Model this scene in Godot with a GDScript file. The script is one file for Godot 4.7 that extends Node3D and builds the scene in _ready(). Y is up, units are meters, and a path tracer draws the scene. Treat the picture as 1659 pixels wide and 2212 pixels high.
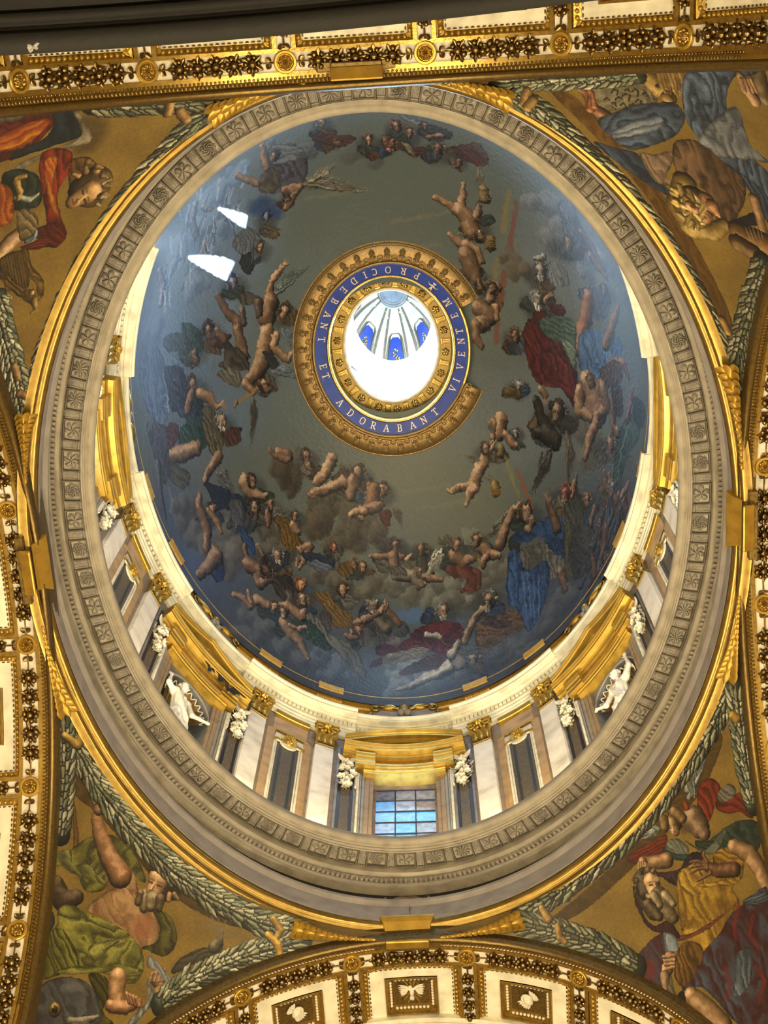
extends Node3D
# Oval chapel dome seen from the floor. x right, -z away from the viewer, y up, metres.
# Rings of the vault are ellipses (RA + d, RB + d): d grows outwards, h is the height.
const RA := 5.47
const RB := 7.0
var M := {}
var taken := {}

# ---------------------------------------------------------------- shape collector
class MB:
	var v := PackedVector3Array()
	var n := PackedVector3Array()
	var uv := PackedVector2Array()
	var ix := PackedInt32Array()
	func vert(p: Vector3, nn: Vector3, t := Vector2.ZERO) -> int:
		v.append(p); n.append(nn); uv.append(t)
		return v.size() - 1
	func tri(a: Vector3, b: Vector3, c: Vector3) -> void:
		var nn := (c - a).cross(b - a).normalized()
		var k := v.size()
		for p in [a, b, c]: vert(p, nn)
		ix.append_array(PackedInt32Array([k, k + 1, k + 2]))
	func quad(a: Vector3, b: Vector3, c: Vector3, d: Vector3) -> void:
		var nn := (d - a).cross(b - a) + (c - b).cross(a - b) * -1.0
		nn = (c - a).cross(b - d).normalized() * (1.0 if (c - a).cross(b - d).dot((d - a).cross(b - a)) > 0 else -1.0)
		var k := v.size()
		for p in [a, b, c, d]: vert(p, nn)
		ix.append_array(PackedInt32Array([k, k + 1, k + 2, k, k + 2, k + 3]))
	# smooth grid of R rows of points; uvs optional
	func grid(P: Array, wrap := false, U := []) -> void:
		var R := P.size()
		var Cn: int = P[0].size()
		var k := v.size()
		for i in R:
			var row: PackedVector3Array = P[i]
			var up: PackedVector3Array = P[maxi(i - 1, 0)]
			var dn: PackedVector3Array = P[mini(i + 1, R - 1)]
			for j in Cn:
				var jl := j - 1
				var jr := j + 1
				if wrap:
					if jl < 0: jl = Cn - 2
					if jr >= Cn: jr = 1
				else:
					jl = maxi(jl, 0); jr = mini(jr, Cn - 1)
				var dc := row[jr] - row[jl]
				var dr := dn[j] - up[j]
				if dc.length_squared() < 1e-14: dc = dn[jr] - dn[jl] + up[jr] - up[jl]
				var nn := dr.cross(dc)
				nn = nn.normalized() if nn.length_squared() > 1e-18 else Vector3.UP
				v.append(row[j]); n.append(nn)
				uv.append(U[i][j] if U.size() else Vector2(float(j) / Cn, float(i) / R))
		for i in R - 1:
			for j in Cn - 1:
				var a := k + i * Cn + j
				ix.append(a); ix.append(a + 1); ix.append(a + Cn + 1)
				ix.append(a); ix.append(a + Cn + 1); ix.append(a + Cn)
	# profile (x, y of each frame) swept along frames; corners sharper than 30 degrees stay hard
	func sweep(F: Array, prof: PackedVector2Array, caps := false) -> void:
		var s := 0
		for i in range(1, prof.size()):
			var cut := i == prof.size() - 1
			if not cut:
				var a := (prof[i] - prof[i - 1]).normalized()
				var b := (prof[i + 1] - prof[i]).normalized()
				cut = a.dot(b) < 0.86
			if cut:
				var rows := []
				for q in range(s, i + 1):
					var row := PackedVector3Array()
					for f: Transform3D in F: row.append(f * Vector3(prof[q].x, prof[q].y, 0))
					rows.append(row)
				grid(rows)
				s = i
		if caps:
			var t := Geometry2D.triangulate_polygon(prof)
			for f: Transform3D in [F[0], F[-1]]:
				for i in range(0, t.size(), 3):
					tri(f * Vector3(prof[t[i]].x, prof[t[i]].y, 0), f * Vector3(prof[t[i + 1]].x, prof[t[i + 1]].y, 0), f * Vector3(prof[t[i + 2]].x, prof[t[i + 2]].y, 0))
	# chamfered box, centre c and size s in tr
	func box(tr: Transform3D, c: Vector3, s: Vector3, bev := 0.0) -> void:
		var h := s * 0.5
		var b := minf(bev, minf(h.x, minf(h.y, h.z)) * 0.9)
		var g := h - Vector3.ONE * b
		for ax in 3:
			for sg in [-1.0, 1.0]:
				var q := []
				var u := (ax + 1) % 3
				var w := (ax + 2) % 3
				for e in [[-1, -1], [1, -1], [1, 1], [-1, 1]]:
					var p := Vector3.ZERO
					p[ax] = h[ax] * sg; p[u] = g[u] * e[0]; p[w] = g[w] * e[1]
					q.append(tr * (c + p))
				if sg < 0: quad(q[0], q[1], q[2], q[3])
				else: quad(q[3], q[2], q[1], q[0])
				if b > 0:
					for s2 in [-1.0, 1.0]:
						var r := []
						for e in [-1.0, 1.0]:
							var p := Vector3.ZERO
							p[ax] = h[ax] * sg; p[u] = g[u] * s2; p[w] = g[w] * e
							r.append(tr * (c + p))
							p[ax] = g[ax] * sg; p[u] = h[u] * s2
							r.append(tr * (c + p))
						quad(r[0], r[1], r[3], r[2])
	func lathe(tr: Transform3D, prof: PackedVector2Array, k := 16) -> void:
		var F := []
		for j in k + 1:
			var a := TAU * j / k
			F.append(tr * Transform3D(Basis(Vector3(cos(a), 0, sin(a)), Vector3.UP, Vector3(-sin(a), 0, cos(a))), Vector3.ZERO))
		sweep(F, prof)
	func tube(pts: PackedVector3Array, rad: PackedFloat32Array, k := 8) -> void:
		var rows := []
		var ref := Vector3.UP
		for i in pts.size():
			var d := (pts[mini(i + 1, pts.size() - 1)] - pts[maxi(i - 1, 0)]).normalized()
			if absf(d.dot(ref)) > 0.95: ref = Vector3.RIGHT if absf(d.x) < 0.8 else Vector3.BACK
			var a := d.cross(ref).normalized()
			var b := d.cross(a)
			ref = a.cross(d) if i else ref
			var row := PackedVector3Array()
			for j in k + 1:
				var t := TAU * j / k
				row.append(pts[i] + (a * cos(t) + b * sin(t)) * rad[i])
			rows.append(row)
		grid(rows, true)
	func ball(tr: Transform3D, r: Vector3, nu := 10, nv := 6) -> void:
		var rows := []
		for i in nv + 1:
			var f := PI * i / nv
			var row := PackedVector3Array()
			for j in nu + 1:
				var t := TAU * j / nu
				row.append(tr * Vector3(r.x * sin(f) * cos(t), r.y * cos(f), r.z * sin(f) * sin(t)))
			rows.append(row)
		grid(rows, true)
	# carved disc: z height from hf.call(r 0..1, angle), rim radius from rf.call(angle)
	func carved(tr: Transform3D, R: float, hf: Callable, rf: Callable, nr := 8, na := 40) -> void:
		var rows := []
		for i in nr + 1:
			var r := float(i) / nr
			var row := PackedVector3Array()
			for j in na + 1:
				var a := TAU * j / na
				var q: float = rf.call(a) * r * R
				row.append(tr * Vector3(q * cos(a), q * sin(a), hf.call(r, a)))
			rows.append(row)
		grid(rows, true)
	# leaf along +y of tr, bulging to +z, tip curled
	func leaf(tr: Transform3D, L: float, W: float, curl := 0.3, lobes := 0, k := 7) -> void:
		var rows := []
		for i in k + 1:
			var t := float(i) / k
			var w := W * pow(sin(PI * clampf(t * 0.92 + 0.08, 0, 1)), 0.8)
			if lobes: w *= 0.72 + 0.28 * absf(cos(PI * t * lobes))
			var row := PackedVector3Array()
			for j in 5:
				var q := (j - 2) * 0.5
				var z := L * curl * t * t + W * 0.55 * (1.0 - q * q) * (1.0 - 0.4 * t) - (W * 0.16 if j == 2 else 0.0)
				row.append(tr * Vector3(w * q, L * (t - curl * 0.25 * t * t * t), z))
			rows.append(row)
		grid(rows)
	func poly(tr: Transform3D, P: PackedVector2Array, depth: float, bev := 0.0) -> void:
		var top := P
		if bev > 0:
			var o := Geometry2D.offset_polygon(P, -bev)
			if o.size() and o[0].size() == P.size(): top = o[0]
		var t := Geometry2D.triangulate_polygon(top)
		for i in range(0, t.size(), 3):
			tri(tr * Vector3(top[t[i]].x, top[t[i]].y, depth), tr * Vector3(top[t[i + 1]].x, top[t[i + 1]].y, depth), tr * Vector3(top[t[i + 2]].x, top[t[i + 2]].y, depth))
		for i in P.size():
			var j := (i + 1) % P.size()
			quad(tr * Vector3(P[i].x, P[i].y, 0), tr * Vector3(P[j].x, P[j].y, 0), tr * Vector3(P[j].x, P[j].y, depth - bev), tr * Vector3(P[i].x, P[i].y, depth - bev))
			if bev > 0 and top.size() == P.size():
				quad(tr * Vector3(P[i].x, P[i].y, depth - bev), tr * Vector3(P[j].x, P[j].y, depth - bev), tr * Vector3(top[j].x, top[j].y, depth), tr * Vector3(top[i].x, top[i].y, depth))
	func add(o: MB, tr: Transform3D) -> void:
		var k := v.size()
		v.append_array(tr * o.v)
		for q in o.n: n.append((tr.basis * q).normalized())
		uv.append_array(o.uv)
		for q in o.ix: ix.append(q + k)
	func mesh() -> ArrayMesh:
		var a := []
		a.resize(Mesh.ARRAY_MAX)
		a[Mesh.ARRAY_VERTEX] = v; a[Mesh.ARRAY_NORMAL] = n; a[Mesh.ARRAY_TEX_UV] = uv; a[Mesh.ARRAY_INDEX] = ix
		var m := ArrayMesh.new()
		m.add_surface_from_arrays(Mesh.PRIMITIVE_TRIANGLES, a)
		return m

# ---------------------------------------------------------------- frames
func rp(t: float, d: float, h: float) -> Vector3:
	return Vector3((RA + d) * cos(t), h, (RB + d) * sin(t))
func rframe(t: float) -> Transform3D:
	return Transform3D(Basis(Vector3(cos(t), 0, sin(t)), Vector3.UP, Vector3(-sin(t), 0, cos(t))), Vector3(RA * cos(t), 0, RB * sin(t)))
func rframes(t0: float, t1: float, k: int) -> Array:
	var F := []
	for i in k + 1: F.append(rframe(lerpf(t0, t1, float(i) / k)))
	return F
# frame on a ring wall: x to the right as seen from inside, y up, z towards the axis
func wf(t: float, d: float, h: float) -> Transform3D:
	var z := -Vector3((RB + d) * cos(t), 0, (RA + d) * sin(t)).normalized()
	return Transform3D(Basis(Vector3.UP.cross(z), Vector3.UP, z), rp(t, d, h))
# frame on a ring soffit: z down, y towards the axis
func sf(t: float, d: float, h: float) -> Transform3D:
	var w := wf(t, d, h)
	return Transform3D(Basis(w.basis.x, w.basis.z, Vector3.DOWN), w.origin)
# ring angle at u metres to the right (seen from inside) of angle tc
func tu(tc: float, u: float, d: float) -> float:
	var t := tc
	for i in 16: t += u / 16.0 / sqrt(pow((RA + d) * sin(t), 2) + pow((RB + d) * cos(t), 2))
	return t
func even(k: int, d: float, t0: float) -> PackedFloat64Array:   # k angles at equal arc steps
	var acc := PackedFloat64Array([0.0])
	for i in 3600:
		var t := t0 + TAU * (i + 0.5) / 3600
		acc.append(acc[-1] + sqrt(pow((RA + d) * sin(t), 2) + pow((RB + d) * cos(t), 2)))
	var out := PackedFloat64Array()
	var j := 0
	for i in k:
		while acc[j] < acc[3600] * i / k: j += 1
		out.append(t0 + TAU * j / 3600)
	return out
# ring-curved block between angles, offsets and heights
func rblock(m: MB, t0: float, t1: float, d0: float, d1: float, h0: float, h1: float, bev := 0.0, k := 3) -> void:
	var P := PackedVector2Array([Vector2(d1, h0), Vector2(d0 + bev, h0), Vector2(d0, h0 + bev), Vector2(d0, h1 - bev), Vector2(d0 + bev, h1), Vector2(d1, h1)])
	if bev == 0.0: P = PackedVector2Array([Vector2(d1, h0), Vector2(d0, h0), Vector2(d0, h1), Vector2(d1, h1)])
	m.sweep(rframes(t0, t1, k), P, true)
func arc(c: Vector2, r: float, a0: float, a1: float, k := 6) -> PackedVector2Array:
	var P := PackedVector2Array()
	for i in k + 1:
		var a := deg_to_rad(lerpf(a0, a1, float(i) / k))
		P.append(c + Vector2(cos(a), sin(a)) * r)
	return P
func pv(a: Array) -> PackedVector2Array:
	var P := PackedVector2Array()
	for i in range(0, a.size(), 2): P.append(Vector2(a[i], a[i + 1]))
	return P

# ---------------------------------------------------------------- objects
func numbered(s: String) -> String:
	var k: int = taken.get(s, 0)
	taken[s] = k + 1
	return s if k == 0 else "%s_%03d" % [s, k]
func tag(o: Node3D, label: String, category: String, group := "", kind := "") -> Node3D:
	o.set_meta("label", label); o.set_meta("category", category)
	if group: o.set_meta("group", group)
	if kind: o.set_meta("kind", kind)
	return o
func put(called: String, mesh: Mesh, mat: Material, parent: Node3D, tr := Transform3D(), label := "") -> MeshInstance3D:
	var o := MeshInstance3D.new()
	o.name = called if parent != self else numbered(called)
	o.mesh = mesh
	o.material_override = mat
	o.transform = tr
	if label: o.set_meta("label", label)
	parent.add_child(o, true)
	return o
func thing(called: String, label: String, category: String, at := Transform3D(), group := "") -> Node3D:
	var o := Node3D.new()
	o.name = numbered(called)
	o.transform = at
	add_child(o)
	return tag(o, label, category, group)
func struct(called: String, label: String, category: String) -> Node3D:
	return tag(thing(called, label, category), label, category, "", "structure")

func _ready() -> void:
	# ---- camera
	var cam := Camera3D.new()
	cam.name = "camera"
	cam.fov = 39.08134
	cam.near = 0.05; cam.far = 200.0
	cam.transform = Transform3D(Basis(Vector3(0.997913, 0.010982, -0.063635), Vector3(0.057190, 0.307333, 0.949882), Vector3(0.029989, -0.951539, 0.306063)).orthonormalized(), Vector3(0.70008, 1.6, 7.56374))
	add_child(cam)
	cam.current = true
	# ---- sky and sun
	var sky_mat := ProceduralSkyMaterial.new()
	sky_mat.sky_top_color = Color(0.36, 0.56, 0.9); sky_mat.sky_horizon_color = Color(0.74, 0.84, 0.97)
	sky_mat.ground_horizon_color = Color(0.6, 0.6, 0.58); sky_mat.ground_bottom_color = Color(0.35, 0.34, 0.32)
	sky_mat.sun_angle_max = 1.0
	sky_mat.energy_multiplier = 14.0
	var sky := Sky.new()
	sky.sky_material = sky_mat
	var env := Environment.new()
	env.background_mode = Environment.BG_SKY
	env.sky = sky
	env.tonemap_mode = Environment.TONE_MAPPER_LINEAR
	env.tonemap_exposure = 1.0
	env.sdfgi_enabled = true; env.ssao_enabled = true; env.ssil_enabled = true
	var we := WorldEnvironment.new()
	we.name = "environment"
	we.environment = env
	add_child(we)
	var sun := DirectionalLight3D.new()
	sun.name = "sun"
	sun.light_color = Color(0.82, 0.9, 1.0)
	sun.light_energy = SUN_ENERGY
	sun.light_angular_distance = 0.5
	sun.shadow_enabled = true
	add_child(sun)
	sun.look_at_from_position(Vector3.ZERO, SUN_DIR, Vector3.UP)
	# ---- daylight that the lantern and the drum windows let in
	for k in 8:
		var a := deg_to_rad(-90.0 + 45.0 * k)
		area("lantern_daylight", Vector3(1.36 * cos(a), 41.9, 1.62 * sin(a)), Vector3(0, 42.3, 0), Vector2(0.5, 2.6), Color(0.70, 0.85, 1.0), 34.0)
	for k in 4:
		var a := [deg_to_rad(-91.3), deg_to_rad(-0.5), deg_to_rad(90), deg_to_rad(178.6)][k] as float
		area("window_daylight", rp(a, 0.62, 28.6), rp(a, -4.0, 31.0), Vector2(1.2, 1.9), Color(0.62, 0.8, 1.0), [3.0, 16.0, 26.0, 3.0][k])
	# ---- light of the church below (lamps and lit floor), far under the frame
	area("church_light", Vector3(0, 2.0, 0.0), Vector3(0, 30, 0), Vector2(8, 9), Color(1.0, 0.93, 0.80), 130.0)
	make_materials()
	make_glass()
	paint_all()
	make_shapes()
	build_lamps()
	build_shell()
	build_rim()
	build_entablature()
	build_drum()
	build_dome()
	build_oculus()
	build_lantern()
	build_vaults()
	build_pendentives()
	build_bays()
	build_ornaments()
	build_statues()

const SUN_DIR := Vector3(-4.9, -3.4, 3.9)
const SUN_ENERGY := 14.0

func area(called: String, at: Vector3, to: Vector3, size: Vector2, col: Color, energy: float) -> void:
	var l := AreaLight3D.new()
	l.name = numbered(called)
	l.area_size = size
	l.light_color = col; l.light_energy = energy
	l.area_range = 60.0
	l.area_attenuation = 2.0
	l.shadow_enabled = true
	add_child(l)
	l.look_at_from_position(at, to, Vector3.UP if absf((to - at).normalized().y) < 0.98 else Vector3.FORWARD)

# ---------------------------------------------------------------- materials
func noise_tex(freq: float, oct: int, cols: Array, seed_ := 1, size := 512, kind := FastNoiseLite.TYPE_SIMPLEX_SMOOTH, bump := 0.0) -> NoiseTexture2D:
	var f := FastNoiseLite.new()
	f.noise_type = kind; f.frequency = freq; f.fractal_octaves = oct; f.seed = seed_
	var t := NoiseTexture2D.new()
	t.width = size; t.height = size; t.seamless = true; t.noise = f
	if bump > 0:
		t.as_normal_map = true; t.bump_strength = bump
	else:
		var g := Gradient.new()
		g.offsets = PackedFloat32Array(); g.colors = PackedColorArray()
		for i in cols.size(): g.add_point(float(i) / (cols.size() - 1), cols[i])
		while g.get_point_count() > cols.size(): g.remove_point(0)
		t.color_ramp = g
	return t
func mat(called: String, col: Color, rough: float, metal := 0.0, tex: Texture2D = null, scale := 1.0, nrm: Texture2D = null, depth := 0.5) -> StandardMaterial3D:
	var m := StandardMaterial3D.new()
	m.resource_name = called
	m.albedo_color = col; m.roughness = rough; m.metallic = metal
	m.cull_mode = BaseMaterial3D.CULL_DISABLED
	if tex or nrm:
		m.uv1_triplanar = true; m.uv1_world_triplanar = true
		m.uv1_scale = Vector3.ONE * scale
	if tex: m.albedo_texture = tex
	if nrm:
		m.normal_enabled = true; m.normal_texture = nrm; m.normal_scale = depth
	M[called] = m
	return m
func c(h: int) -> Color: return Color(((h >> 16) & 255) / 255.0, ((h >> 8) & 255) / 255.0, (h & 255) / 255.0)
func make_materials() -> void:
	var rub := noise_tex(0.012, 5, [c(0xb8b8b8), c(0xe6e6e6), c(0xffffff)], 3)
	var blotch := noise_tex(0.02, 4, [c(0xb8a888), c(0xe6dfd2), c(0xffffff), c(0xfff8e4)], 5)
	var vein := noise_tex(0.009, 5, [c(0xa9a6a4), c(0xd6d3d0), c(0xf2f0ee), c(0xffffff), c(0xe6e4e2)], 8)
	var speck := noise_tex(0.16, 2, [c(0x20202a), c(0x6a6460), c(0xa89c8c), c(0xffffff)], 11, 512, FastNoiseLite.TYPE_VALUE)
	var bump := noise_tex(0.05, 3, [], 7, 512, FastNoiseLite.TYPE_SIMPLEX_SMOOTH, 4.0)
	var fine := noise_tex(0.22, 2, [], 9, 512, FastNoiseLite.TYPE_VALUE, 5.0)
	M.tess = noise_tex(0.3, 1, [], 19, 1024, FastNoiseLite.TYPE_VALUE, 3.0)
	M.bump = bump; M.fine = fine; M.speck = speck
	mat("gold", c(0xb59a55), 0.32, 0.95, blotch, 0.9, bump, 0.15)
	mat("gold_bright", c(0xcaa346), 0.36, 0.7, rub, 0.5, bump, 0.05)
	mat("gold_dark", c(0x7d6a40), 0.36, 0.85, blotch, 1.2, bump, 0.2)
	mat("gold_matt", c(0xc9a048), 0.42, 0.3, blotch, 0.8, bump, 0.1)
	mat("gold_cool", c(0x8d744a), 0.4, 0.75, blotch, 1.2, bump, 0.2)  # darker gold for the eye frame, cool daylight put into its tone
	mat("gold_fruit", c(0x84704a), 0.28, 1.0, blotch, 3.0)
	mat("stone", c(0xb3aa98), 0.62, 0.0, rub, 0.35, bump, 0.12)
	mat("stone_carved", c(0x9f978a), 0.7, 0.0, rub, 0.6, bump, 0.15)
	mat("gold_rim", c(0xa88a48), 0.30, 0.9, rub, 0.8, bump, 0.08)
	mat("coffer", c(0x756e63), 0.7, 0.0, rub, 0.6, bump, 0.15)  # darker than the ring stone: recess shade put into the colour
	mat("stone_cool", c(0xa49d97), 0.6, 0.0, rub, 0.35, bump, 0.1)
	mat("plaster", c(0xf0ead2), 0.6, 0.0, rub, 0.3, bump, 0.05)
	mat("stucco", c(0xeae2cf), 0.55, 0.0, rub, 0.5, bump, 0.12)
	mat("marble", c(0xe6e2dc), 0.35, 0.0, vein, 0.28)
	mat("tan", c(0xb49468), 0.5, 0.0, vein, 0.5)
	mat("brown", c(0x8a765c), 0.5, 0.0, vein, 0.6)
	mat("grey_marble", c(0x83807c), 0.4, 0.0, vein, 0.6)
	mat("dark_mosaic", c(0x93897a), 0.5, 0.0, speck, 1.1, fine, 0.3)
	mat("purple", c(0x3d2a33), 0.4, 0.0, speck, 1.1)
	mat("blue_stripe", c(0x4a6070), 0.45, 0.0, speck, 1.1)
	mat("dark_frieze", c(0x3a3a2c), 0.6, 0.0, speck, 0.4)
	mat("niche_blue", c(0x6d7176), 0.5, 0.0, vein, 0.5)
	mat("azure", c(0x2340a0), 0.4, 0.0, rub, 0.4, fine, 0.15)
	mat("lead", c(0x33313a), 0.5, 0.3)
	mat("shade_and_stain", c(0x14120e), 0.85, 0.0, rub, 0.5, bump, 0.3)  # lintel darkness from lack of light put in colour; stains share it
	mat("wall", c(0xa8977c), 0.7, 0.0, rub, 0.2)
	mat("floor", c(0x8d8274), 0.35, 0.0, vein, 0.15)
	mat("letter", c(0xe8cfa6), 0.4, 0.3)
	mat("roof", c(0x807468), 0.8)

# ---------------------------------------------------------------- shell of the building
func slab(parent: Node3D, called: String, at: Vector3, size: Vector3, m: Material) -> void:
	var b := MB.new()
	b.box(Transform3D(), Vector3.ZERO, size, 0.0)
	put(called, b.mesh(), m, parent, Transform3D(Basis(), at))
func build_shell() -> void:
	var f := struct("floor", "marble floor of the chapel far below the vault", "floor")
	slab(f, "paving", Vector3(0, -0.15, 0), Vector3(26, 0.3, 30), M.floor)
	for q in [["wall_front", Vector3(0, 12, -9.6), Vector3(20, 24.5, 0.6), "front wall under the barrel vault with the dove relief"], ["wall_back", Vector3(0, 12, 13), Vector3(20, 24.5, 0.6), "back wall of the bay behind the viewer"], ["wall_left", Vector3(-9.6, 12, 1.7), Vector3(0.6, 24.5, 22), "left side wall under the coffered vault"], ["wall_right", Vector3(9.6, 12, 1.7), Vector3(0.6, 24.5, 22), "right side wall under the coffered vault"]]:
		var w := struct(q[0], q[3], "wall")
		slab(w, "masonry", q[1], q[2], M.wall)
	# pale moulded head of the arch below the front vault
	var t := struct("trim_9", "pale moulded stone head at the foot of the dove panel", "moulding")
	var m := MB.new()
	var F := []
	for i in 25:
		var a := deg_to_rad(lerpf(-40, 40, i / 24.0))
		F.append(Transform3D(Basis(Vector3(0, 0, -1), -Vector3(sin(a), cos(a), 0), Vector3.RIGHT), Vector3(sin(a) * 5.15, 18.1 + cos(a) * 5.15, -8.86)))
	m.sweep(F, pv([0.0, -0.1, 0.0, 0.02, 0.03, 0.05, 0.06, 0.05, 0.06, 0.08, 0.4, 0.08]), false)
	put("moulding", m.mesh(), M.plaster, t)
	# masonry above the vaults round the drum and the roof over it, closed against the sky
	var o := struct("wall_masonry", "masonry mass behind the vaults and drum", "wall")
	m = MB.new()
	var n := 96
	m.sweep(rframes(0, TAU, n), pv([6.5, 23.9, 1.35, 23.9, 1.35, 33.6, 1.2, 34.5]))
	put("backing", m.mesh(), M.roof, o)
	m = MB.new()
	m.box(Transform3D(), Vector3(0, 24.6, 11.4), Vector3(22, 0.4, 6.6)); m.box(Transform3D(), Vector3(0, 24.6, -10.3), Vector3(22, 0.4, 5.0))
	m.box(Transform3D(), Vector3(10.4, 24.6, 2), Vector3(6.6, 0.4, 25)); m.box(Transform3D(), Vector3(-10.4, 24.6, 2), Vector3(6.6, 0.4, 25))
	put("roof_slab", m.mesh(), M.roof, o)
	# dark, unlit stone lintel close above the viewer, at the top of the frame
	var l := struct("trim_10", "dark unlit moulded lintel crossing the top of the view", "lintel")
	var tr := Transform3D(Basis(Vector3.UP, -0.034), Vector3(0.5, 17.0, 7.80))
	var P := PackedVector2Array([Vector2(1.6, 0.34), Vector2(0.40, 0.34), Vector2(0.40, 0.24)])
	P.append_array(arc(Vector2(0.34, 0.24), 0.05, -20, -160, 5))
	P.append_array(pv([0.27, 0.22, 0.24, 0.16]))
	P.append_array(arc(Vector2(0.10, 0.10), 0.11, 20, -190, 10))
	P.append_array(pv([-0.0, 0.20, 0.03, 0.6, 1.6, 0.6]))
	var G := []
	for i in 25:
		var x := lerpf(-5, 5, i / 24.0)
		G.append(tr * Transform3D(Basis(Vector3(0, 0, 1), Vector3.UP, Vector3.RIGHT), Vector3(x, 0, 0.006 * x * x - 0.02)))
	m = MB.new()
	m.sweep(G, P, true)
	put("beam", m.mesh(), M.shade_and_stain, l)
	m = MB.new()
	for i in 90:
		var x := -4.6 + i * 0.102
		m.ball(tr * Transform3D(Basis(), Vector3(x, 0.235, 0.335 + 0.006 * x * x)), Vector3(0.03, 0.04, 0.045), 6, 4)
	tag_stuff(put("egg_moulding", m.mesh(), M.shade_and_stain, l))
	for q in [[-3.62, 0.30, 0.16], [-3.53, 0.10, 0.1]]:
		m = MB.new()
		m.carved(tr * Transform3D(Basis(Vector3.RIGHT, PI / 2), Vector3(q[0], 0.0 if q[1] < 0.2 else 0.33, q[1] + 0.02)), q[2], func(r, a): return 0.012 * (1 - r) + 0.006 * sin(a * 3), func(a): return 0.55 + 0.25 * sin(a * 2 + 1) + 0.15 * sin(a * 5), 4, 20)
		put("bare_patch", m.mesh(), M.grey_marble, l, Transform3D(), "pale bare patch on the dark stone")
func tag_stuff(o: Node) -> Node:
	o.set_meta("kind", "stuff")
	return o

# ---------------------------------------------------------------- gilded rim of the pendentives
func build_rim() -> void:
	var t := struct("trim_2", "gilded double moulding round the foot of the drum, above the pendentives", "moulding")
	var P := pv([0.40, 23.36, 0.36, 23.29, 0.315, 23.30])
	P.append_array(arc(Vector2(0.262, 23.385), 0.062, -120, -235, 7))
	P.append_array(pv([0.222, 23.455, 0.20, 23.47]))
	P.append_array(arc(Vector2(0.20, 23.575), 0.098, -95, -178, 7))
	P.append_array(pv([0.10, 23.60, 0.105, 23.615, 0.14, 23.62, 0.14, 23.66]))
	var m := MB.new()
	m.sweep(rframes(0, TAU, 160), P)
	put("moulding", m.mesh(), M.gold_rim, t)

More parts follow.
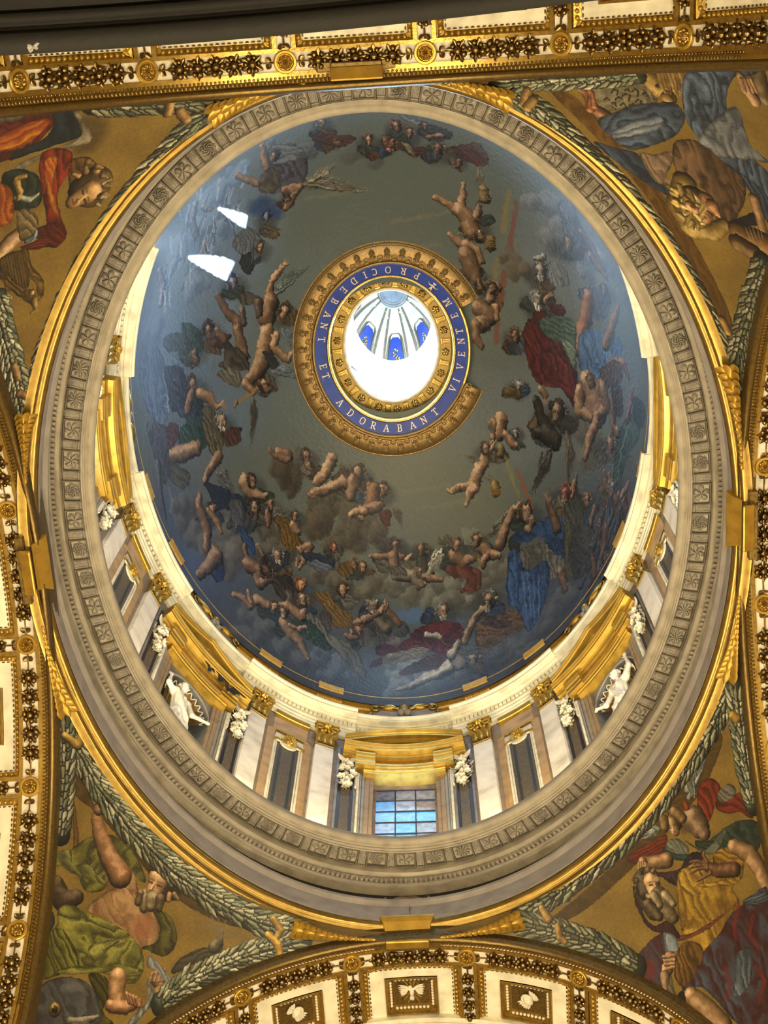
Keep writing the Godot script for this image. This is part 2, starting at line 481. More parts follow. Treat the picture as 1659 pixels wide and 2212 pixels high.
# ---------------------------------------------------------------- big stone ring: architrave, frieze, coffered cornice
func build_entablature() -> void:
	var t := struct("trim_1", "grey stone ring cornice with carved rosettes round the drum opening", "cornice")
	var m := MB.new()
	var F := rframes(0, TAU, 192)
	m.sweep(F, pv([0.14, 23.62, 0.105, 23.64, 0.105, 23.72, 0.125, 23.74, 0.125, 23.86, 0.14, 23.875, 0.14, 24.02, 0.15, 24.04, 0.15, 24.12, 0.12, 24.15, 0.09, 24.2, 0.09, 24.27, 0.46, 24.27]))
	put("architrave", m.mesh(), M.stone_cool, t)
	m = MB.new()
	m.sweep(F, pv([0.46, 24.25, 0.42, 24.3, 0.42, 24.9, 0.46, 24.95]))
	put("frieze", m.mesh(), M.dark_frieze, t)
	m = MB.new()
	var P := pv([0.46, 24.88, 0.25, 24.90, 0.25, 24.95])
	P.append_array(pv([0.235, 24.97, 0.235, 25.02, 0.27, 25.05, 0.27, 25.11, 0.19, 25.115]))
	P.append_array(arc(Vector2(0.19, 25.24), 0.075, -60, -150, 4))
	P.append_array(pv([0.125, 25.30, 0.125, 25.40]))
	m.sweep(F, P)
	P = PackedVector2Array([Vector2(0.125, 25.42), Vector2(-0.205, 25.42), Vector2(-0.205, 25.345), Vector2(-0.235, 25.345), Vector2(-0.235, 25.375), Vector2(-0.262, 25.40), Vector2(-0.262, 25.43), Vector2(-0.285, 25.45)])
	P.append_array(arc(Vector2(-0.325, 25.525), 0.085, -70, -195, 8))
	P.append_array(pv([-0.40, 25.62, 0.6, 25.66]))
	m.sweep(F, P)
	put("cornice", m.mesh(), M.stone, t)
	# laurel bundle carved on the dark frieze, with a shield at the front
	m = MB.new()
	for i in 46:
		for s in [-1, 1]:
			for r in 3:
				var q := wf(deg_to_rad(-90.8) + s * (0.09 + i * 0.0155 + r * 0.004), 0.405, 24.38 + r * 0.17)
				m.leaf(q * Transform3D(Basis(Vector3.FORWARD, s * (PI / 2 + (r - 1) * 0.22)), Vector3.ZERO), 0.17, 0.045, 0.12, 0, 4)
	tag_stuff(put("laurel_leaves", m.mesh(), M.dark_frieze, t))
	m = MB.new()
	var q0 := wf(deg_to_rad(-90.8), 0.40, 24.58)
	m.carved(q0, 0.3, func(r, a): return 0.05 * (1 - r * r) + 0.02 * cos(a * 8) * r * (1 - r), func(a): return 0.8 + 0.35 * absf(cos(a)), 7, 40)
	for s in [-1, 1]:
		for k in 3: m.box(q0, Vector3(s * (0.40 + 0.09 * k), 0, 0.03), Vector3(0.05, 0.4 - 0.08 * k, 0.05), 0.02)
	put("shield", m.mesh(), M.brown, t)
	# coffers: 72 raised blocks with a sunk panel and a rosette, and a leaf console between two blocks
	var A := even(72, -0.08, deg_to_rad(-90.9))
	for i in 72:
		var fr := sf(A[i], -0.045, 25.36)
		var b := put("coffer", S.coffer, M.coffer, t, fr)
		put("rosette", S["rosette%d" % [0, 1, 2, 0, 3, 1, 0, 2, 1, 3, 0, 1][(i * 7) % 12]], M.stone_carved, b, Transform3D(Basis(Vector3.BACK, i * 0.7), Vector3(0, 0, -0.098)))
		var a2 := (A[i] + (A[i + 1] if i < 71 else A[0] + TAU)) * 0.5
		put("console", S.console, M.stone_carved, t, sf(a2, -0.045, 25.36))
	# dentils
	var D := even(440, 0.21, deg_to_rad(-90.9))
	var rest := MB.new()
	for i in 440:
		var near := i < 150 or i >= 290
		var fr := wf(D[i], 0.205, 25.075)
		if near: put("dentil", S.dentil, M.stone, t, fr)
		else: rest.box(fr, Vector3(0, 0, -0.03), Vector3(0.05, 0.085, 0.10), 0.005)
	tag_stuff(put("dentils", rest.mesh(), M.stone, t))
	# thin settlement crack at the front
	m = MB.new()
	var pts := PackedVector3Array()
	for i in 10: pts.append(rp(deg_to_rad(-90.2 + 0.08 * sin(i * 2.1)), 0.10 + (0.03 if i > 2 else 0.0), 23.66 + i * 0.055))
	m.tube(pts, PackedFloat32Array([0.004, 0.005, 0.006, 0.005, 0.006, 0.005, 0.006, 0.005, 0.004, 0.003]), 5)
	put("crack", m.mesh(), M.lead, t)

# ---------------------------------------------------------------- shared carved shapes
var S := {}
func make_shapes() -> void:
	var I := Transform3D()
	var one := func(_a): return 1.0
	# rosettes: 0 five round petals, 1 pinwheel, 2 ten narrow petals, 3 six notched petals
	var spec := [[5, 0.0, 0.75], [7, 2.4, 0.5], [10, 0.3, 0.55], [6, 0.5, 0.8]]
	for k in 4:
		var m := MB.new()
		var np: int = spec[k][0]
		var tw: float = spec[k][1]
		var round_: float = spec[k][2]
		m.carved(I, 0.155, func(r, a):
			var p := absf(cos((a + tw * r) * np * 0.5))
			var g := 1.0 - smoothstep(0.05, 0.5, p)
			var boss := 0.05 * sqrt(maxf(0.0, 1.0 - pow(r / 0.22, 2))) if r < 0.22 else 0.0
			return boss + 0.10 * pow(sin(PI * clampf(r * 0.86 + 0.08, 0, 1)), 0.6) * (1.0 - 0.95 * g) - 0.004,
			func(a): return 0.70 + 0.30 * pow(absf(cos((a + tw) * np * 0.5)), round_), 10, np * 10)
		S["rosette%d" % k] = m.mesh()
	# coffer block hanging from the soffit: bevelled sides, sunk square
	var m := MB.new()
	var o := [0.222, 0.198, 0.192, 0.172, 0.168, 0.168]
	var z := [-0.07, 0.0, 0.02, 0.02, 0.0, -0.10]
	for i in 5:
		var q := []
		for e in [i, i + 1]:
			for s in [[-1, -1], [1, -1], [1, 1], [-1, 1]]: q.append(Vector3(o[e] * s[0], o[e] * s[1] * 0.80, z[e]))
		for j in 4: m.quad(q[j], q[(j + 1) % 4], q[4 + (j + 1) % 4], q[4 + j])
	m.quad(Vector3(-0.168, -0.134, -0.1), Vector3(0.168, -0.134, -0.1), Vector3(0.168, 0.134, -0.1), Vector3(-0.168, 0.134, -0.1))
	S.coffer = m.mesh()
	# console between coffers: fluted slab with a leaf, stepped end towards the opening
	m = MB.new()
	m.box(I, Vector3(0, -0.03, -0.05), Vector3(0.145, 0.25, 0.03), 0.008)
	for x in [-0.055, 0.055]: m.tube(PackedVector3Array([Vector3(x, -0.15, -0.03), Vector3(x, 0.09, -0.03)]), PackedFloat32Array([0.016, 0.016]), 6)
	for k in 4: m.leaf(Transform3D(Basis(Vector3.BACK, (0.25 if k % 2 else -0.25)), Vector3(0, -0.14 + k * 0.05, -0.034)), 0.075, 0.026, 0.2, 0, 4)
	m.box(I, Vector3(0, 0.115, -0.04), Vector3(0.15, 0.035, 0.05), 0.01)
	m.poly(Transform3D(Basis(Vector3.RIGHT, 0.0), Vector3(0, 0, -0.06)), pv([-0.065, 0.13, 0.065, 0.13, 0.09, 0.175, -0.09, 0.175]), 0.045, 0.01)
	S.console = m.mesh()
	m = MB.new()
	m.box(I, Vector3(0, 0, -0.03), Vector3(0.05, 0.085, 0.10), 0.006)
	S.dentil = m.mesh()
	m = MB.new()
	m.box(I, Vector3(0, 0, -0.02), Vector3(0.085, 0.12, 0.06), 0.006)
	S.dentil_big = m.mesh()
	# fruit cluster (z out of the ground): a middle fruit, six round it and leaves between
	for k in 3:
		m = MB.new()
		var rng := RandomNumberGenerator.new()
		rng.seed = 40 + k
		m.ball(Transform3D(Basis(), Vector3(0, 0, 0.045)), Vector3(0.052, 0.052, 0.05), 10, 6)
		for j in 6:
			var a := TAU * j / 6 + k * 0.4 + rng.randf_range(-0.15, 0.15)
			var r := rng.randf_range(0.032, 0.044)
			m.ball(Transform3D(Basis(), Vector3(cos(a) * 0.082, sin(a) * 0.082, 0.026)), Vector3(r, r, r), 8, 5)
			var la := a + 0.52
			m.leaf(Transform3D(Basis(Vector3.BACK, la - PI / 2), Vector3(cos(la) * 0.05, sin(la) * 0.05, 0.012)), 0.105, 0.032, 0.15, 0, 5)
		S["fruit%d" % k] = m.mesh()
	# bow at the end of a fruit string
	m = MB.new()
	for s in [-1, 1]: m.leaf(Transform3D(Basis(Vector3.BACK, s * 0.95), Vector3(0, 0, 0.005)), 0.11, 0.045, 0.25, 0, 5)
	m.tube(PackedVector3Array([Vector3(0, -0.10, 0.012), Vector3(0, 0.02, 0.02)]), PackedFloat32Array([0.013, 0.016]), 6)
	S.bow = m.mesh()
	# roundel: ring with a flower
	m = MB.new()
	m.lathe(Transform3D(Basis(Vector3.RIGHT, PI / 2), Vector3.ZERO), pv([0.165, 0.0, 0.165, 0.035, 0.155, 0.045, 0.125, 0.045, 0.115, 0.03, 0.112, 0.008, 0.0, 0.006]), 28)
	S.roundel_ring = m.mesh()
	m = MB.new()
	m.carved(I, 0.105, func(r, a):
		var p := absf(cos(a * 4 + (2.0 if r > 0.55 else 0.0)))
		return (0.045 if r < 0.2 else 0.0) + 0.045 * absf(sin(PI * r * 1.9)) * (0.35 + 0.65 * p) + 0.01,
		func(a): return 0.9 + 0.1 * absf(cos(a * 4)), 12, 48)
	S.roundel_flower = m.mesh()
	# five small white flowers and a rose for the festoons
	m = MB.new()
	m.carved(I, 0.085, func(r, a): return 0.03 + 0.035 * r * (0.5 + 0.5 * absf(cos(a * 3))) - 0.05 * (1.0 - r) * (1.0 if r > 0.25 else 0.0) + (0.01 if r < 0.25 else 0.0), func(a): return 0.72 + 0.28 * pow(absf(cos(a * 2.5)), 0.6), 7, 40)
	S.blossom = m.mesh()
	m = MB.new()
	m.carved(I, 0.085, func(r, a): return 0.075 * (1.0 - r * r) + 0.018 * sin(r * 17.0 + a), func(a): return 0.92 + 0.08 * cos(a * 5), 14, 30)
	S.rose = m.mesh()

# ---------------------------------------------------------------- hidden LED battens on the ledge of the big cornice
func build_lamps() -> void:
	added_floods()
	var e := mat("led", c(0xfff0d0), 0.5)
	e.emission_enabled = true
	e.emission = c(0xffdfa8); e.emission_energy_multiplier = 2.0
	var m := MB.new()
	m.box(Transform3D(), Vector3.ZERO, Vector3(0.9, 0.05, 0.07), 0.01)
	var housing := m.mesh()
	m = MB.new()
	m.box(Transform3D(), Vector3(0, 0.03, 0), Vector3(0.86, 0.012, 0.05), 0.003)
	var face := m.mesh()
	var A := even(20, -0.1, deg_to_rad(-82))
	for i in 20:
		var fr := wf(A[i], -0.08, 25.70)
		var t := thing("lamp", "LED batten lying on the ledge of the stone ring cornice, hidden by its lip", "lamp", fr, "LED battens on the ledge")
		put("housing", housing, M.lead, t)
		put("lamp_face", face, M.led, t)
		area("batten_light", fr * Vector3(0, 0.06, 0), fr * Vector3(0, 6.0, -0.35), Vector2(0.86, 0.06), Color(1.0, 0.92, 0.72), LED)
const LED := 7.0

func added_floods() -> void:  # four unseen flood lamps, added for highlights on the gilding
	var e := mat("added_flood_glass", c(0xfff0d8), 0.3)
	e.emission_enabled = true
	e.emission = c(0xffe6b8); e.emission_energy_multiplier = 3.0
	var k := 0
	for q in [[-4.6, -5.6, "front left"], [4.6, -5.6, "front right"], [-4.6, 5.8, "back left"], [4.6, 5.8, "back right"]]:
		var p := Vector3(q[0], 11.0, q[1])
		var to := Vector3(-q[0] * 0.75, 24.0, -q[1] * 0.8)
		var t := thing("added_flood", "added unseen flood lamp aimed up at the vault from the %s pier, below the view" % q[2], "lamp", Transform3D(Basis.looking_at(to - p), p), "added flood lamps on the piers")
		var m := MB.new()
		m.box(Transform3D(), Vector3(0, 0, 0.1), Vector3(0.42, 0.42, 0.2), 0.03)
		m.box(Transform3D(), Vector3(0, -0.3, 0.1), Vector3(0.06, 0.3, 0.06), 0.01)
		put("housing", m.mesh(), M.lead, t)
		m = MB.new()
		m.box(Transform3D(), Vector3(0, 0, -0.005), Vector3(0.36, 0.36, 0.012), 0.004)
		put("lamp_face", m.mesh(), M.added_flood_glass, t)
		area("added_flood_light", p + (to - p).normalized() * 0.03, to, Vector2(0.36, 0.36), Color(1.0, 0.90, 0.70), ADDED_FLOOD[k])
		k += 1
const ADDED_FLOOD := [100.0, 100.0, 100.0, 100.0]

# ---------------------------------------------------------------- drum: wall, white cornice, gilded foot of the dome
const BAYS := [-91.1, -43.3, -0.7, 43.0, 90.0, 137.0, 178.6, -138.6]
const PILASTERS := [-108.55, -73.9, -58.3, -28.15, -14.4, 13.4, 28.5, 57.5, 73.0, 107.5, 122.5, 151.5, 164.2, -166.95, -153.45, -123.8]
const PANELS := [-116.1, -66.0, -21.3, 21.0, 65.5, 115.0, 157.8, -160.3]
func build_drum() -> void:
	var w := struct("wall_drum", "curved drum wall behind the pilasters", "wall")
	var m := MB.new()
	var cuts := []
	for k in BAYS.size(): cuts.append([deg_to_rad(BAYS[k]), k % 2])
	# wall skin, leaving the window openings and niches out
	var a := []
	for q in cuts: a.append([tu(q[0], -0.67, 0.47), tu(q[0], 0.67, 0.47)])
	for k in 8:
		var t0: float = a[k][1]
		var t1: float = a[(k + 1) % 8][0]
		while t1 < t0: t1 += TAU
		while t1 - t0 > TAU: t1 -= TAU
		m.sweep(rframes(t0, t1, 14), pv([0.9, 25.4, 0.47, 25.4, 0.47, 32.0]), false)
		m.sweep(rframes(a[k][0], t0, 4), pv([0.47, 32.0, 0.47, 25.4 if k == 3 or k == 5 else 29.6, 0.9, 25.4 if k == 3 or k == 5 else 29.6]), false)
	put("masonry", m.mesh(), M.brown, w)
	# white cornice: forward over the pilaster groups, back in the bays
	var t := struct("trim_3", "bright white dentilled cornice at the top of the drum", "cornice")
	m = MB.new()
	var P := pv([0.60, 31.02, 0.40, 31.02, 0.40, 31.10, 0.37, 31.12, 0.37, 31.21, 0.345, 31.24, 0.345, 31.32, 0.315, 31.35, 0.315, 31.42, 0.345, 31.43, 0.345, 31.625, 0.275, 31.635])
	P.append_array(arc(Vector2(0.235, 31.60), 0.045, 40, 140, 4))
	P.append_array(pv([0.19, 31.655, 0.075, 31.655, 0.075, 31.63, 0.045, 31.63, 0.045, 31.70, 0.03, 31.71]))
	P.append_array(arc(Vector2(0.045, 31.76), 0.05, -110, -185, 5))
	P.append_array(pv([-0.003, 31.79, 0.62, 31.86]))
	var Q := PackedVector2Array()
	for p in P: Q.append(p + Vector2(0.115, 0))
	var dent := []
	for k in 8:
		var tc := deg_to_rad(BAYS[k])
		var t0 := tu(tc, -1.07, 0.1)
		var t1 := tu(tc, 1.07, 0.1)
		var t2 := tu(deg_to_rad(BAYS[(k + 1) % 8]), -1.07, 0.1)
		while t2 < t1: t2 += TAU
		while t2 - t1 > TAU: t2 -= TAU
		m.sweep(rframes(t0, t1, 12), Q)
		m.sweep(rframes(t1, t2, 16), P, true)
		dent.append([t0, t1, 0.365, 22]); dent.append([t1, t2, 0.25, int(round((t2 - t1) * 58))])
	put("moulding", m.mesh(), M.plaster, t)
	var rest := MB.new()
	for q in dent:
		for i in q[3]:
			var tt: float = lerpf(q[0], q[1], (i + 0.5) / q[3])
			var fr := wf(tt, q[2] + 0.055, 31.555)
			if sin(tt) < 0.2: put("dentil", S.dentil_big, M.plaster, t, fr)
			else: rest.box(fr, Vector3(0, 0, -0.02), Vector3(0.085, 0.12, 0.06), 0.006)
	tag_stuff(put("dentils", rest.mesh(), M.plaster, t))
	# gilded attic and moulding at the foot of the dome, broken forward over each pilaster
	t = struct("trim_4", "gilded moulding at the foot of the painted dome with small forward breaks", "moulding")
	m = MB.new()
	P = pv([0.50, 31.8, 0.50, 32.78, 0.46, 32.80, 0.44, 32.88, 0.41, 32.92, 0.41, 33.02])
	P.append_array(arc(Vector2(0.41, 33.10), 0.055, -90, -175, 5))
	P.append_array(pv([0.345, 33.12, 0.345, 33.22, 0.33, 33.25, 0.345, 33.29, 0.42, 33.29]))
	m.sweep(rframes(0, TAU, 160), P)
	put("moulding", m.mesh(), M.gold_matt, t)
	Q = PackedVector2Array()
	for p in P: Q.append(p - Vector2(0.06, 0) if p.y < 33.28 else p - Vector2(0.05, -0.005))
	for k in 16:
		var tc := deg_to_rad(PILASTERS[k])
		m = MB.new()
		m.sweep(rframes(tu(tc, -0.31, 0.3), tu(tc, 0.31, 0.3), 4), Q, true)
		for i in 9:
			var fr := wf(tu(tc, -0.24 + 0.06 * i, 0.4), 0.42, 32.83)
			m.box(fr, Vector3(0, 0, 0), Vector3(0.028, 0.10, 0.06), 0.008)
		put("gilded_block", m.mesh(), M.gold_matt, t)

# ---------------------------------------------------------------- pilasters, wall panels, windows and niches
func build_bays() -> void:
	var cap := capital_mesh()
	var pl := {0: "white marble pilaster with gilded capital just left of the front window", 1: "white marble pilaster with gilded capital just right of the front window", 2: "white marble pilaster between the front right mosaic panel and the right niche", 3: "white marble pilaster between the right niche and the far right mosaic panel", 4: "white marble pilaster beside the right pediment, partly hidden by the stone ring", 12: "gilded capital peeping over the stone ring above the left gilded pediment", 13: "white marble pilaster with gilded capital below the left gilded pediment", 14: "white marble pilaster between the left niche and the far left mosaic panel", 15: "white marble pilaster between the left niche and the front left mosaic panel"}
	for k in pl:
		var tc := deg_to_rad(PILASTERS[k])
		var t := thing("pilaster", pl[k], "pilaster", wf(tc, 0.34, 25.66), "pilasters of the drum")
		var m := MB.new()
		m.box(Transform3D(), Vector3(0, 2.27, -0.07), Vector3(0.43, 4.54, 0.14), 0.012)
		put("shaft", m.mesh(), M.marble, t)
		m = MB.new()
		m.box(Transform3D(), Vector3(0, 4.57, -0.06), Vector3(0.47, 0.05, 0.17), 0.018)
		m.box(Transform3D(), Vector3(0, 4.99, -0.08), Vector3(0.42, 0.80, 0.14), 0.01)
		put("necking", m.mesh(), M.gold, t)
		put("capital", cap, M.gold_bright, t, Transform3D(Basis(), Vector3(0, 4.6, 0)))
	var pn := {0: "tall dark mosaic wall panel with white frame and gilded mask, left of the front window", 1: "tall dark mosaic wall panel with white frame and gilded mask, right of the front window", 2: "far right dark mosaic wall panel with gilded mask, partly hidden by the stone ring", 7: "far left dark mosaic wall panel with white scooped frame and gilded mask"}
	for k in pn: wall_panel(deg_to_rad(PANELS[k]), pn[k], "mosaic wall panels of the drum")
	var bn := {0: "gilded segmental pediment over the front window", 1: "gilded triangular pediment over the right statue niche", 2: "gilded segmental pediment at the right, seen side on", 6: "gilded segmental pediment at the left, seen side on", 7: "gilded triangular pediment over the left statue niche, streaked dark with damp"}
	for k in bn: bay(deg_to_rad(BAYS[k]), k, bn[k])
	build_window(deg_to_rad(BAYS[4]), 4)

func capital_mesh() -> Mesh:
	var m := MB.new()
	var I := Transform3D()
	for i in 3:   # lower leaves
		m.leaf(Transform3D(Basis(), Vector3(-0.14 + 0.14 * i, 0.02, 0.01)), 0.34, 0.085, 0.30, 3, 8)
	for i in 2:
		m.leaf(Transform3D(Basis(), Vector3(-0.07 + 0.14 * i, 0.16, 0.0)), 0.36, 0.08, 0.34, 3, 8)
	for s in [-1, 1]:   # corner scrolls with a leaf under them
		var P := PackedVector3Array()
		var R := PackedFloat32Array()
		for i in 22:
			var a := i * 0.46
			var r := 0.115 * (1.0 - i / 25.0)
			P.append(Vector3(s * (0.19 + r * cos(a + 0.6)), 0.60 + r * sin(a + 0.6), 0.10 + 0.02 * i / 22.0)); R.append(0.032 - 0.0009 * i)
		m.tube(P, R, 7)
		m.leaf(Transform3D(Basis(Vector3.BACK, s * -0.5), Vector3(s * 0.13, 0.28, 0.02)), 0.28, 0.07, 0.4, 2, 7)
	m.carved(Transform3D(Basis(Vector3.RIGHT, 0.2), Vector3(0, 0.68, 0.12)), 0.10, func(r, a): return 0.05 * (1 - r) + 0.045 * sin(PI * r) * (0.4 + 0.6 * absf(cos(a * 2.5))), func(a): return 0.7 + 0.3 * absf(cos(a * 2.5)), 7, 30)
	for i in 4: m.ball(Transform3D(Basis(), Vector3(-0.12 + 0.08 * i, 0.52 - 0.05 * absf(i - 1.5), 0.10)), Vector3(0.04, 0.045, 0.04), 8, 5)
	m.box(I, Vector3(0, 0.80, 0.03), Vector3(0.54, 0.05, 0.22), 0.015)
	return m.mesh()

func wall_panel(tc: float, label: String, group: String) -> void:
	var o := wf(tc, 0.44, 28.0)
	var t := thing("wall_panel", label, "wall panel", o, group)
	var I := Transform3D()
	var m := MB.new()
	for s in [-1, 1]: m.box(I, Vector3(s * 0.44, 0.0, -0.02), Vector3(0.20, 4.5, 0.05), 0.01)
	put("tan_slab", m.mesh(), M.tan, t)
	m = MB.new()
	m.box(I, Vector3(0, 2.56, -0.03), Vector3(0.84, 0.56, 0.06), 0.012)
	put("upper_slab", m.mesh(), M.tan, t)
	m = MB.new()
	m.box(I, Vector3(0, 2.255, -0.005), Vector3(1.0, 0.04, 0.05), 0.012)
	put("gilded_fillet", m.mesh(), M.gold, t)
	m = MB.new()
	m.sweep(rel(o, rframes(tu(tc, -0.42, 0.4), tu(tc, 0.42, 0.4), 5)), pv([0.50, 30.86, 0.42, 30.86, 0.41, 30.90, 0.385, 30.91, 0.385, 30.95, 0.365, 30.99, 0.365, 31.03, 0.5, 31.03]))
	put("gilded_moulding", m.mesh(), M.gold_bright, t)
	# white moulded frame: outer, inner step
	m = MB.new()
	for s in [-1, 1]:
		m.box(I, Vector3(s * 0.325, -0.15, 0.0), Vector3(0.045, 4.2, 0.07), 0.012)
		m.box(I, Vector3(s * 0.28, -0.15, -0.01), Vector3(0.04, 4.1, 0.05), 0.01)
	put("frame", m.mesh(), M.stucco, t)
	# field with the scooped head
	var P := pv([-0.26, -2.2, 0.26, -2.2, 0.26, 1.78])
	for i in 9:
		var x := lerpf(0.17, -0.17, i / 8.0)
		P.append(Vector2(x, 1.74 - 0.16 * sqrt(maxf(0, 1 - pow(x / 0.18, 2)))))
	P.append(Vector2(-0.26, 1.78))
	m = MB.new()
	m.poly(Transform3D(Basis(), Vector3(0, 0, -0.03)), P, 0.02)
	put("field", m.mesh(), M.dark_mosaic, t)
	m = MB.new()
	for s in [-1, 1]: m.box(I, Vector3(s * 0.16, -0.25, -0.008), Vector3(0.06, 3.9, 0.012), 0.003)
	put("stripe", m.mesh(), M.blue_stripe, t)
	# stucco head that carries the mask
	P = pv([-0.35, 1.76, -0.19, 1.76])
	for i in 9:
		var x := lerpf(-0.19, 0.19, i / 8.0)
		P.append(Vector2(x, 1.75 - 0.17 * sqrt(maxf(0, 1 - pow(x / 0.20, 2)))))
	P.append_array(pv([0.19, 1.76, 0.35, 1.76, 0.33, 2.06, -0.33, 2.06]))
	m = MB.new()
	m.poly(I, P, 0.035, 0.012)
	put("head_block", m.mesh(), M.stucco, t)
	# gilded mask: leonine face in a collar of curls, ribbons left and right
	m = MB.new()
	var F := Transform3D(Basis(Vector3.RIGHT, 0.25), Vector3(0, 1.80, 0.05))
	m.ball(F, Vector3(0.085, 0.11, 0.075), 14, 9)
	m.ball(F * Transform3D(Basis(), Vector3(0, -0.03, 0.07)), Vector3(0.026, 0.045, 0.03), 8, 5)
	for s in [-1, 1]:
		m.ball(F * Transform3D(Basis(), Vector3(s * 0.042, -0.035, 0.055)), Vector3(0.034, 0.03, 0.028), 8, 5)
		m.ball(F * Transform3D(Basis(Vector3.BACK, s * -0.3), Vector3(s * 0.04, 0.045, 0.065)), Vector3(0.034, 0.014, 0.02), 8, 5)
	m.ball(F * Transform3D(Basis(), Vector3(0, -0.085, 0.05)), Vector3(0.04, 0.02, 0.025), 8, 5)
	for i in 15:
		var a := PI * (-0.15 + 1.3 * i / 14.0)
		m.leaf(F * Transform3D(Basis(Vector3.BACK, a - PI / 2), Vector3(cos(a) * 0.07, sin(a) * 0.085, 0.01)), 0.11 + 0.02 * (i % 2), 0.03, 0.35, 0, 5)
	for s in [-1, 1]:
		for i in 5: m.leaf(Transform3D(Basis(Vector3.BACK, s * -(1.9 + 0.25 * (i % 2))), Vector3(s * (0.12 + 0.045 * i), 1.84 - 0.012 * i, 0.045)), 0.10, 0.035, 0.3, 0, 5)
		m.ball(Transform3D(Basis(), Vector3(s * 0.33, 1.74, 0.05)), Vector3(0.03, 0.07, 0.03), 8, 6)
	put("mask", m.mesh(), M.gold_bright, t, Transform3D(), "gilded mask with ribbons")
func rel(o: Transform3D, F: Array) -> Array:
	var inv := o.affine_inverse()
	var out := []
	for f in F: out.append(inv * f)
	return out

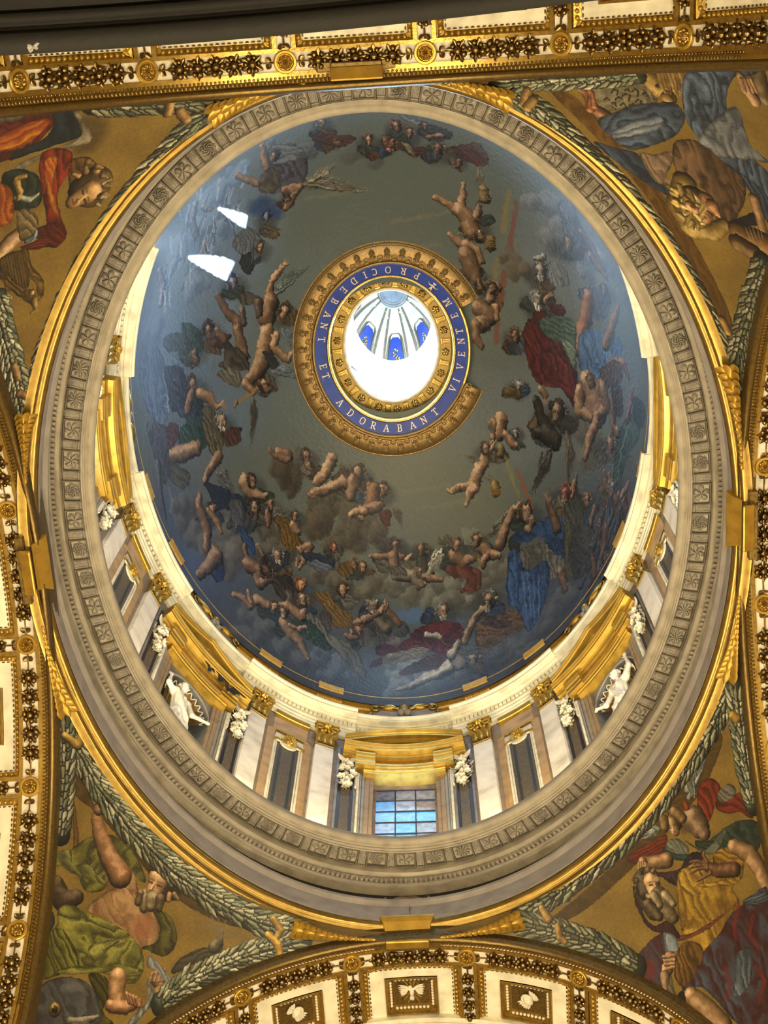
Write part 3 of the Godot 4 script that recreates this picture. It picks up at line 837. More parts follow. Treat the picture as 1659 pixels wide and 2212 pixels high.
func bay(tc: float, k: int, label: String) -> void:
	var niche := k % 2 == 1
	# ---- pediment (one thing): architrave, brackets, cornice, raking or curved top
	var o := wf(tc, 0.45, 29.4)
	var t := thing("pediment", label, "pediment", o, "pediments of the drum")
	var m := MB.new()
	var G := func(u0: float, u1: float, n: int) -> Array: return rel(o, rframes(tu(tc, u0, 0.3), tu(tc, u1, 0.3), n))
	m.sweep(G.call(-0.88, 0.88, 10), pv([0.62, 29.42, 0.34, 29.42, 0.34, 29.50, 0.32, 29.51, 0.32, 29.60, 0.295, 29.62, 0.295, 29.66, 0.27, 29.70, 0.27, 29.73, 0.5, 29.74]), true)
	put("architrave", m.mesh(), M.gold_bright, t)
	m = MB.new()
	m.sweep(G.call(-0.62, 0.62, 8), pv([0.5, 29.74, 0.295, 29.74, 0.295, 29.80, 0.5, 29.80]), true)
	put("pale_strip", m.mesh(), M.plaster, t)
	m = MB.new()
	m.sweep(G.call(-1.06, 1.06, 12), pv([0.5, 29.80, 0.36, 29.80, 0.35, 30.08, 0.5, 30.08]), true)
	put("frieze", m.mesh(), M.gold, t)
	for s in [-1, 1]:
		m = MB.new()
		m.sweep(G.call(s * 0.64, s * 1.08, 4), pv([0.5, 29.62, 0.25, 29.62, 0.25, 29.74, 0.235, 29.75, 0.235, 29.86, 0.20, 29.90, 0.20, 29.95, 0.175, 29.99, 0.175, 30.05, 0.5, 30.08]), true)
		put("bracket", m.mesh(), M.gold_bright, t)
	m = MB.new()
	var CP := pv([0.5, 30.03, 0.30, 30.05, 0.28, 30.10, 0.255, 30.12, 0.255, 30.15, 0.145, 30.16, 0.145, 30.23, 0.12, 30.25, 0.12, 30.28, 0.085, 30.32, 0.085, 30.345, 0.5, 30.37])
	m.sweep(G.call(-1.36, 1.36, 16), CP, true)
	put("cornice", m.mesh(), M.gold_bright, t)
	# curved or raking cornice
	var F := []
	var n := 26
	var hh := func(u: float) -> float:
		var q := clampf(absf(u) / 1.33, 0, 1)
		return 30.34 + 0.24 + (0.52 * (1.0 - q) if niche else 0.50 * (1.0 - q * q))
	var tri_u := []
	for i in n + 1: tri_u.append(lerpf(-1.345, 1.345, float(i) / n))
	for u: float in tri_u:
		var tt := tu(tc, u, 0.3)
		var w := wf(tt, 0, 0)
		var sl: float = (hh.call(u + 0.02) - hh.call(u - 0.02)) / 0.04
		var up := (Vector3.UP - w.basis.x * sl).normalized()
		F.append(Transform3D(Basis(Vector3(cos(tt), 0, sin(tt)), up, w.basis.x), rp(tt, 0, hh.call(u))))
	m = MB.new()
	m.sweep(rel(o, F), pv([0.5, -0.24, 0.30, -0.23, 0.285, -0.19, 0.25, -0.18, 0.25, -0.15, 0.155, -0.145, 0.155, -0.08, 0.125, -0.065, 0.125, -0.035, 0.085, 0.0, 0.085, 0.025, 0.5, 0.04]), true)
	put("raking_cornice" if niche else "curved_cornice", m.mesh(), M.gold_bright, t)
	m = MB.new()
	m.sweep(G.call(-1.25, 1.25, 12), pv([0.40, 30.3, 0.40, 30.95]))
	for s in [-1, 1]:
		for i in 5: m.leaf(Transform3D(Basis(Vector3.BACK, s * -(1.25 - 0.1 * i)), Vector3(s * (0.10 + 0.16 * i), 1.04 + 0.05 * (i % 2), -0.0 - 0.012 * i)), 0.22, 0.06, 0.25, 2, 6)
	put("tympanum", m.mesh(), M.gold_dark, t)
	if k == 7:   # dark damp stains of the left niche
		m = MB.new()
		for q in [[0.50, 0.30, 0.30, 0.17], [0.95, 0.33, 0.34, 0.17], [0.15, 0.22, 0.22, 0.1], [0.75, 0.12, 0.2, 0.1]]:
			m.carved(wf_rel(o, tu(tc, q[0], 0.3), 0.168, 29.78 + q[1]), q[2], func(r, a): return 0.004 * (1 - r), func(a): return 0.55 + 0.25 * sin(3 * a + q[0]) + 0.15 * cos(7 * a), 3, 26)
		put("damp_stain", m.mesh(), M.shade_and_stain, t, Transform3D(), "dark damp stain on the gilding")
	# ---- moulded side frames and coloured strips of the wall (parts of the drum bay)
	var word := {0: "front window", 1: "right niche", 2: "right window", 6: "left window", 7: "left niche"}
	for s in [-1, 1]:
		var side: String = "left" if s < 0 else "right"
		var fr := wf(tu(tc, s * 1.27, 0.45), 0.46, 27.5)
		var b := thing("mosaic_strip", "dark mosaic strip with purple bands on the %s of the %s" % [side, word[k]], "wall strip", fr, "mosaic strips beside the openings")
		for q in [["border", 0.0, 0.46, M.grey_marble, 0.0], ["field", 0.0, 0.20, M.dark_mosaic, 0.014], ["purple_band", -0.135, 0.07, M.purple, 0.014], ["purple_band", 0.135, 0.07, M.purple, 0.014]]:
			m = MB.new()
			m.box(Transform3D(), Vector3(q[1], 0.6, q[4]), Vector3(q[2], 4.9, 0.03), 0.004)
			put(q[0], m.mesh(), q[3], b)
		# eared frame
		fr = wf(tu(tc, s * 0.96, 0.45), 0.45, 27.5)
		b = thing("jamb_frame", "moulded stone jamb with an ear on the %s of the %s" % [side, word[k]], "jamb", fr, "jambs of the openings")
		m = MB.new()
		m.box(Transform3D(), Vector3(s * 0.05, 0, 0.02), Vector3(0.05, 3.9, 0.10), 0.018)
		m.box(Transform3D(), Vector3(s * 0.095, 1.65, 0.02), Vector3(0.055, 0.62, 0.12), 0.018)
		put("outer_moulding", m.mesh(), M.stucco, b)
		m = MB.new()
		m.box(Transform3D(), Vector3(-s * 0.0, 0, 0.0), Vector3(0.05, 3.9, 0.09), 0.012)
		m.box(Transform3D(), Vector3(-s * 0.06, 0, -0.02), Vector3(0.08, 3.9, 0.08), 0.02)
		put("fascia", m.mesh(), M.grey_marble, b)
		m = MB.new()
		m.box(Transform3D(), Vector3(-s * 0.15, 0, -0.03), Vector3(0.11, 3.9, 0.06), 0.012)
		m.box(Transform3D(), Vector3(-s * 0.25, 0, -0.17), Vector3(0.08, 3.9, 0.34), 0.01)
		put("reveal", m.mesh(), M.brown, b)
	if niche: build_niche(tc, word[k])
	else: build_window(tc, k)
func wf_rel(o: Transform3D, t: float, d: float, h: float) -> Transform3D:
	return o.affine_inverse() * wf(t, d, h)

func build_window(tc: float, k: int) -> void:
	var o := wf(tc, 0.80, 27.0)
	var names := {0: ["window_1", "front drum window with small leaded panes, some blue with sky"], 2: ["window_2", "right drum window hidden below the pediment"], 4: ["window_3", "back drum window hidden by the stone ring"], 6: ["window_4", "left drum window hidden below the pediment"]}
	var t := struct(names[k][0], names[k][1], "window")
	t.transform = o
	var I := Transform3D()
	var m := MB.new()
	m.box(I, Vector3(0, 2.66, 0.10), Vector3(1.5, 0.24, 0.3), 0.01); m.box(I, Vector3(0, 2.54, 0.0), Vector3(1.3, 0.05, 0.10), 0.01)
	for s in [-1, 1]: m.box(I, Vector3(s * 0.665, 1.1, 0.0), Vector3(0.07, 3.4, 0.10), 0.01)
	put("frame", m.mesh(), M.brown, t)
	m = MB.new()
	for x in [-0.217, 0.217]: m.box(I, Vector3(x, 1.0, 0.02), Vector3(0.025, 3.1, 0.03), 0.006)
	for i in 7: m.box(I, Vector3(0, 2.515 - 0.45 * i, 0.025), Vector3(1.28, 0.026, 0.03), 0.006)
	put("glazing_bars", m.mesh(), M.lead, t)
	for r in 6:
		for q in 3:
			var i := r * 3 + q
			var g := glass[[0, 1, 2, 3, 4, 5, 3, 3, 6, 4, 3, 1, 3, 3, 4, 3, 3, 4][i]] as Material
			m = MB.new()
			m.box(Transform3D(Basis(Vector3.RIGHT, 0.02 * sin(i * 2.3)), Vector3.ZERO), Vector3.ZERO, Vector3(0.418, 0.425, 0.008), 0.002)
			put("pane", m.mesh(), g, t, Transform3D(Basis(), Vector3(-0.434 + 0.434 * q, 2.29 - 0.45 * r, 0.01)))
var glass := []
func make_glass() -> void:   # grimy panes lit from the sky behind them: grey, violet grey, blues
	for q in [[0x6f7486, 0.45], [0x8f939c, 0.5], [0x9a9ca2, 0.5], [0x58a0dd, 0.75], [0x8ba0be, 0.6], [0x85868c, 0.5], [0x4aa4e8, 0.85]]:
		var m := mat("pane_%d" % glass.size(), c(q[0]), 0.12, 0.0, noise_tex(0.02, 4, [c(0x6a6a70), c(0xc8c8d0), c(0xffffff)], 20 + glass.size(), 128), 1.6, M.bump, 0.4)
		m.emission_enabled = true
		m.emission = c(q[0]); m.emission_energy_multiplier = q[1]
		glass.append(m)

func build_niche(tc: float, word: String) -> void:
	var o := wf(tc, 0.50, 28.0)
	var lab := "dark arched niche with gilded scallop shell, %s of the front window" % ("left" if "left" in word else "right")
	var t := thing("niche", lab, "niche", o, "statue niches")
	var m := MB.new()
	var R := 0.66
	var rows := []
	for h in [-2.2, -1.0, 0.0, 0.62]:
		var row := PackedVector3Array()
		for i in 21:
			var a := PI * i / 20
			row.append(Vector3(R * cos(a), h, -0.02 - R * 0.95 * sin(a)))
		rows.append(row)
	m.grid(rows)
	put("back_wall", m.mesh(), M.niche_blue, t)
	# wall above the arch
	m = MB.new()
	var P := pv([-0.78, 0.55, -R, 0.62])
	for i in 17:
		var a := PI - PI * i / 16
		P.append(Vector2(R * cos(a), 0.62 + R * sin(a)))
	P.append_array(pv([0.78, 0.55, 0.78, 1.62, -0.78, 1.62]))
	m.poly(Transform3D(Basis(), Vector3(0, 0, -0.05)), P, 0.05)
	for s in [-1, 1]: m.box(Transform3D(), Vector3(s * 0.72, -0.8, -0.03), Vector3(0.12, 2.8, 0.06), 0.0)
	put("spandrel", m.mesh(), M.niche_blue, t)
	m = MB.new()
	var pts := PackedVector3Array()
	var rad := PackedFloat32Array()
	for i in 25:
		var a := PI * i / 24
		pts.append(Vector3(R * 1.02 * cos(a), 0.62 + R * 1.02 * sin(a), 0.01)); rad.append(0.028)
	m.tube(pts, rad, 8)
	put("arch_moulding", m.mesh(), M.grey_marble, t)
	# quarter dome behind the shell
	m = MB.new()
	rows = []
	for i in 11:
		var f := PI * 0.5 * i / 10
		var row := PackedVector3Array()
		for j in 21:
			var a := PI * j / 20
			row.append(Vector3(R * cos(a) * cos(f), 0.62 + R * sin(f), -0.02 - R * 0.95 * sin(a) * cos(f)))
		rows.append(row)
	m.grid(rows)
	put("half_dome", m.mesh(), M.niche_blue, t)
	# ribbed scallop shell fanned from the back of the niche, with a pale wavy rim
	m = MB.new()
	rows = []
	var ribs := 13
	var rim := PackedVector3Array()
	for i in 9:
		var r := i / 8.0
		var row := PackedVector3Array()
		for j in ribs * 8 + 1:
			var a := lerpf(-0.28, PI + 0.28, float(j) / (ribs * 8))
			var wv := cos(TAU * j / 8.0)
			var rr := 0.56 * r * (1.0 + 0.035 * wv * r)
			var p := Vector3(rr * cos(a), 0.55 + rr * sin(a), -0.52 + 0.46 * r * r + 0.035 * wv * r)
			row.append(p)
			if i == 8: rim.append(p + Vector3(0, 0, 0.01))
		rows.append(row)
	m.grid(rows)
	put("shell", m.mesh(), M.gold_dark, t)
	m = MB.new()
	rad = PackedFloat32Array()
	for p in rim: rad.append(0.013)
	m.tube(rim, rad, 6)
	put("shell_rim", m.mesh(), M.stucco, t)

# ---------------------------------------------------------------- painted dome
func dome_at(s: float, t: float) -> Vector3:
	return Vector3(5.81 * cos(deg_to_rad(63.6) * s) * cos(t), 33.2 + 6.26 * sin(deg_to_rad(63.6) * s), 7.34 * cos(deg_to_rad(66.9) * s) * sin(t))
func build_dome() -> void:
	var t := struct("ceiling", "oval dome painted with a cloudy sky crowded with saints and angels", "dome")
	var m := MB.new()
	var rows := []
	var U := []
	for i in 61:
		var s := lerpf(-0.06, 1.14, i / 60.0)
		var row := PackedVector3Array()
		var u := PackedVector2Array()
		for j in 161:
			var a := TAU * j / 160
			row.append(dome_at(s, a))
			var r := 0.49 * (1.0 - 0.72 * s) / 1.05
			u.append(Vector2(0.5 + r * cos(a), 0.5 + r * sin(a)))
		rows.append(row); U.append(u)
	m.grid(rows, true, U)
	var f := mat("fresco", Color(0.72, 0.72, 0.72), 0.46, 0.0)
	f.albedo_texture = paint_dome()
	f.metallic_specular = 0.45
	f.normal_enabled = true; f.normal_texture = M.tess; f.normal_scale = 0.10
	f.uv1_scale = Vector3.ONE
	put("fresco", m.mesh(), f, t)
	# outer shell, so that sun and sky stay outside
	m = MB.new()
	rows = []
	for i in 21:
		var s := lerpf(-0.1, 1.02, i / 20.0)
		var row := PackedVector3Array()
		for j in 81:
			var p := dome_at(s, TAU * j / 80)
			row.append(p + Vector3(p.x * 0.09, 0.35, p.z * 0.09))
		rows.append(row)
	m.grid(rows, true)
	m.sweep(eframes(0, TAU, 64), pv([0.9, 39.15, 0.9, 39.5, 0.5, 39.5]))
	put("outer_shell", m.mesh(), M.roof, t)

# frames on the small oval of the oculus
func eframe(t: float) -> Transform3D:
	return Transform3D(Basis(Vector3(cos(t), 0, sin(t)), Vector3.UP, Vector3(-sin(t), 0, cos(t))), Vector3(2.02 * cos(t), 0, 2.29 * sin(t)))
func eframes(t0: float, t1: float, k: int) -> Array:
	var F := []
	for i in k + 1: F.append(eframe(lerpf(t0, t1, float(i) / k)))
	return F
# z = n (given in the profile plane as e, h), y towards the axis along the surface, x to the right
func ef(t: float, e: float, h: float, slope := 0.0) -> Transform3D:
	var w := -Vector3((2.29 + e) * cos(t), 0, (2.02 + e) * sin(t)).normalized()
	var y := (w * cos(slope) + Vector3.UP * sin(slope)).normalized()
	var x := Vector3.UP.cross(w)
	return Transform3D(Basis(x, y, x.cross(y)), Vector3((2.02 + e) * cos(t), h, (2.29 + e) * sin(t)))

func build_oculus() -> void:
	# carved gilded frame; the painted figures break across it at the right
	var t := struct("trim_5", "carved gilded frame of leaves and palmettes round the eye of the dome", "frame")
	var m := MB.new()
	var P := pv([0.62, 38.93])
	P.append_array(arc(Vector2(0.555, 38.83), 0.03, 60, -200, 7))
	P.append_array(pv([0.50, 38.83, 0.47, 38.82, 0.46, 38.78, 0.40, 38.76, 0.30, 38.74, 0.18, 38.735, 0.12, 38.75, 0.11, 38.80, 0.06, 38.82]))
	P.append_array(arc(Vector2(0.02, 38.79), 0.04, 0, -180, 6))
	P.append_array(pv([-0.02, 38.84]))
	var t0 := deg_to_rad(GAP[1])
	var t1 := deg_to_rad(GAP[0]) + TAU
	m.sweep(eframes(t0, t1, 120), P, false)
	put("moulding", m.mesh(), M.gold_cool, t)
	m = MB.new()
	m.sweep(eframes(0, TAU, 120), pv([0.06, 38.84, 0.06, 38.80, 0.04, 38.76, 0.0, 38.76, -0.02, 38.80, -0.02, 38.86]))
	put("inner_fillet", m.mesh(), M.gold, t)
	var mo := MB.new()
	var I := Transform3D()
	for i in 5: mo.leaf(Transform3D(Basis(Vector3.BACK, (i - 2) * 0.42), Vector3((i - 2) * 0.022, 0.10, 0.0)), 0.20 - 0.02 * absf(i - 2), 0.036, 0.35, 0, 6)
	mo.ball(Transform3D(Basis(), Vector3(0, 0.10, 0.02)), Vector3(0.03, 0.045, 0.03), 8, 5)
	for s in [-1, 1]: mo.leaf(Transform3D(Basis(Vector3.BACK, s * 1.0), Vector3(s * 0.03, 0.04, 0.0)), 0.13, 0.04, 0.3, 0, 5)
	var palm := mo.mesh()
	mo = MB.new()
	var pts := PackedVector3Array()
	var rd := PackedFloat32Array()
	for i in 13:
		var a := PI * (-0.15 + 1.3 * i / 12.0)
		pts.append(Vector3(0.055 * cos(a), 0.02 + 0.055 * sin(a), 0.02)); rd.append(0.016)
	mo.tube(pts, rd, 6)
	for i in 4: mo.leaf(Transform3D(Basis(Vector3.BACK, (i - 1.5) * 0.5), Vector3((i - 1.5) * 0.03, -0.05, 0.0)), 0.09, 0.022, 0.2, 0, 4)
	var curl := mo.mesh()
	for i in 32:
		var a := t0 + (t1 - t0) * (i + 0.5) / 32
		put("palmette", palm, M.gold_cool, t, ef(a, 0.10, 38.72, 0.0) * Transform3D(Basis(Vector3.BACK, PI).scaled(Vector3(1.25, 1.2, 1.3)), Vector3.ZERO))
		put("leaf_curl", curl, M.gold_cool, t, ef(t0 + (t1 - t0) * (i + 1.0) / 32, 0.13, 38.715, 0.0) * Transform3D(Basis(Vector3.BACK, PI).scaled(Vector3.ONE * 1.2), Vector3.ZERO))
	m = MB.new()
	for i in 230:
		m.ball(eframe(t0 + (t1 - t0) * (i + 0.5) / 230) * Transform3D(Basis(), Vector3(0.515, 38.80, 0)), Vector3(0.018, 0.018, 0.022), 6, 4)
	tag_stuff(put("beading", m.mesh(), M.gold, t))
	# blue band with the inscription
	t = struct("trim_6", "sloping blue band with the gold Latin inscription inside the gilded frame", "frieze")
	m = MB.new()
	m.sweep(eframes(0, TAU, 120), pv([-0.01, 38.84, -0.33, 38.96]))
	put("blue_ground", m.mesh(), M.azure, t)
	var font := SystemFont.new()
	font.font_names = PackedStringArray(["Droid Serif"])
	var cache := {}
	for q in LETTERS:
		var ch: String = q[0]
		if not cache.has(ch):
			var tm := TextMesh.new()
			tm.text = ch; tm.font = font; tm.font_size = 32; tm.pixel_size = 0.0080; tm.depth = 0.02; tm.curve_step = 1.0
			cache[ch] = tm
		var fr := ef(deg_to_rad(q[1]), -0.17, 38.895, atan2(0.12, 0.32))
		if ch == ",": fr = ef(deg_to_rad(q[1]), -0.06, 38.855, atan2(0.12, 0.32))
		put("letter", cache[ch], M.letter, t, fr * Transform3D(Basis.from_scale(Vector3(0.92, 1.0, 1.0)), Vector3(0, 0, 0.012)))
	m = MB.new()
	var of := ef(deg_to_rad(ORNAMENT), -0.17, 38.895, atan2(0.12, 0.32))
	for s in [-1, 1]:
		for i in 3: m.leaf(of * Transform3D(Basis(Vector3.BACK, s * (0.5 + 0.8 * i)), Vector3(s * 0.02, 0.04 - 0.04 * i, 0.01)), 0.13 - 0.02 * i, 0.025, 0.1, 2, 6)
		m.tube(PackedVector3Array([of * Vector3(0, 0, 0.015), of * Vector3(s * 0.10, 0.03, 0.015), of * Vector3(s * 0.16, -0.02, 0.015)]), PackedFloat32Array([0.012, 0.009, 0.005]), 6)
	put("flourish", m.mesh(), M.letter, t)
	# inner gilded ring: leaf-and-bead, coffers with rosettes, pale lip
	t = struct("trim_7", "bright gilded ring of small rosettes and brackets round the lantern opening", "ring")
	m = MB.new()
	P = pv([-0.32, 38.94])
	P.append_array(arc(Vector2(-0.35, 38.97), 0.035, 20, -180, 6))
	P.append_array(pv([-0.385, 39.06, -0.40, 39.08, -0.40, 39.16, -0.385, 39.2, -0.39, 39.38, -0.43, 39.43]))
	m.sweep(eframes(0, TAU, 120), P)
	put("moulding", m.mesh(), M.gold, t)
	m = MB.new()
	m.sweep(eframes(0, TAU, 120), pv([-0.42, 39.44, -0.72, 39.47, -0.72, 39.43, -0.74, 39.43, -0.74, 39.46]))
	put("soffit", m.mesh(), M.gold_dark, t)
	m = MB.new()
	P = pv([-0.735, 39.47, -0.75, 39.46])
	P.append_array(arc(Vector2(-0.77, 39.50), 0.045, -60, -190, 6))
	P.append_array(pv([-0.79, 39.56, -0.60, 39.60]))
	m.sweep(eframes(0, TAU, 120), P)
	put("lip", m.mesh(), M.stucco, t)
	m = MB.new()
	for i in 120:
		m.leaf(ef(TAU * i / 120, -0.395, 39.22, PI / 2) * Transform3D(Basis(), Vector3(0, 0, 0.005)), 0.13, 0.035, 0.2, 0, 4)
	tag_stuff(put("leaf_moulding", m.mesh(), M.gold_bright, t))
	var br := MB.new()
	br.box(I, Vector3(0, 0, -0.01), Vector3(0.15, 0.26, 0.06), 0.012)
	for x in [-0.045, 0.0, 0.045]: br.tube(PackedVector3Array([Vector3(x, -0.11, 0.025), Vector3(x, 0.07, 0.025)]), PackedFloat32Array([0.014, 0.014]), 6)
	br.box(I, Vector3(0, 0.11, 0.02), Vector3(0.17, 0.05, 0.05), 0.012)
	var bm := br.mesh()
	for i in 18:
		var a := deg_to_rad(-88.0 + 20.0 * i)
		var fr := ef(a, -0.58, 39.45, 0.0)
		put("rosette", S["rosette%d" % (i % 2 * 3)], M.gold, t, Transform3D(fr.basis.scaled_local(Vector3(0.72, 0.72, 0.8)), fr.origin) * Transform3D(Basis(Vector3.RIGHT, PI), Vector3(0, 0, 0)) * Transform3D(Basis(Vector3.RIGHT, PI), Vector3(0, 0, 0.01)))
		put("bracket", bm, M.gold, t, ef(a + deg_to_rad(10), -0.57, 39.45, 0.0))
const GAP := [-25.0, 26.0]
const ORNAMENT := 50.2
const LETTERS := [["P", 64.8], ["R", 76.1], ["O", 88.6], ["C", 99.6], ["I", 107.6], ["D", 117.6], ["E", 128.0], ["B", 139.1], ["A", 150.5], ["N", 158.9], ["T", 169.0], [",", 175.0], ["E", -171.3], ["T", -164.1], ["A", -141.4], ["D", -130.1], ["O", -118.7], ["R", -109.2], ["A", -98.2], ["B", -87.0], ["A", -76.1], ["N", -66.1], ["T", -54.8], ["V", -32.1], ["I", -25.0], ["V", -14.9], ["E", -5.6], ["N", 3.7], ["T", 11.0], ["E", 22.8], ["M", 33.9]]

# ---------------------------------------------------------------- lantern
func lframe(t: float) -> Transform3D:
	return Transform3D(Basis(Vector3(cos(t), 0, sin(t)), Vector3.UP, Vector3(-sin(t), 0, cos(t))), Vector3(1.21 * cos(t), 0, 1.48 * sin(t)))
func lframes(t0: float, t1: float, k: int) -> Array:
	var F := []
	for i in k + 1: F.append(lframe(lerpf(t0, t1, float(i) / k)))
	return F
func build_lantern() -> void:
	var w := struct("wall_lantern", "white lantern drum with tall open windows, blazing with daylight", "wall")
	var m := MB.new()
	m.sweep(lframes(0, TAU, 64), pv([-0.02, 39.58, 0.20, 39.62, 0.20, 39.75, 0.5, 39.75, 0.5, 39.4]))
	m.sweep(lframes(0, TAU, 64), pv([0.5, 43.5, 0.24, 43.5, 0.24, 44.0, 0.5, 44.4]))
	put("ring_walls", m.mesh(), M.plaster, w)
	for k in 8:
		var tc := deg_to_rad(-70.5 + 45 * k)
		m = MB.new()
		m.sweep(lframes(tc - LW, tc + LW, 5), pv([0.5, 39.7, 0.24, 39.7, 0.24, 43.55, 0.5, 43.55]), true)
		m.sweep(lframes(tc - 0.13, tc + 0.13, 3), pv([0.4, 39.7, 0.17, 39.7, 0.17, 43.0, 0.4, 43.0]), true)
		for q in [[tc + LW, tc + LW + 0.135], [tc - LW, tc - LW - 0.135]]:   # unseen wedges added at each window foot to shape the sun patches
			for i in 6: m.sweep(lframes(lerpf(q[0], q[1], i / 6.0), lerpf(q[0], q[1], (i + 1) / 6.0), 1), pv([0.5, 39.7, 0.3, 39.7, 0.3, 40.55 - 0.13 * i, 0.5, 40.55 - 0.13 * i]), true)
		put("pier", m.mesh(), M.plaster, w)
		m = MB.new()
		var fr := lframe(tc) * Transform3D(Basis(Vector3.UP, -PI / 2), Vector3(0.17, 43.05, 0))
		fr = Transform3D(Basis(Vector3.UP.cross(-lframe(tc).basis.x), Vector3.UP, -lframe(tc).basis.x), lframe(tc) * Vector3(0.17, 43.0, 0))
		for i in 3: m.leaf(fr * Transform3D(Basis(), Vector3(-0.10 + 0.10 * i, 0, 0)), 0.26, 0.07, 0.35, 2, 6)
		for s in [-1, 1]: m.ball(fr * Transform3D(Basis(), Vector3(s * 0.13, 0.25, 0.06)), Vector3(0.06, 0.06, 0.05), 8, 6)
		m.box(fr, Vector3(0, 0.33, 0.03), Vector3(0.36, 0.05, 0.2), 0.01)
		put("capital", m.mesh(), M.stucco, w)
	var t := struct("trim_8", "white ring cornice of the lantern", "cornice")
	m = MB.new()
	m.sweep(lframes(0, TAU, 80), pv([0.5, 43.9, 0.24, 43.9, 0.22, 44.05, 0.19, 44.06, 0.19, 44.2, 0.14, 44.25, 0.14, 44.30, 0.02, 44.31, 0.02, 44.38, -0.03, 44.44, -0.03, 44.48, 0.3, 44.52]))
	put("moulding", m.mesh(), M.plaster, t)
	# lantern vault: eight panels between ribs, eye at the top
	t = struct("ceiling", "small ribbed vault of the lantern with blue panels and gilded relief", "vault")
	var at := func(s: float, a: float, lift: float) -> Vector3:
		var f := deg_to_rad(71) * s
		var r := cos(f)
		return Vector3((1.36 + lift) * r * cos(a), 44.5 + (4.1 + lift) * sin(f), (1.60 + lift) * r * sin(a))
	var strip := func(a0: float, a1: float, s0: float, s1: float, lift: float, ease: float) -> Array:
		var rows := []
		for i in 13:
			var s := lerpf(s0, s1, i / 12.0)
			var row := PackedVector3Array()
			for j in 9: row.append(at.call(s, lerpf(a0, a1, j / 8.0), lift))
			rows.append(row)
		return rows
	m = MB.new()
	m.grid(strip.call(0, TAU, -0.02, 1.02, 0.10, 0))
	var full := []
	for i in 25:
		var row := PackedVector3Array()
		for j in 97: row.append(at.call(lerpf(-0.02, 1.02, i / 24.0), TAU * j / 96, 0.08))
		full.append(row)
	m = MB.new()
	m.grid(full, true)
	put("vault", m.mesh(), M.plaster, t)
	for k in 8:
		var tc := deg_to_rad(-90 + 45 * k)
		var rb := tc + deg_to_rad(22.5)
		m = MB.new()
		m.grid(strip.call(rb - 0.10, rb + 0.10, 0, 0.97, 0.03, 0))
		for s in [-1, 1]: m.grid(strip.call(rb + s * 0.10, rb + s * 0.10, 0, 0.97, 0.05, 0))
		put("rib", m.mesh(), M.stucco, t)
		m = MB.new()
		for s in [-1, 1]:
			for j in 2:
				var pts := PackedVector3Array()
				var rd := PackedFloat32Array()
				for i in 13:
					pts.append(at.call(lerpf(0, 0.97, i / 12.0), rb + s * (0.10 + j * 0.035), 0.02 + j * 0.03)); rd.append(0.022)
				m.tube(pts, rd, 6)
		put("rib_moulding", m.mesh(), M.brown, t)
		m = MB.new()
		for i in 12:
			var p: Vector3 = at.call(0.05 + 0.075 * i, rb, 0.015)
			var up: Vector3 = (at.call(0.10 + 0.075 * i, rb, 0.015) - p).normalized()
			var z := -Vector3(p.x, 0.6, p.z).normalized()
			var x := up.cross(z).normalized()
			var fr := Transform3D(Basis(x, up, x.cross(up)), p)
			m.carved(fr, 0.055 - 0.002 * i, func(r, a): return 0.03 * sin(PI * r) * (0.5 + 0.5 * cos(a * 3)) + 0.01, func(a): return 0.8 + 0.2 * cos(a * 3), 4, 18)
			m.leaf(fr * Transform3D(Basis(Vector3.BACK, 0.8 if i % 2 else -0.8), Vector3(0, 0.05, 0.0)), 0.11, 0.035, 0.3, 0, 5)
		put("rib_ornament", m.mesh(), M.stucco, t)
		# panel: moulded frame tapering upwards, blue field, gilded relief at its foot
		var half := func(s: float) -> float: return lerpf(0.235, 0.185, s)
		for j in 2:
			m = MB.new()
			var pts := PackedVector3Array()
			var rd := PackedFloat32Array()
			var off := 0.035 * j
			for i in 11: pts.append(at.call(lerpf(0.03, 0.56, i / 10.0), tc - half.call(i / 10.0) + off, 0.06))
			for q in [[-0.5, 0.62], [0.5, 0.62]]: pts.append(at.call(q[1], tc + q[0] * 0.22, 0.06))
			for i in 11: pts.append(at.call(lerpf(0.56, 0.03, i / 10.0), tc + half.call(1.0 - i / 10.0) - off, 0.06))
			for i in pts.size(): rd.append(0.024 - 0.006 * j)
			m.tube(pts, rd, 6)
			put("panel_frame", m.mesh(), M.gold_dark if j else M.brown, t)
		m = MB.new()
		var rows := []
		for i in 12:
			var s := lerpf(0.02, 0.57, i / 11.0)
			var hw: float = half.call(i / 11.0) - 0.05
			if i == 11: hw *= 0.6
			var row := PackedVector3Array()
			for q in 7: row.append(at.call(s, tc + lerpf(-hw, hw, q / 6.0), 0.068))
			rows.append(row)
		m.grid(rows)
		put("blue_field", m.mesh(), M.azure, t)
		m = MB.new()
		var rng := RandomNumberGenerator.new()
		rng.seed = 77 + k
		for i in 22:
			var s := 0.04 + 0.34 * i / 22.0
			var wv := lerpf(0.12, 0.035, i / 21.0)
			var p: Vector3 = at.call(s, tc + rng.randf_range(-wv, wv), 0.05)
			m.ball(Transform3D(Basis(Vector3.UP, rng.randf() * 3.0) * Basis(Vector3.BACK, rng.randf_range(-0.8, 0.8)), p), Vector3(0.055, 0.026, 0.03), 8, 5)
		put("flame_relief", m.mesh(), M.gold, t, Transform3D(), "gilded flame-like relief")
	m = MB.new()
	m.lathe(Transform3D(Basis(), Vector3(0, 48.35, 0)), pv([0.52, 0.05, 0.48, -0.04, 0.43, -0.05, 0.41, 0.0, 0.36, 0.02, 0.35, 0.08]), 40)
	put("eye_ring", m.mesh(), M.grey_marble, t)
	m = MB.new()
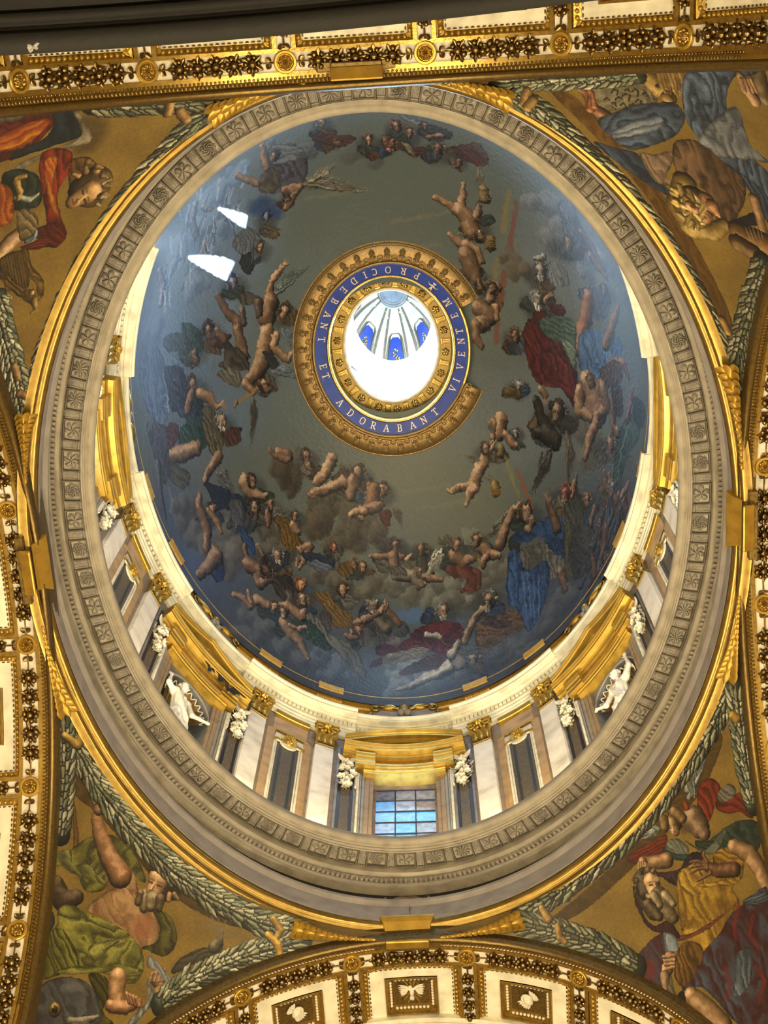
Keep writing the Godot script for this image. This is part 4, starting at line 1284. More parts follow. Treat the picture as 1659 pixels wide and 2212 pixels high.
	m.carved(Transform3D(Basis(Vector3.RIGHT, PI / 2), Vector3(0, 48.42, 0)), 0.38, func(r, a): return 0.05 * absf(cos(a * 8)) * r * (1.2 - r), func(_a): return 1.0, 8, 64)
	put("star_boss", m.mesh(), M.niche_blue, t)
	m = MB.new()
	m.lathe(Transform3D(), pv([0.0, 49.6, 1.0, 48.8, 1.9, 46.5, 2.05, 44.6, 2.05, 44.3, 1.6, 44.3]), 40)
	put("roof", m.mesh(), M.roof, t)
const LW := 0.235

# ---------------------------------------------------------------- coffered barrel vaults on the four sides
class Arch:
	var yc: float
	var R: float
	var out: Vector3      # away from the dome
	var along: Vector3    # to the side of positive angle
	var edge: Vector3     # the plane the arch starts in
	func at(s: float, f: float, y: float) -> Vector3:
		return edge + out * s + (along * sin(f) + Vector3.UP * cos(f)) * (R - y) + Vector3.UP * yc
	func frame(f: float) -> Transform3D:   # x outwards, y into the room, z along
		var y := -(along * sin(f) + Vector3.UP * cos(f))
		return Transform3D(Basis(out, y, along * cos(f) - Vector3.UP * sin(f)), at(0, f, 0))
	func frames(f0: float, f1: float, k: int) -> Array:
		var F := []
		for i in k + 1: F.append(frame(lerpf(f0, f1, float(i) / k)))
		return F
	func face(s: float, f: float, y: float) -> Transform3D:   # z into the room, y outwards, x along
		var b := frame(f).basis
		return Transform3D(Basis(b.x.cross(b.y), b.x, b.y), at(s, f, y))

func loops(m: MB, A: Arch, s0: float, f0: float, L: Array) -> void:
	# L: [half s, half t in metres, y] from the outside in; four sides each its own smooth grid
	for side in 4:
		for q in L.size() - 1:
			var rows := []
			for e in [L[q], L[q + 1]]:
				var row := PackedVector3Array()
				for i in 9:
					var w := lerpf(-1, 1, i / 8.0)
					var s: float = [e[0], w * e[0], -e[0], -w * e[0]][side]
					var t: float = [w * e[1], -e[1], -w * e[1], e[1]][side]
					row.append(A.at(s0 + s, f0 + t / A.R, e[2]))
				rows.append(row)
			m.grid(rows)
func patch(m: MB, A: Arch, s0: float, s1: float, f0: float, f1: float, y: float, k := 8) -> void:
	var rows := []
	for s in [s0, s1]:
		var row := PackedVector3Array()
		for i in k + 1: row.append(A.at(s, lerpf(f0, f1, float(i) / k), y))
		rows.append(row)
	m.grid(rows)

func build_vaults() -> void:
	vault("front", 18.1, 5.15, Vector3(0, 0, -1), Vector3.RIGHT, Vector3(0, 0, -7.17), -0.7, -2, 2)
	vault("back", 18.1, 5.15, Vector3(0, 0, 1), Vector3.RIGHT, Vector3(0, 0, 7.03), 0.5, -3, 3)
	vault("left", 17.65, 5.9, Vector3(-1, 0, 0), Vector3.BACK, Vector3(-5.56, 0, 0), -2.2, -3, 2)
	vault("right", 17.65, 5.9, Vector3(1, 0, 0), Vector3.BACK, Vector3(5.62, 0, 0), -2.2, -2, 2)

func vault(side: String, yc: float, R: float, out: Vector3, along: Vector3, edge: Vector3, ph: float, k0: int, k1: int) -> void:
	var A := Arch.new()
	A.yc = yc; A.R = R; A.out = out; A.along = along; A.edge = edge
	var words := {"front": "coffered barrel vault at the bottom of the view, with the dove relief in its middle", "back": "coffered barrel vault at the top of the view, half hidden by the dark lintel", "left": "coffered barrel vault along the left edge of the view", "right": "coffered barrel vault along the right edge of the view"}
	var t := struct("ceiling", words[side], "vault")
	var lim := deg_to_rad(88)
	var step := deg_to_rad(22.5)
	var p0 := deg_to_rad(ph)
	var m := MB.new()
	var P := pv([-0.02, -0.5, -0.02, -0.02, 0.0, 0.03])
	P.append_array(arc(Vector2(0.055, 0.05), 0.055, 180, 20, 6))
	P.append_array(pv([0.115, 0.05]))
	m.sweep(A.frames(-lim, lim, 72), P)
	put("archivolt", m.mesh(), M.gold_dark, t)
	m = MB.new()
	m.sweep(A.frames(-lim, lim, 72), pv([0.115, 0.05, 0.12, 0.03, 0.18, -0.01, 0.18, -0.02, 0.23, -0.02, 0.23, 0.012, 0.29, 0.012, 0.29, -0.02]))
	m.sweep(A.frames(-lim, lim, 72), pv([0.55, -0.02, 0.55, 0.012, 0.61, 0.012, 0.61, -0.03]))
	put("gilded_bands", m.mesh(), M.gold, t)
	m = MB.new()
	patch(m, A, 0.28, 0.56, -lim, lim, -0.018, 72)
	patch(m, A, 1.94, 4.2, -lim, lim, 0.0, 72)
	put("white_ground", m.mesh(), M.stucco, t)
	m = MB.new()
	var eggs := MB.new()
	var egg := MB.new()
	egg.leaf(Transform3D(Basis(), Vector3(0, -0.035, 0)), 0.075, 0.022, 0.0, 0, 3)
	var nE := int(R * 2 * deg_to_rad(70) / 0.062)
	for i in nE:
		var f := lerpf(-deg_to_rad(70), deg_to_rad(70), float(i) / nE)
		eggs.add(egg, A.face(0.15, f, 0.018))
		m.box(A.face(0.205, f, -0.008), Vector3.ZERO, Vector3(0.034, 0.032, 0.03), 0.008)
	tag_stuff(put("leaf_moulding", eggs.mesh(), M.gold_dark, t))
	tag_stuff(put("beading", m.mesh(), M.stucco if side == "front" else M.gold_dark, t))
	var fruit_k := 0
	for k in range(k0, k1 + 2):
		var fr := p0 + (k - 0.5) * step
		# roundel and rib
		var rd := put("roundel", S.roundel_ring, M.gold_bright, t, A.face(0.42, fr, 0.0))
		put("flower", S.roundel_flower, M.gold, rd, Transform3D(Basis(Vector3.BACK, k * 0.4), Vector3.ZERO))
		m = MB.new()
		for s in [-1, 1]: m.sweep(A.frames(fr + s * 0.105 / R, fr + s * 0.17 / R, 1), pv([0.6, -0.03, 0.6, 0.012, 1.95, 0.012, 1.95, -0.03]), true)
		for s in [-1, 1]:
			for q in [0.105, 0.17]: m.quad(A.at(0.6, fr + s * q / R, 0.012), A.at(1.95, fr + s * q / R, 0.012), A.at(1.95, fr + s * q / R, -0.03), A.at(0.6, fr + s * q / R, -0.03))
		put("rib_edge", m.mesh(), M.gold, t)
		m = MB.new()
		patch(m, A, 0.6, 1.95, fr - 0.106 / R, fr + 0.106 / R, -0.02, 2)
		put("rib_ground", m.mesh(), M.stucco, t)
		put("bow", S.bow, M.gold_fruit, t, Transform3D(A.face(0.66, fr, -0.01).basis * Basis(Vector3.BACK, PI), A.at(0.66, fr, -0.01)))
		for i in 4:
			put("fruit_cluster", S["fruit%d" % (fruit_k % 3)], M.gold_fruit, t, A.face(0.88 + 0.27 * i, fr, -0.012) * Transform3D(Basis(Vector3.BACK, fruit_k * 1.1).scaled(Vector3.ONE * 0.95), Vector3.ZERO))
			fruit_k += 1
		if k > k1: continue
		# string of five clusters along the edge band
		var fc := p0 + k * step
		for i in 5:
			put("fruit_cluster", S["fruit%d" % (fruit_k % 3)], M.gold_fruit, t, A.face(0.42, fc + (i - 2) * 0.268 * (R / 5.15) / R, -0.012) * Transform3D(Basis(Vector3.BACK, fruit_k * 1.1).scaled(Vector3.ONE * 1.18), Vector3.ZERO))
			fruit_k += 1
		for s in [-1, 1]: put("bow", S.bow, M.gold_fruit, t, A.face(0.42, fc + s * (step * 0.5 - 0.21 / R), -0.01) * Transform3D(Basis(Vector3.BACK, s * PI / 2), Vector3.ZERO))
		m = MB.new()
		var pts := PackedVector3Array()
		var rad := PackedFloat32Array()
		for i in 9:
			pts.append(A.at(0.42, lerpf(fc - step * 0.5 + 0.2 / R, fc + step * 0.5 - 0.2 / R, i / 8.0), 0.0)); rad.append(0.012)
		m.tube(pts, rad, 5)
		put("string", m.mesh(), M.gold_dark, t)
		# coffer
		var ht := R * step * 0.5 - 0.17
		var cf := MeshInstance3D.new()
		m = MB.new()
		loops(m, A, 1.28, fc, [[0.67, ht, 0.0], [0.67, ht, -0.03], [0.66, ht - 0.01, -0.035], [0.58, ht - 0.09, -0.10], [0.565, ht - 0.105, -0.10]])
		cf = put("coffer", m.mesh(), M.gold, t)
		m = MB.new()
		var beads := MB.new()
		for sd in 4:
			var len: float = (2.0 * ht if sd % 2 == 0 else 1.34) - 0.16
			var n := int(len / 0.085)
			for i in n:
				var w := (i + 0.5) / n * 2.0 - 1.0
				var s: float = [0.625, w * 0.58, -0.625, w * 0.58][sd]
				var tt: float = [w * (ht - 0.08), -(ht - 0.05), w * (ht - 0.08), ht - 0.05][sd]
				var fm := A.face(1.28 + s, fc + tt / R, -0.055)
				m.ball(fm, Vector3(0.034, 0.034, 0.034) if sd % 2 else Vector3(0.034, 0.036, 0.034), 7, 5)
				s = [0.555, w * 0.55, -0.555, w * 0.55][sd]; tt = [w * (ht - 0.12), -(ht - 0.115), w * (ht - 0.12), ht - 0.115][sd]
				beads.ball(A.face(1.28 + s, fc + tt / R, -0.095), Vector3(0.030 if sd % 2 == 0 else 0.014, 0.014 if sd % 2 == 0 else 0.030, 0.014), 6, 4)
		for a in [-1, 1]:
			for b in [-1, 1]:
				for q in 3: m.leaf(A.face(1.28 + a * 0.57, fc + b * (ht - 0.1) / R, -0.075) * Transform3D(Basis(Vector3.BACK, -b * (PI / 2 if a < 0 else PI / 2) + (q - 1) * 0.5 * b + (b * -0.785 if a < 0 else b * 0.785)), Vector3.ZERO), 0.12, 0.035, 0.2, 0, 5)
		put("egg_moulding", m.mesh(), M.gold_bright, cf)
		put("bead_moulding", beads.mesh(), M.gold_dark, cf)
		m = MB.new()
		var hi := 0.46
		var si := 0.385
		loops(m, A, 1.28, fc, [[0.575, ht - 0.095, -0.10], [si, hi, -0.10], [si, hi, -0.06]])
		put("white_field", m.mesh(), M.plaster, cf)
		m = MB.new()
		loops(m, A, 1.28, fc, [[si, hi, -0.09], [si, hi, -0.05], [si - 0.03, hi - 0.03, -0.05], [si - 0.05, hi - 0.05, -0.10], [si - 0.06, hi - 0.06, -0.10], [si - 0.12, hi - 0.15, -0.20], [si - 0.135, hi - 0.165, -0.20]])
		put("inner_frame", m.mesh(), M.gold, cf)
		m = MB.new()
		for sd in 4:
			var n := 9
			for i in n:
				var w := (i + 0.5) / n * 2.0 - 1.0
				var s: float = [si - 0.09, w * (si - 0.12), -(si - 0.09), w * (si - 0.12)][sd]
				var tt: float = [w * (hi - 0.16), -(hi - 0.10), w * (hi - 0.16), hi - 0.10][sd]
				m.ball(A.face(1.28 + s, fc + tt / R, -0.145), Vector3(0.03, 0.03, 0.03), 6, 4)
		put("leaf_teeth", m.mesh(), M.stucco, cf)
		m = MB.new()
		patch(m, A, 1.28 - si + 0.13, 1.28 + si - 0.13, fc - (hi - 0.16) / R, fc + (hi - 0.16) / R, -0.20, 4)
		put("relief_ground", m.mesh(), M.gold_dark, cf)
		if side == "front" and absi(k) <= 1:
			var rl := A.face(1.28, fc, -0.20)
			if k == 0: put("dove_relief", dove_mesh(), M.stucco, cf, rl, "white stucco dove with spread wings in gilded rays")
			else: put("angel_relief", angel_mesh(k), M.stucco, cf, rl, "white stucco winged head")
			m = MB.new()
			if k == 0:
				for i in 16:
					var a := TAU * i / 16 + 0.1
					m.leaf(rl * Transform3D(Basis(Vector3.BACK, a), Vector3(-sin(a) * 0.06, cos(a) * 0.06, 0.0)), 0.24 if i % 2 else 0.19, 0.012, 0.02, 0, 3)
				put("rays", m.mesh(), M.gold_bright, cf)
		else:
			m = MB.new()
			m.carved(A.face(1.28, fc, -0.20), 0.2, func(r, a): return 0.06 * sin(PI * r) * (0.4 + 0.6 * absf(cos(a * 3))) + 0.02, func(a): return 0.8 + 0.2 * absf(cos(a * 3)), 6, 36)
			put("rosette_relief", m.mesh(), M.stucco, cf)

# the relief's top is away from the dome edge in the photograph: y outwards is down in the view
func dove_mesh() -> Mesh:
	var m := MB.new()
	var T := Transform3D(Basis(Vector3.BACK, PI), Vector3(0, -0.01, 0.01))
	m.ball(T * Transform3D(Basis(), Vector3(0, 0.0, 0.02)), Vector3(0.045, 0.095, 0.045), 10, 8)
	m.ball(T * Transform3D(Basis(), Vector3(-0.02, 0.105, 0.03)), Vector3(0.03, 0.035, 0.03), 8, 6)
	m.ball(T * Transform3D(Basis(Vector3.BACK, 0.6), Vector3(-0.045, 0.12, 0.03)), Vector3(0.018, 0.009, 0.009), 6, 4)
	for s in [-1, 1]:
		for i in 7: m.leaf(T * Transform3D(Basis(Vector3.BACK, s * (-1.15 - 0.12 * i)), Vector3(s * (0.03 + 0.012 * i), 0.075 - 0.018 * i, 0.015)), 0.23 - 0.022 * i, 0.022, 0.12, 0, 5)
		m.tube(PackedVector3Array([T * Vector3(s * 0.03, 0.06, 0.03), T * Vector3(s * 0.12, 0.11, 0.03), T * Vector3(s * 0.24, 0.10, 0.02)]), PackedFloat32Array([0.028, 0.024, 0.008]), 6)
	for i in 3: m.leaf(T * Transform3D(Basis(Vector3.BACK, PI + (i - 1) * 0.22), Vector3(0, -0.06, 0.015)), 0.13, 0.025, 0.05, 0, 4)
	return m.mesh()
func angel_mesh(k: int) -> Mesh:
	var m := MB.new()
	var T := Transform3D(Basis(Vector3.BACK, PI + 0.9 * k), Vector3(0.0, 0, 0.01))
	m.ball(T * Transform3D(Basis(), Vector3(0, 0, 0.035)), Vector3(0.075, 0.10, 0.07), 12, 9)
	m.ball(T * Transform3D(Basis(), Vector3(0, -0.012, 0.105)), Vector3(0.016, 0.03, 0.018), 6, 5)
	m.ball(T * Transform3D(Basis(), Vector3(0, -0.055, 0.09)), Vector3(0.028, 0.012, 0.014), 6, 4)
	for s in [-1, 1]:
		m.ball(T * Transform3D(Basis(), Vector3(s * 0.032, 0.025, 0.088)), Vector3(0.02, 0.01, 0.012), 6, 4)
		m.ball(T * Transform3D(Basis(), Vector3(s * 0.04, -0.025, 0.075)), Vector3(0.024, 0.024, 0.02), 6, 4)
		for i in 6: m.leaf(T * Transform3D(Basis(Vector3.BACK, s * (-0.75 - 0.24 * i)), Vector3(s * 0.06, -0.02 - 0.01 * i, 0.0)), 0.19 - 0.015 * i, 0.03, 0.15, 0, 5)
	for i in 11:
		var a := PI * (-0.1 + 1.2 * i / 10.0)
		m.ball(T * Transform3D(Basis(), Vector3(cos(a) * 0.08, 0.03 + sin(a) * 0.085, 0.04)), Vector3(0.03, 0.028, 0.03), 6, 4)
	return m.mesh()

# ---------------------------------------------------------------- pendentives with mosaics
func pend_at(sx: float, sz: float, u: float, y: float) -> Vector3:
	var z1 := sqrt(maxf(36.0 - pow(y - 17.65, 2), 0.0001))
	var x1 := sqrt(maxf(5.25 * 5.25 - pow(y - 18.1, 2), 0.0001))
	var xe := 5.60
	var ze := 7.17
	var det := xe * xe * ze * ze - z1 * z1 * x1 * x1
	var p := (ze * ze - z1 * z1) / det
	var q := (xe * xe - x1 * x1) / det
	var A := 1.0 / sqrt(maxf(p, 1e-6))
	var B := 1.0 / sqrt(maxf(q, 1e-6))
	var a0 := atan2(z1 / B, xe / A)
	var a1 := atan2(ze / B, x1 / A)
	var a := lerpf(a0, a1, u)
	return Vector3(sx * A * cos(a), y, sz * B * sin(a))
func pend_uv(sx: float, sz: float, P: Vector3) -> Vector2:
	var nh := Vector3(sx * 0.627, 0, sz * 0.779)
	var e1 := Vector3.UP.cross(nh)
	var e2 := (nh * -0.75 + Vector3.UP * 0.66).normalized()
	var d := P - Vector3(sx * 4.4, 21.6, sz * 5.4)
	return Vector2(0.5 + d.dot(e1) / 9.0, 0.5 - d.dot(e2) / 9.0)
func build_pendentives() -> void:
	for q in [["wall_front_left", -1.0, -1.0, "front left pendentive, mosaic of a bearded man with raised arm in olive drapery"], ["wall_front_right", 1.0, -1.0, "front right pendentive, mosaic of a bearded man in a yellow robe with an angel"], ["wall_back_left", -1.0, 1.0, "back left pendentive, mosaic of a head, a red cloak and an open book"], ["wall_back_right", 1.0, 1.0, "back right pendentive, mosaic of a man in blue drapery with a lion"]]:
		var t := struct(q[0], q[3], "pendentive")
		var rows := []
		var U := []
		for i in 41:
			var y := lerpf(23.36, 17.7, i / 40.0)
			var row := PackedVector3Array()
			var uu := PackedVector2Array()
			for j in 33:
				var p := pend_at(q[1], q[2], j / 32.0, y)
				row.append(p); uu.append(pend_uv(q[1], q[2], p))
			rows.append(row); U.append(uu)
		var m := MB.new()
		m.grid(rows, false, U)
		var f := mat("mosaic_" + q[0], Color(0.85, 0.85, 0.85), 0.5, 0.0)
		f.albedo_texture = paint_pendentive(q[0])
		f.normal_enabled = true; f.normal_texture = M.tess; f.normal_scale = 0.08
		put("mosaic", m.mesh(), f, t)
		# pier below, closing the corner
		m = MB.new()
		m.box(Transform3D(), Vector3(q[1] * 8.2, 8.9, q[2] * 9.2), Vector3(5.2, 17.8, 4.2), 0.05)
		put("pier", m.mesh(), M.wall, t)

# ---------------------------------------------------------------- keystones, leaf sprays, festoons, scroll cartouches
func build_ornaments() -> void:
	for q in [["front", -90.7], ["back", 89.5], ["left", -179.7], ["right", 0.3]]:
		var words := {"front": "at the bottom of the stone ring, above the dove vault", "back": "at the top of the stone ring, under the upper vault", "left": "at the left of the stone ring", "right": "at the right of the stone ring"}
		var o := wf(deg_to_rad(q[1]), 0.0, 23.6)
		var t := thing("keystone", "gilded keystone block %s" % words[q[0]], "keystone", o, "gilded keystones")
		var m := MB.new()
		var prof := [[0.475, -0.30, 0.03], [0.475, 0.0, 0.03], [0.475, 0.0, 0.0], [0.46, -0.015, -0.03], [0.43, -0.05, -0.08], [0.405, -0.10, -0.14], [0.395, -0.15, -0.20], [0.39, -0.17, -0.23], [0.37, -0.19, -0.25]]
		var rows := []
		for p in prof: rows.append(PackedVector3Array([Vector3(-p[0], p[2], p[1]), Vector3(0, p[2], p[1]), Vector3(p[0], p[2], p[1])]))
		for i in rows.size() - 1: m.grid([rows[i], rows[i + 1]])
		for s in [0, 2]:
			for i in range(1, rows.size() - 1): m.tri(rows[i][s], rows[i + 1][s], Vector3(rows[i][s].x * 0.98, rows[i][s].y, -0.34)); 
			for i in range(1, rows.size() - 1): m.quad(rows[i][s], rows[i + 1][s], Vector3(rows[i + 1][s].x, rows[i + 1][s].y, -0.34), Vector3(rows[i][s].x, rows[i][s].y, -0.34))
		put("cap", m.mesh(), M.gold_bright, t)
		m = MB.new()
		m.box(Transform3D(), Vector3(0, -0.34, -0.30), Vector3(0.74, 0.24, 0.20), 0.015)
		for s in [-1, 1]: m.box(Transform3D(), Vector3(s * 0.46, -0.32, -0.34), Vector3(0.22, 0.16, 0.14), 0.012)
		put("body", m.mesh(), M.gold_dark, t)
		m = MB.new()
		m.box(Transform3D(Basis(Vector3.RIGHT, 0.35), Vector3(0, -0.50, -0.24)), Vector3.ZERO, Vector3(0.76, 0.05, 0.20), 0.015)
		put("lower_fillet", m.mesh(), M.gold_bright, t)
	# leaf sprays in the wedges beside the keystones: [from thin end, to leafy end, words]
	for q in [[-96.6, -108.6, "left of the bottom keystone"], [-84.6, -72.6, "right of the bottom keystone"], [168.2, 161.2, "above the left keystone"], [-172.0, -161.6, "below the left keystone"], [8.2, 19.6, "above the right keystone"], [-9.2, -18.6, "below the right keystone"], [97.4, 109.4, "left of the top keystone"], [81.2, 69.2, "right of the top keystone"]]:
		var t := thing("acanthus_spray", "gilded acanthus leaf spray %s" % q[2], "leaf spray", Transform3D(), "gilded acanthus sprays")
		var m := MB.new()
		var n := 15
		for i in n:
			var f := float(i) / (n - 1)
			var a := deg_to_rad(lerpf(q[0], q[1], f))
			var b := deg_to_rad(lerpf(q[0], q[1], f) + signf(q[1] - q[0]) * 0.5)
			var d := lerpf(0.20, 0.30, f)
			var p := rp(a, d, 23.16)
			var go := (rp(b, d, 23.16) - p).normalized()
			var z := (Vector3.DOWN * 0.85 - Vector3(cos(a), 0, sin(a)) * 0.5).normalized()
			var x := go.cross(z).normalized()
			z = x.cross(go)
			var fr := Transform3D(Basis(x, go, z), p)
			var L := lerpf(0.10, 0.34, f * f)
			for s in [-1, 1]: m.leaf(fr * Transform3D(Basis(Vector3.BACK, s * lerpf(0.35, 0.62, f)), Vector3(s * 0.015, 0, 0.02 * (1 - f))), L, L * 0.26, 0.42, 0, 7)
			if i % 2 == 0: m.leaf(fr * Transform3D(Basis(), Vector3(0, 0, 0.03)), L * 0.9, L * 0.2, 0.35, 0, 6)
			if i < 6: m.ball(fr * Transform3D(Basis(), Vector3(0, 0, 0.02)), Vector3(0.03, 0.045, 0.03), 7, 5)
		put("leaves", m.mesh(), M.gold_bright, t)
		m = MB.new()
		var pts := PackedVector3Array()
		var rd := PackedFloat32Array()
		for i in 9: pts.append(rp(deg_to_rad(lerpf(q[0], q[1], i / 8.0)), lerpf(0.20, 0.30, i / 8.0), 23.17)); rd.append(lerpf(0.02, 0.035, i / 8.0))
		m.tube(pts, rd, 7)
		put("stem", m.mesh(), M.gold_bright, t)
	# white festoons of flowers hanging from bows, left and right of each opening
	var word := {0: "front window", 1: "right niche", 2: "right pediment", 6: "left pediment", 7: "left niche"}
	for k in word:
		for s in [-1, 1]:
			if k == 2 and s < 0 or k == 6 and s > 0: pass
			var fr := wf(tu(deg_to_rad(BAYS[k]), s * 1.28, 0.45), 0.44, 29.92)
			var t := thing("festoon", "white carved flower drop hung from a bow, %s of the %s" % ["left" if s < 0 else "right", word[k]], "festoon", fr, "carved flower festoons")
			festoon(t, k * 2 + s)
	# scroll cartouches at the foot of the dome
	var cw := {0: "over the front window", 1: "over the right niche", 2: "over the right pediment, seen edge on", 6: "over the left pediment, seen edge on", 7: "over the left niche"}
	for k in cw:
		var o := wf(deg_to_rad(BAYS[k]), 0.40, 32.55)
		var t := thing("cartouche", "gilded scroll cartouche with three bosses %s" % cw[k], "cartouche", o, "scroll cartouches")
		var m := MB.new()
		m.poly(Transform3D(), pv([-0.92, -0.28, 0.92, -0.28, 0.80, 0.02, 0.46, 0.24, -0.46, 0.24, -0.80, 0.02]), 0.06, 0.02)
		put("back_plate", m.mesh(), M.brown, t)
		m = MB.new()
		for s in [-1, 1]:
			var P := PackedVector3Array()
			var R := PackedFloat32Array()
			for i in 20:
				var a := 2.4 - i * 0.42
				var r := 0.15 * (1.0 - i / 24.0)
				P.append(Vector3(s * (0.66 + r * cos(a)), 0.08 + r * sin(a), 0.09)); R.append(0.034 - 0.001 * i)
			m.tube(P, R, 7)
			P = PackedVector3Array(); R = PackedFloat32Array()
			for i in 14:
				var a := -0.3 - i * 0.40
				var r := 0.12 * (1.0 - i / 18.0)
				P.append(Vector3(s * (0.80 + r * cos(a)), -0.16 + r * sin(a), 0.07)); R.append(0.028 - 0.001 * i)
			m.tube(P, R, 7)
			m.tube(PackedVector3Array([Vector3(s * 0.12, 0.02, 0.08), Vector3(s * 0.3, 0.12, 0.11), Vector3(s * 0.52, 0.16, 0.10), Vector3(s * 0.62, 0.20, 0.09)]), PackedFloat32Array([0.03, 0.06, 0.05, 0.03]), 8)
		put("scrolls", m.mesh(), M.gold, t)
		m = MB.new()
		for q in [[-0.36, 0.13, 0.17], [0.0, 0.13, 0.12], [0.36, 0.13, 0.17]]: m.ball(Transform3D(Basis(), Vector3(q[0], q[1], 0.07)), Vector3(q[2], 0.10, 0.09), 12, 8)
		put("gilded_bosses", m.mesh(), M.gold_bright, t)
		m = MB.new()
		for q in [[-0.08, -0.17], [0.08, -0.17], [0.0, -0.06]]: m.ball(Transform3D(Basis(), Vector3(q[0], q[1], 0.10)), Vector3(0.085, 0.10, 0.08), 12, 8)
		put("grey_bosses", m.mesh(), M.stone_carved, t)

func festoon(t: Node3D, k: int) -> void:
	var rng := RandomNumberGenerator.new()
	rng.seed = 900 + k
	var m := MB.new()
	for s in [-1, 1]:
		m.leaf(Transform3D(Basis(Vector3.BACK, s * -1.15), Vector3(s * 0.02, 0.0, 0.04)), 0.24, 0.085, 0.35, 0, 8)
		m.leaf(Transform3D(Basis(Vector3.BACK, s * -2.3), Vector3(s * 0.02, -0.02, 0.03)), 0.16, 0.05, 0.25, 0, 6)
	m.ball(Transform3D(Basis(), Vector3(0, -0.01, 0.07)), Vector3(0.045, 0.05, 0.045), 9, 6)
	put("bow", m.mesh(), M.stucco, t)
	m = MB.new()
	m.tube(PackedVector3Array([Vector3(0, 0, 0.02), Vector3(0, -0.6, 0.03), Vector3(0, -1.25, 0.03)]), PackedFloat32Array([0.03, 0.05, 0.03]), 7)
	for i in 26:
		var f := i / 25.0
		var w := 0.04 + 0.15 * sin(PI * clampf(f * 0.85 + 0.12, 0, 1))
		var x := rng.randf_range(-w, w)
		m.leaf(Transform3D(Basis(Vector3.BACK, PI + x * 6.0 + rng.randf_range(-0.5, 0.5)) * Basis(Vector3.RIGHT, 0.3), Vector3(x, -0.14 - 1.05 * f, 0.03)), rng.randf_range(0.13, 0.2), 0.042, 0.35, 0, 6)
	put("leaves", m.mesh(), M.stucco, t)
	for i in 13:
		var f := i / 12.0
		var w := 0.02 + 0.115 * sin(PI * clampf(f * 0.9 + 0.08, 0, 1))
		var x := (w if i % 2 else -w) * rng.randf_range(0.6, 1.0) if i % 3 else 0.0
		var sc := rng.randf_range(0.75, 1.15)
		put("flower", S.rose if i % 4 == 2 else S.blossom, M.stucco, t, Transform3D(Basis(Vector3.UP, x * 2.5) * Basis(Vector3.RIGHT, 0.25) * Basis(Vector3.BACK, rng.randf() * TAU).scaled(Vector3.ONE * sc), Vector3(x, -0.22 - 1.0 * f, 0.085)))

# ---------------------------------------------------------------- statues: joints with radii, smooth union, surface nets
class Nets:
	var J := []          # [a, b, ra, rb, fold]
	func dist(p: Vector3, k: float) -> float:
		var d := 9.0
		for q in J:
			var a: Vector3 = q[0]
			var ab: Vector3 = q[1] - a
			var t := clampf((p - a).dot(ab) / maxf(ab.length_squared(), 1e-6), 0, 1)
			var e := (p - a - ab * t).length() - lerpf(q[2], q[3], t)
			if e > 0.25: 
				d = minf(d, e)
				continue
			if q[4] > 0.0:
				var side := p - a - ab * t
				e += q[4] * (sin(atan2(side.x, side.z) * 9.0 + p.y * 5.0 + 2.0 * sin(p.y * 7.0)) + 0.6 * sin(p.x * 31.0 + p.y * 17.0))
			var h := clampf(0.5 + 0.5 * (d - e) / k, 0, 1)
			d = lerpf(d, e, h) - k * h * (1 - h)
		return d
	func build(m: MB, lo: Vector3, hi: Vector3, cell: float, k: float) -> void:
		var n := Vector3i(((hi - lo) / cell).ceil()) + Vector3i.ONE
		var f := PackedFloat32Array()
		f.resize(n.x * n.y * n.z)
		for z in n.z:
			for y in n.y:
				for x in n.x: f[(z * n.y + y) * n.x + x] = dist(lo + Vector3(x, y, z) * cell, k)
		var id := {}
		for z in n.z - 1:
			for y in n.y - 1:
				for x in n.x - 1:
					var sum := Vector3.ZERO
					var c := 0
					var base := (z * n.y + y) * n.x + x
					for e in EDGES:
						var va := f[base + e[0] + e[1] * n.x + e[2] * n.x * n.y]
						var vb := f[base + e[3] + e[4] * n.x + e[5] * n.x * n.y]
						if (va < 0) != (vb < 0):
							var t := va / (va - vb)
							sum += Vector3(lerpf(e[0], e[3], t), lerpf(e[1], e[4], t), lerpf(e[2], e[5], t)); c += 1
					if c:
						var p := lo + (Vector3(x, y, z) + sum / c) * cell
						var h := cell * 0.5
						var g := Vector3(dist(p + Vector3(h, 0, 0), k) - dist(p - Vector3(h, 0, 0), k), dist(p + Vector3(0, h, 0), k) - dist(p - Vector3(0, h, 0), k), dist(p + Vector3(0, 0, h), k) - dist(p - Vector3(0, 0, h), k)).normalized()
						id[base] = m.vert(p, g)
		for z in range(1, n.z - 1):
			for y in range(1, n.y - 1):
				for x in range(1, n.x - 1):
					var b := (z * n.y + y) * n.x + x
					for q in [[1, n.x, n.x * n.y], [n.x, n.x * n.y, 1], [n.x * n.y, 1, n.x]]:
						var inside := f[b] < 0
						if inside == (f[b + q[0]] < 0): continue
						var v := [b, b - q[1], b - q[1] - q[2], b - q[2]]
						if not (id.has(v[0]) and id.has(v[1]) and id.has(v[2]) and id.has(v[3])): continue
						if inside: v.reverse()
						m.ix.append_array(PackedInt32Array([id[v[0]], id[v[1]], id[v[2]], id[v[0]], id[v[2]], id[v[3]]]))
	const EDGES := [[0, 0, 0, 1, 0, 0], [0, 1, 0, 1, 1, 0], [0, 0, 1, 1, 0, 1], [0, 1, 1, 1, 1, 1], [0, 0, 0, 0, 1, 0], [1, 0, 0, 1, 1, 0], [0, 0, 1, 0, 1, 1], [1, 0, 1, 1, 1, 1], [0, 0, 0, 0, 0, 1], [1, 0, 0, 1, 0, 1], [0, 1, 0, 0, 1, 1], [1, 1, 0, 1, 1, 1]]

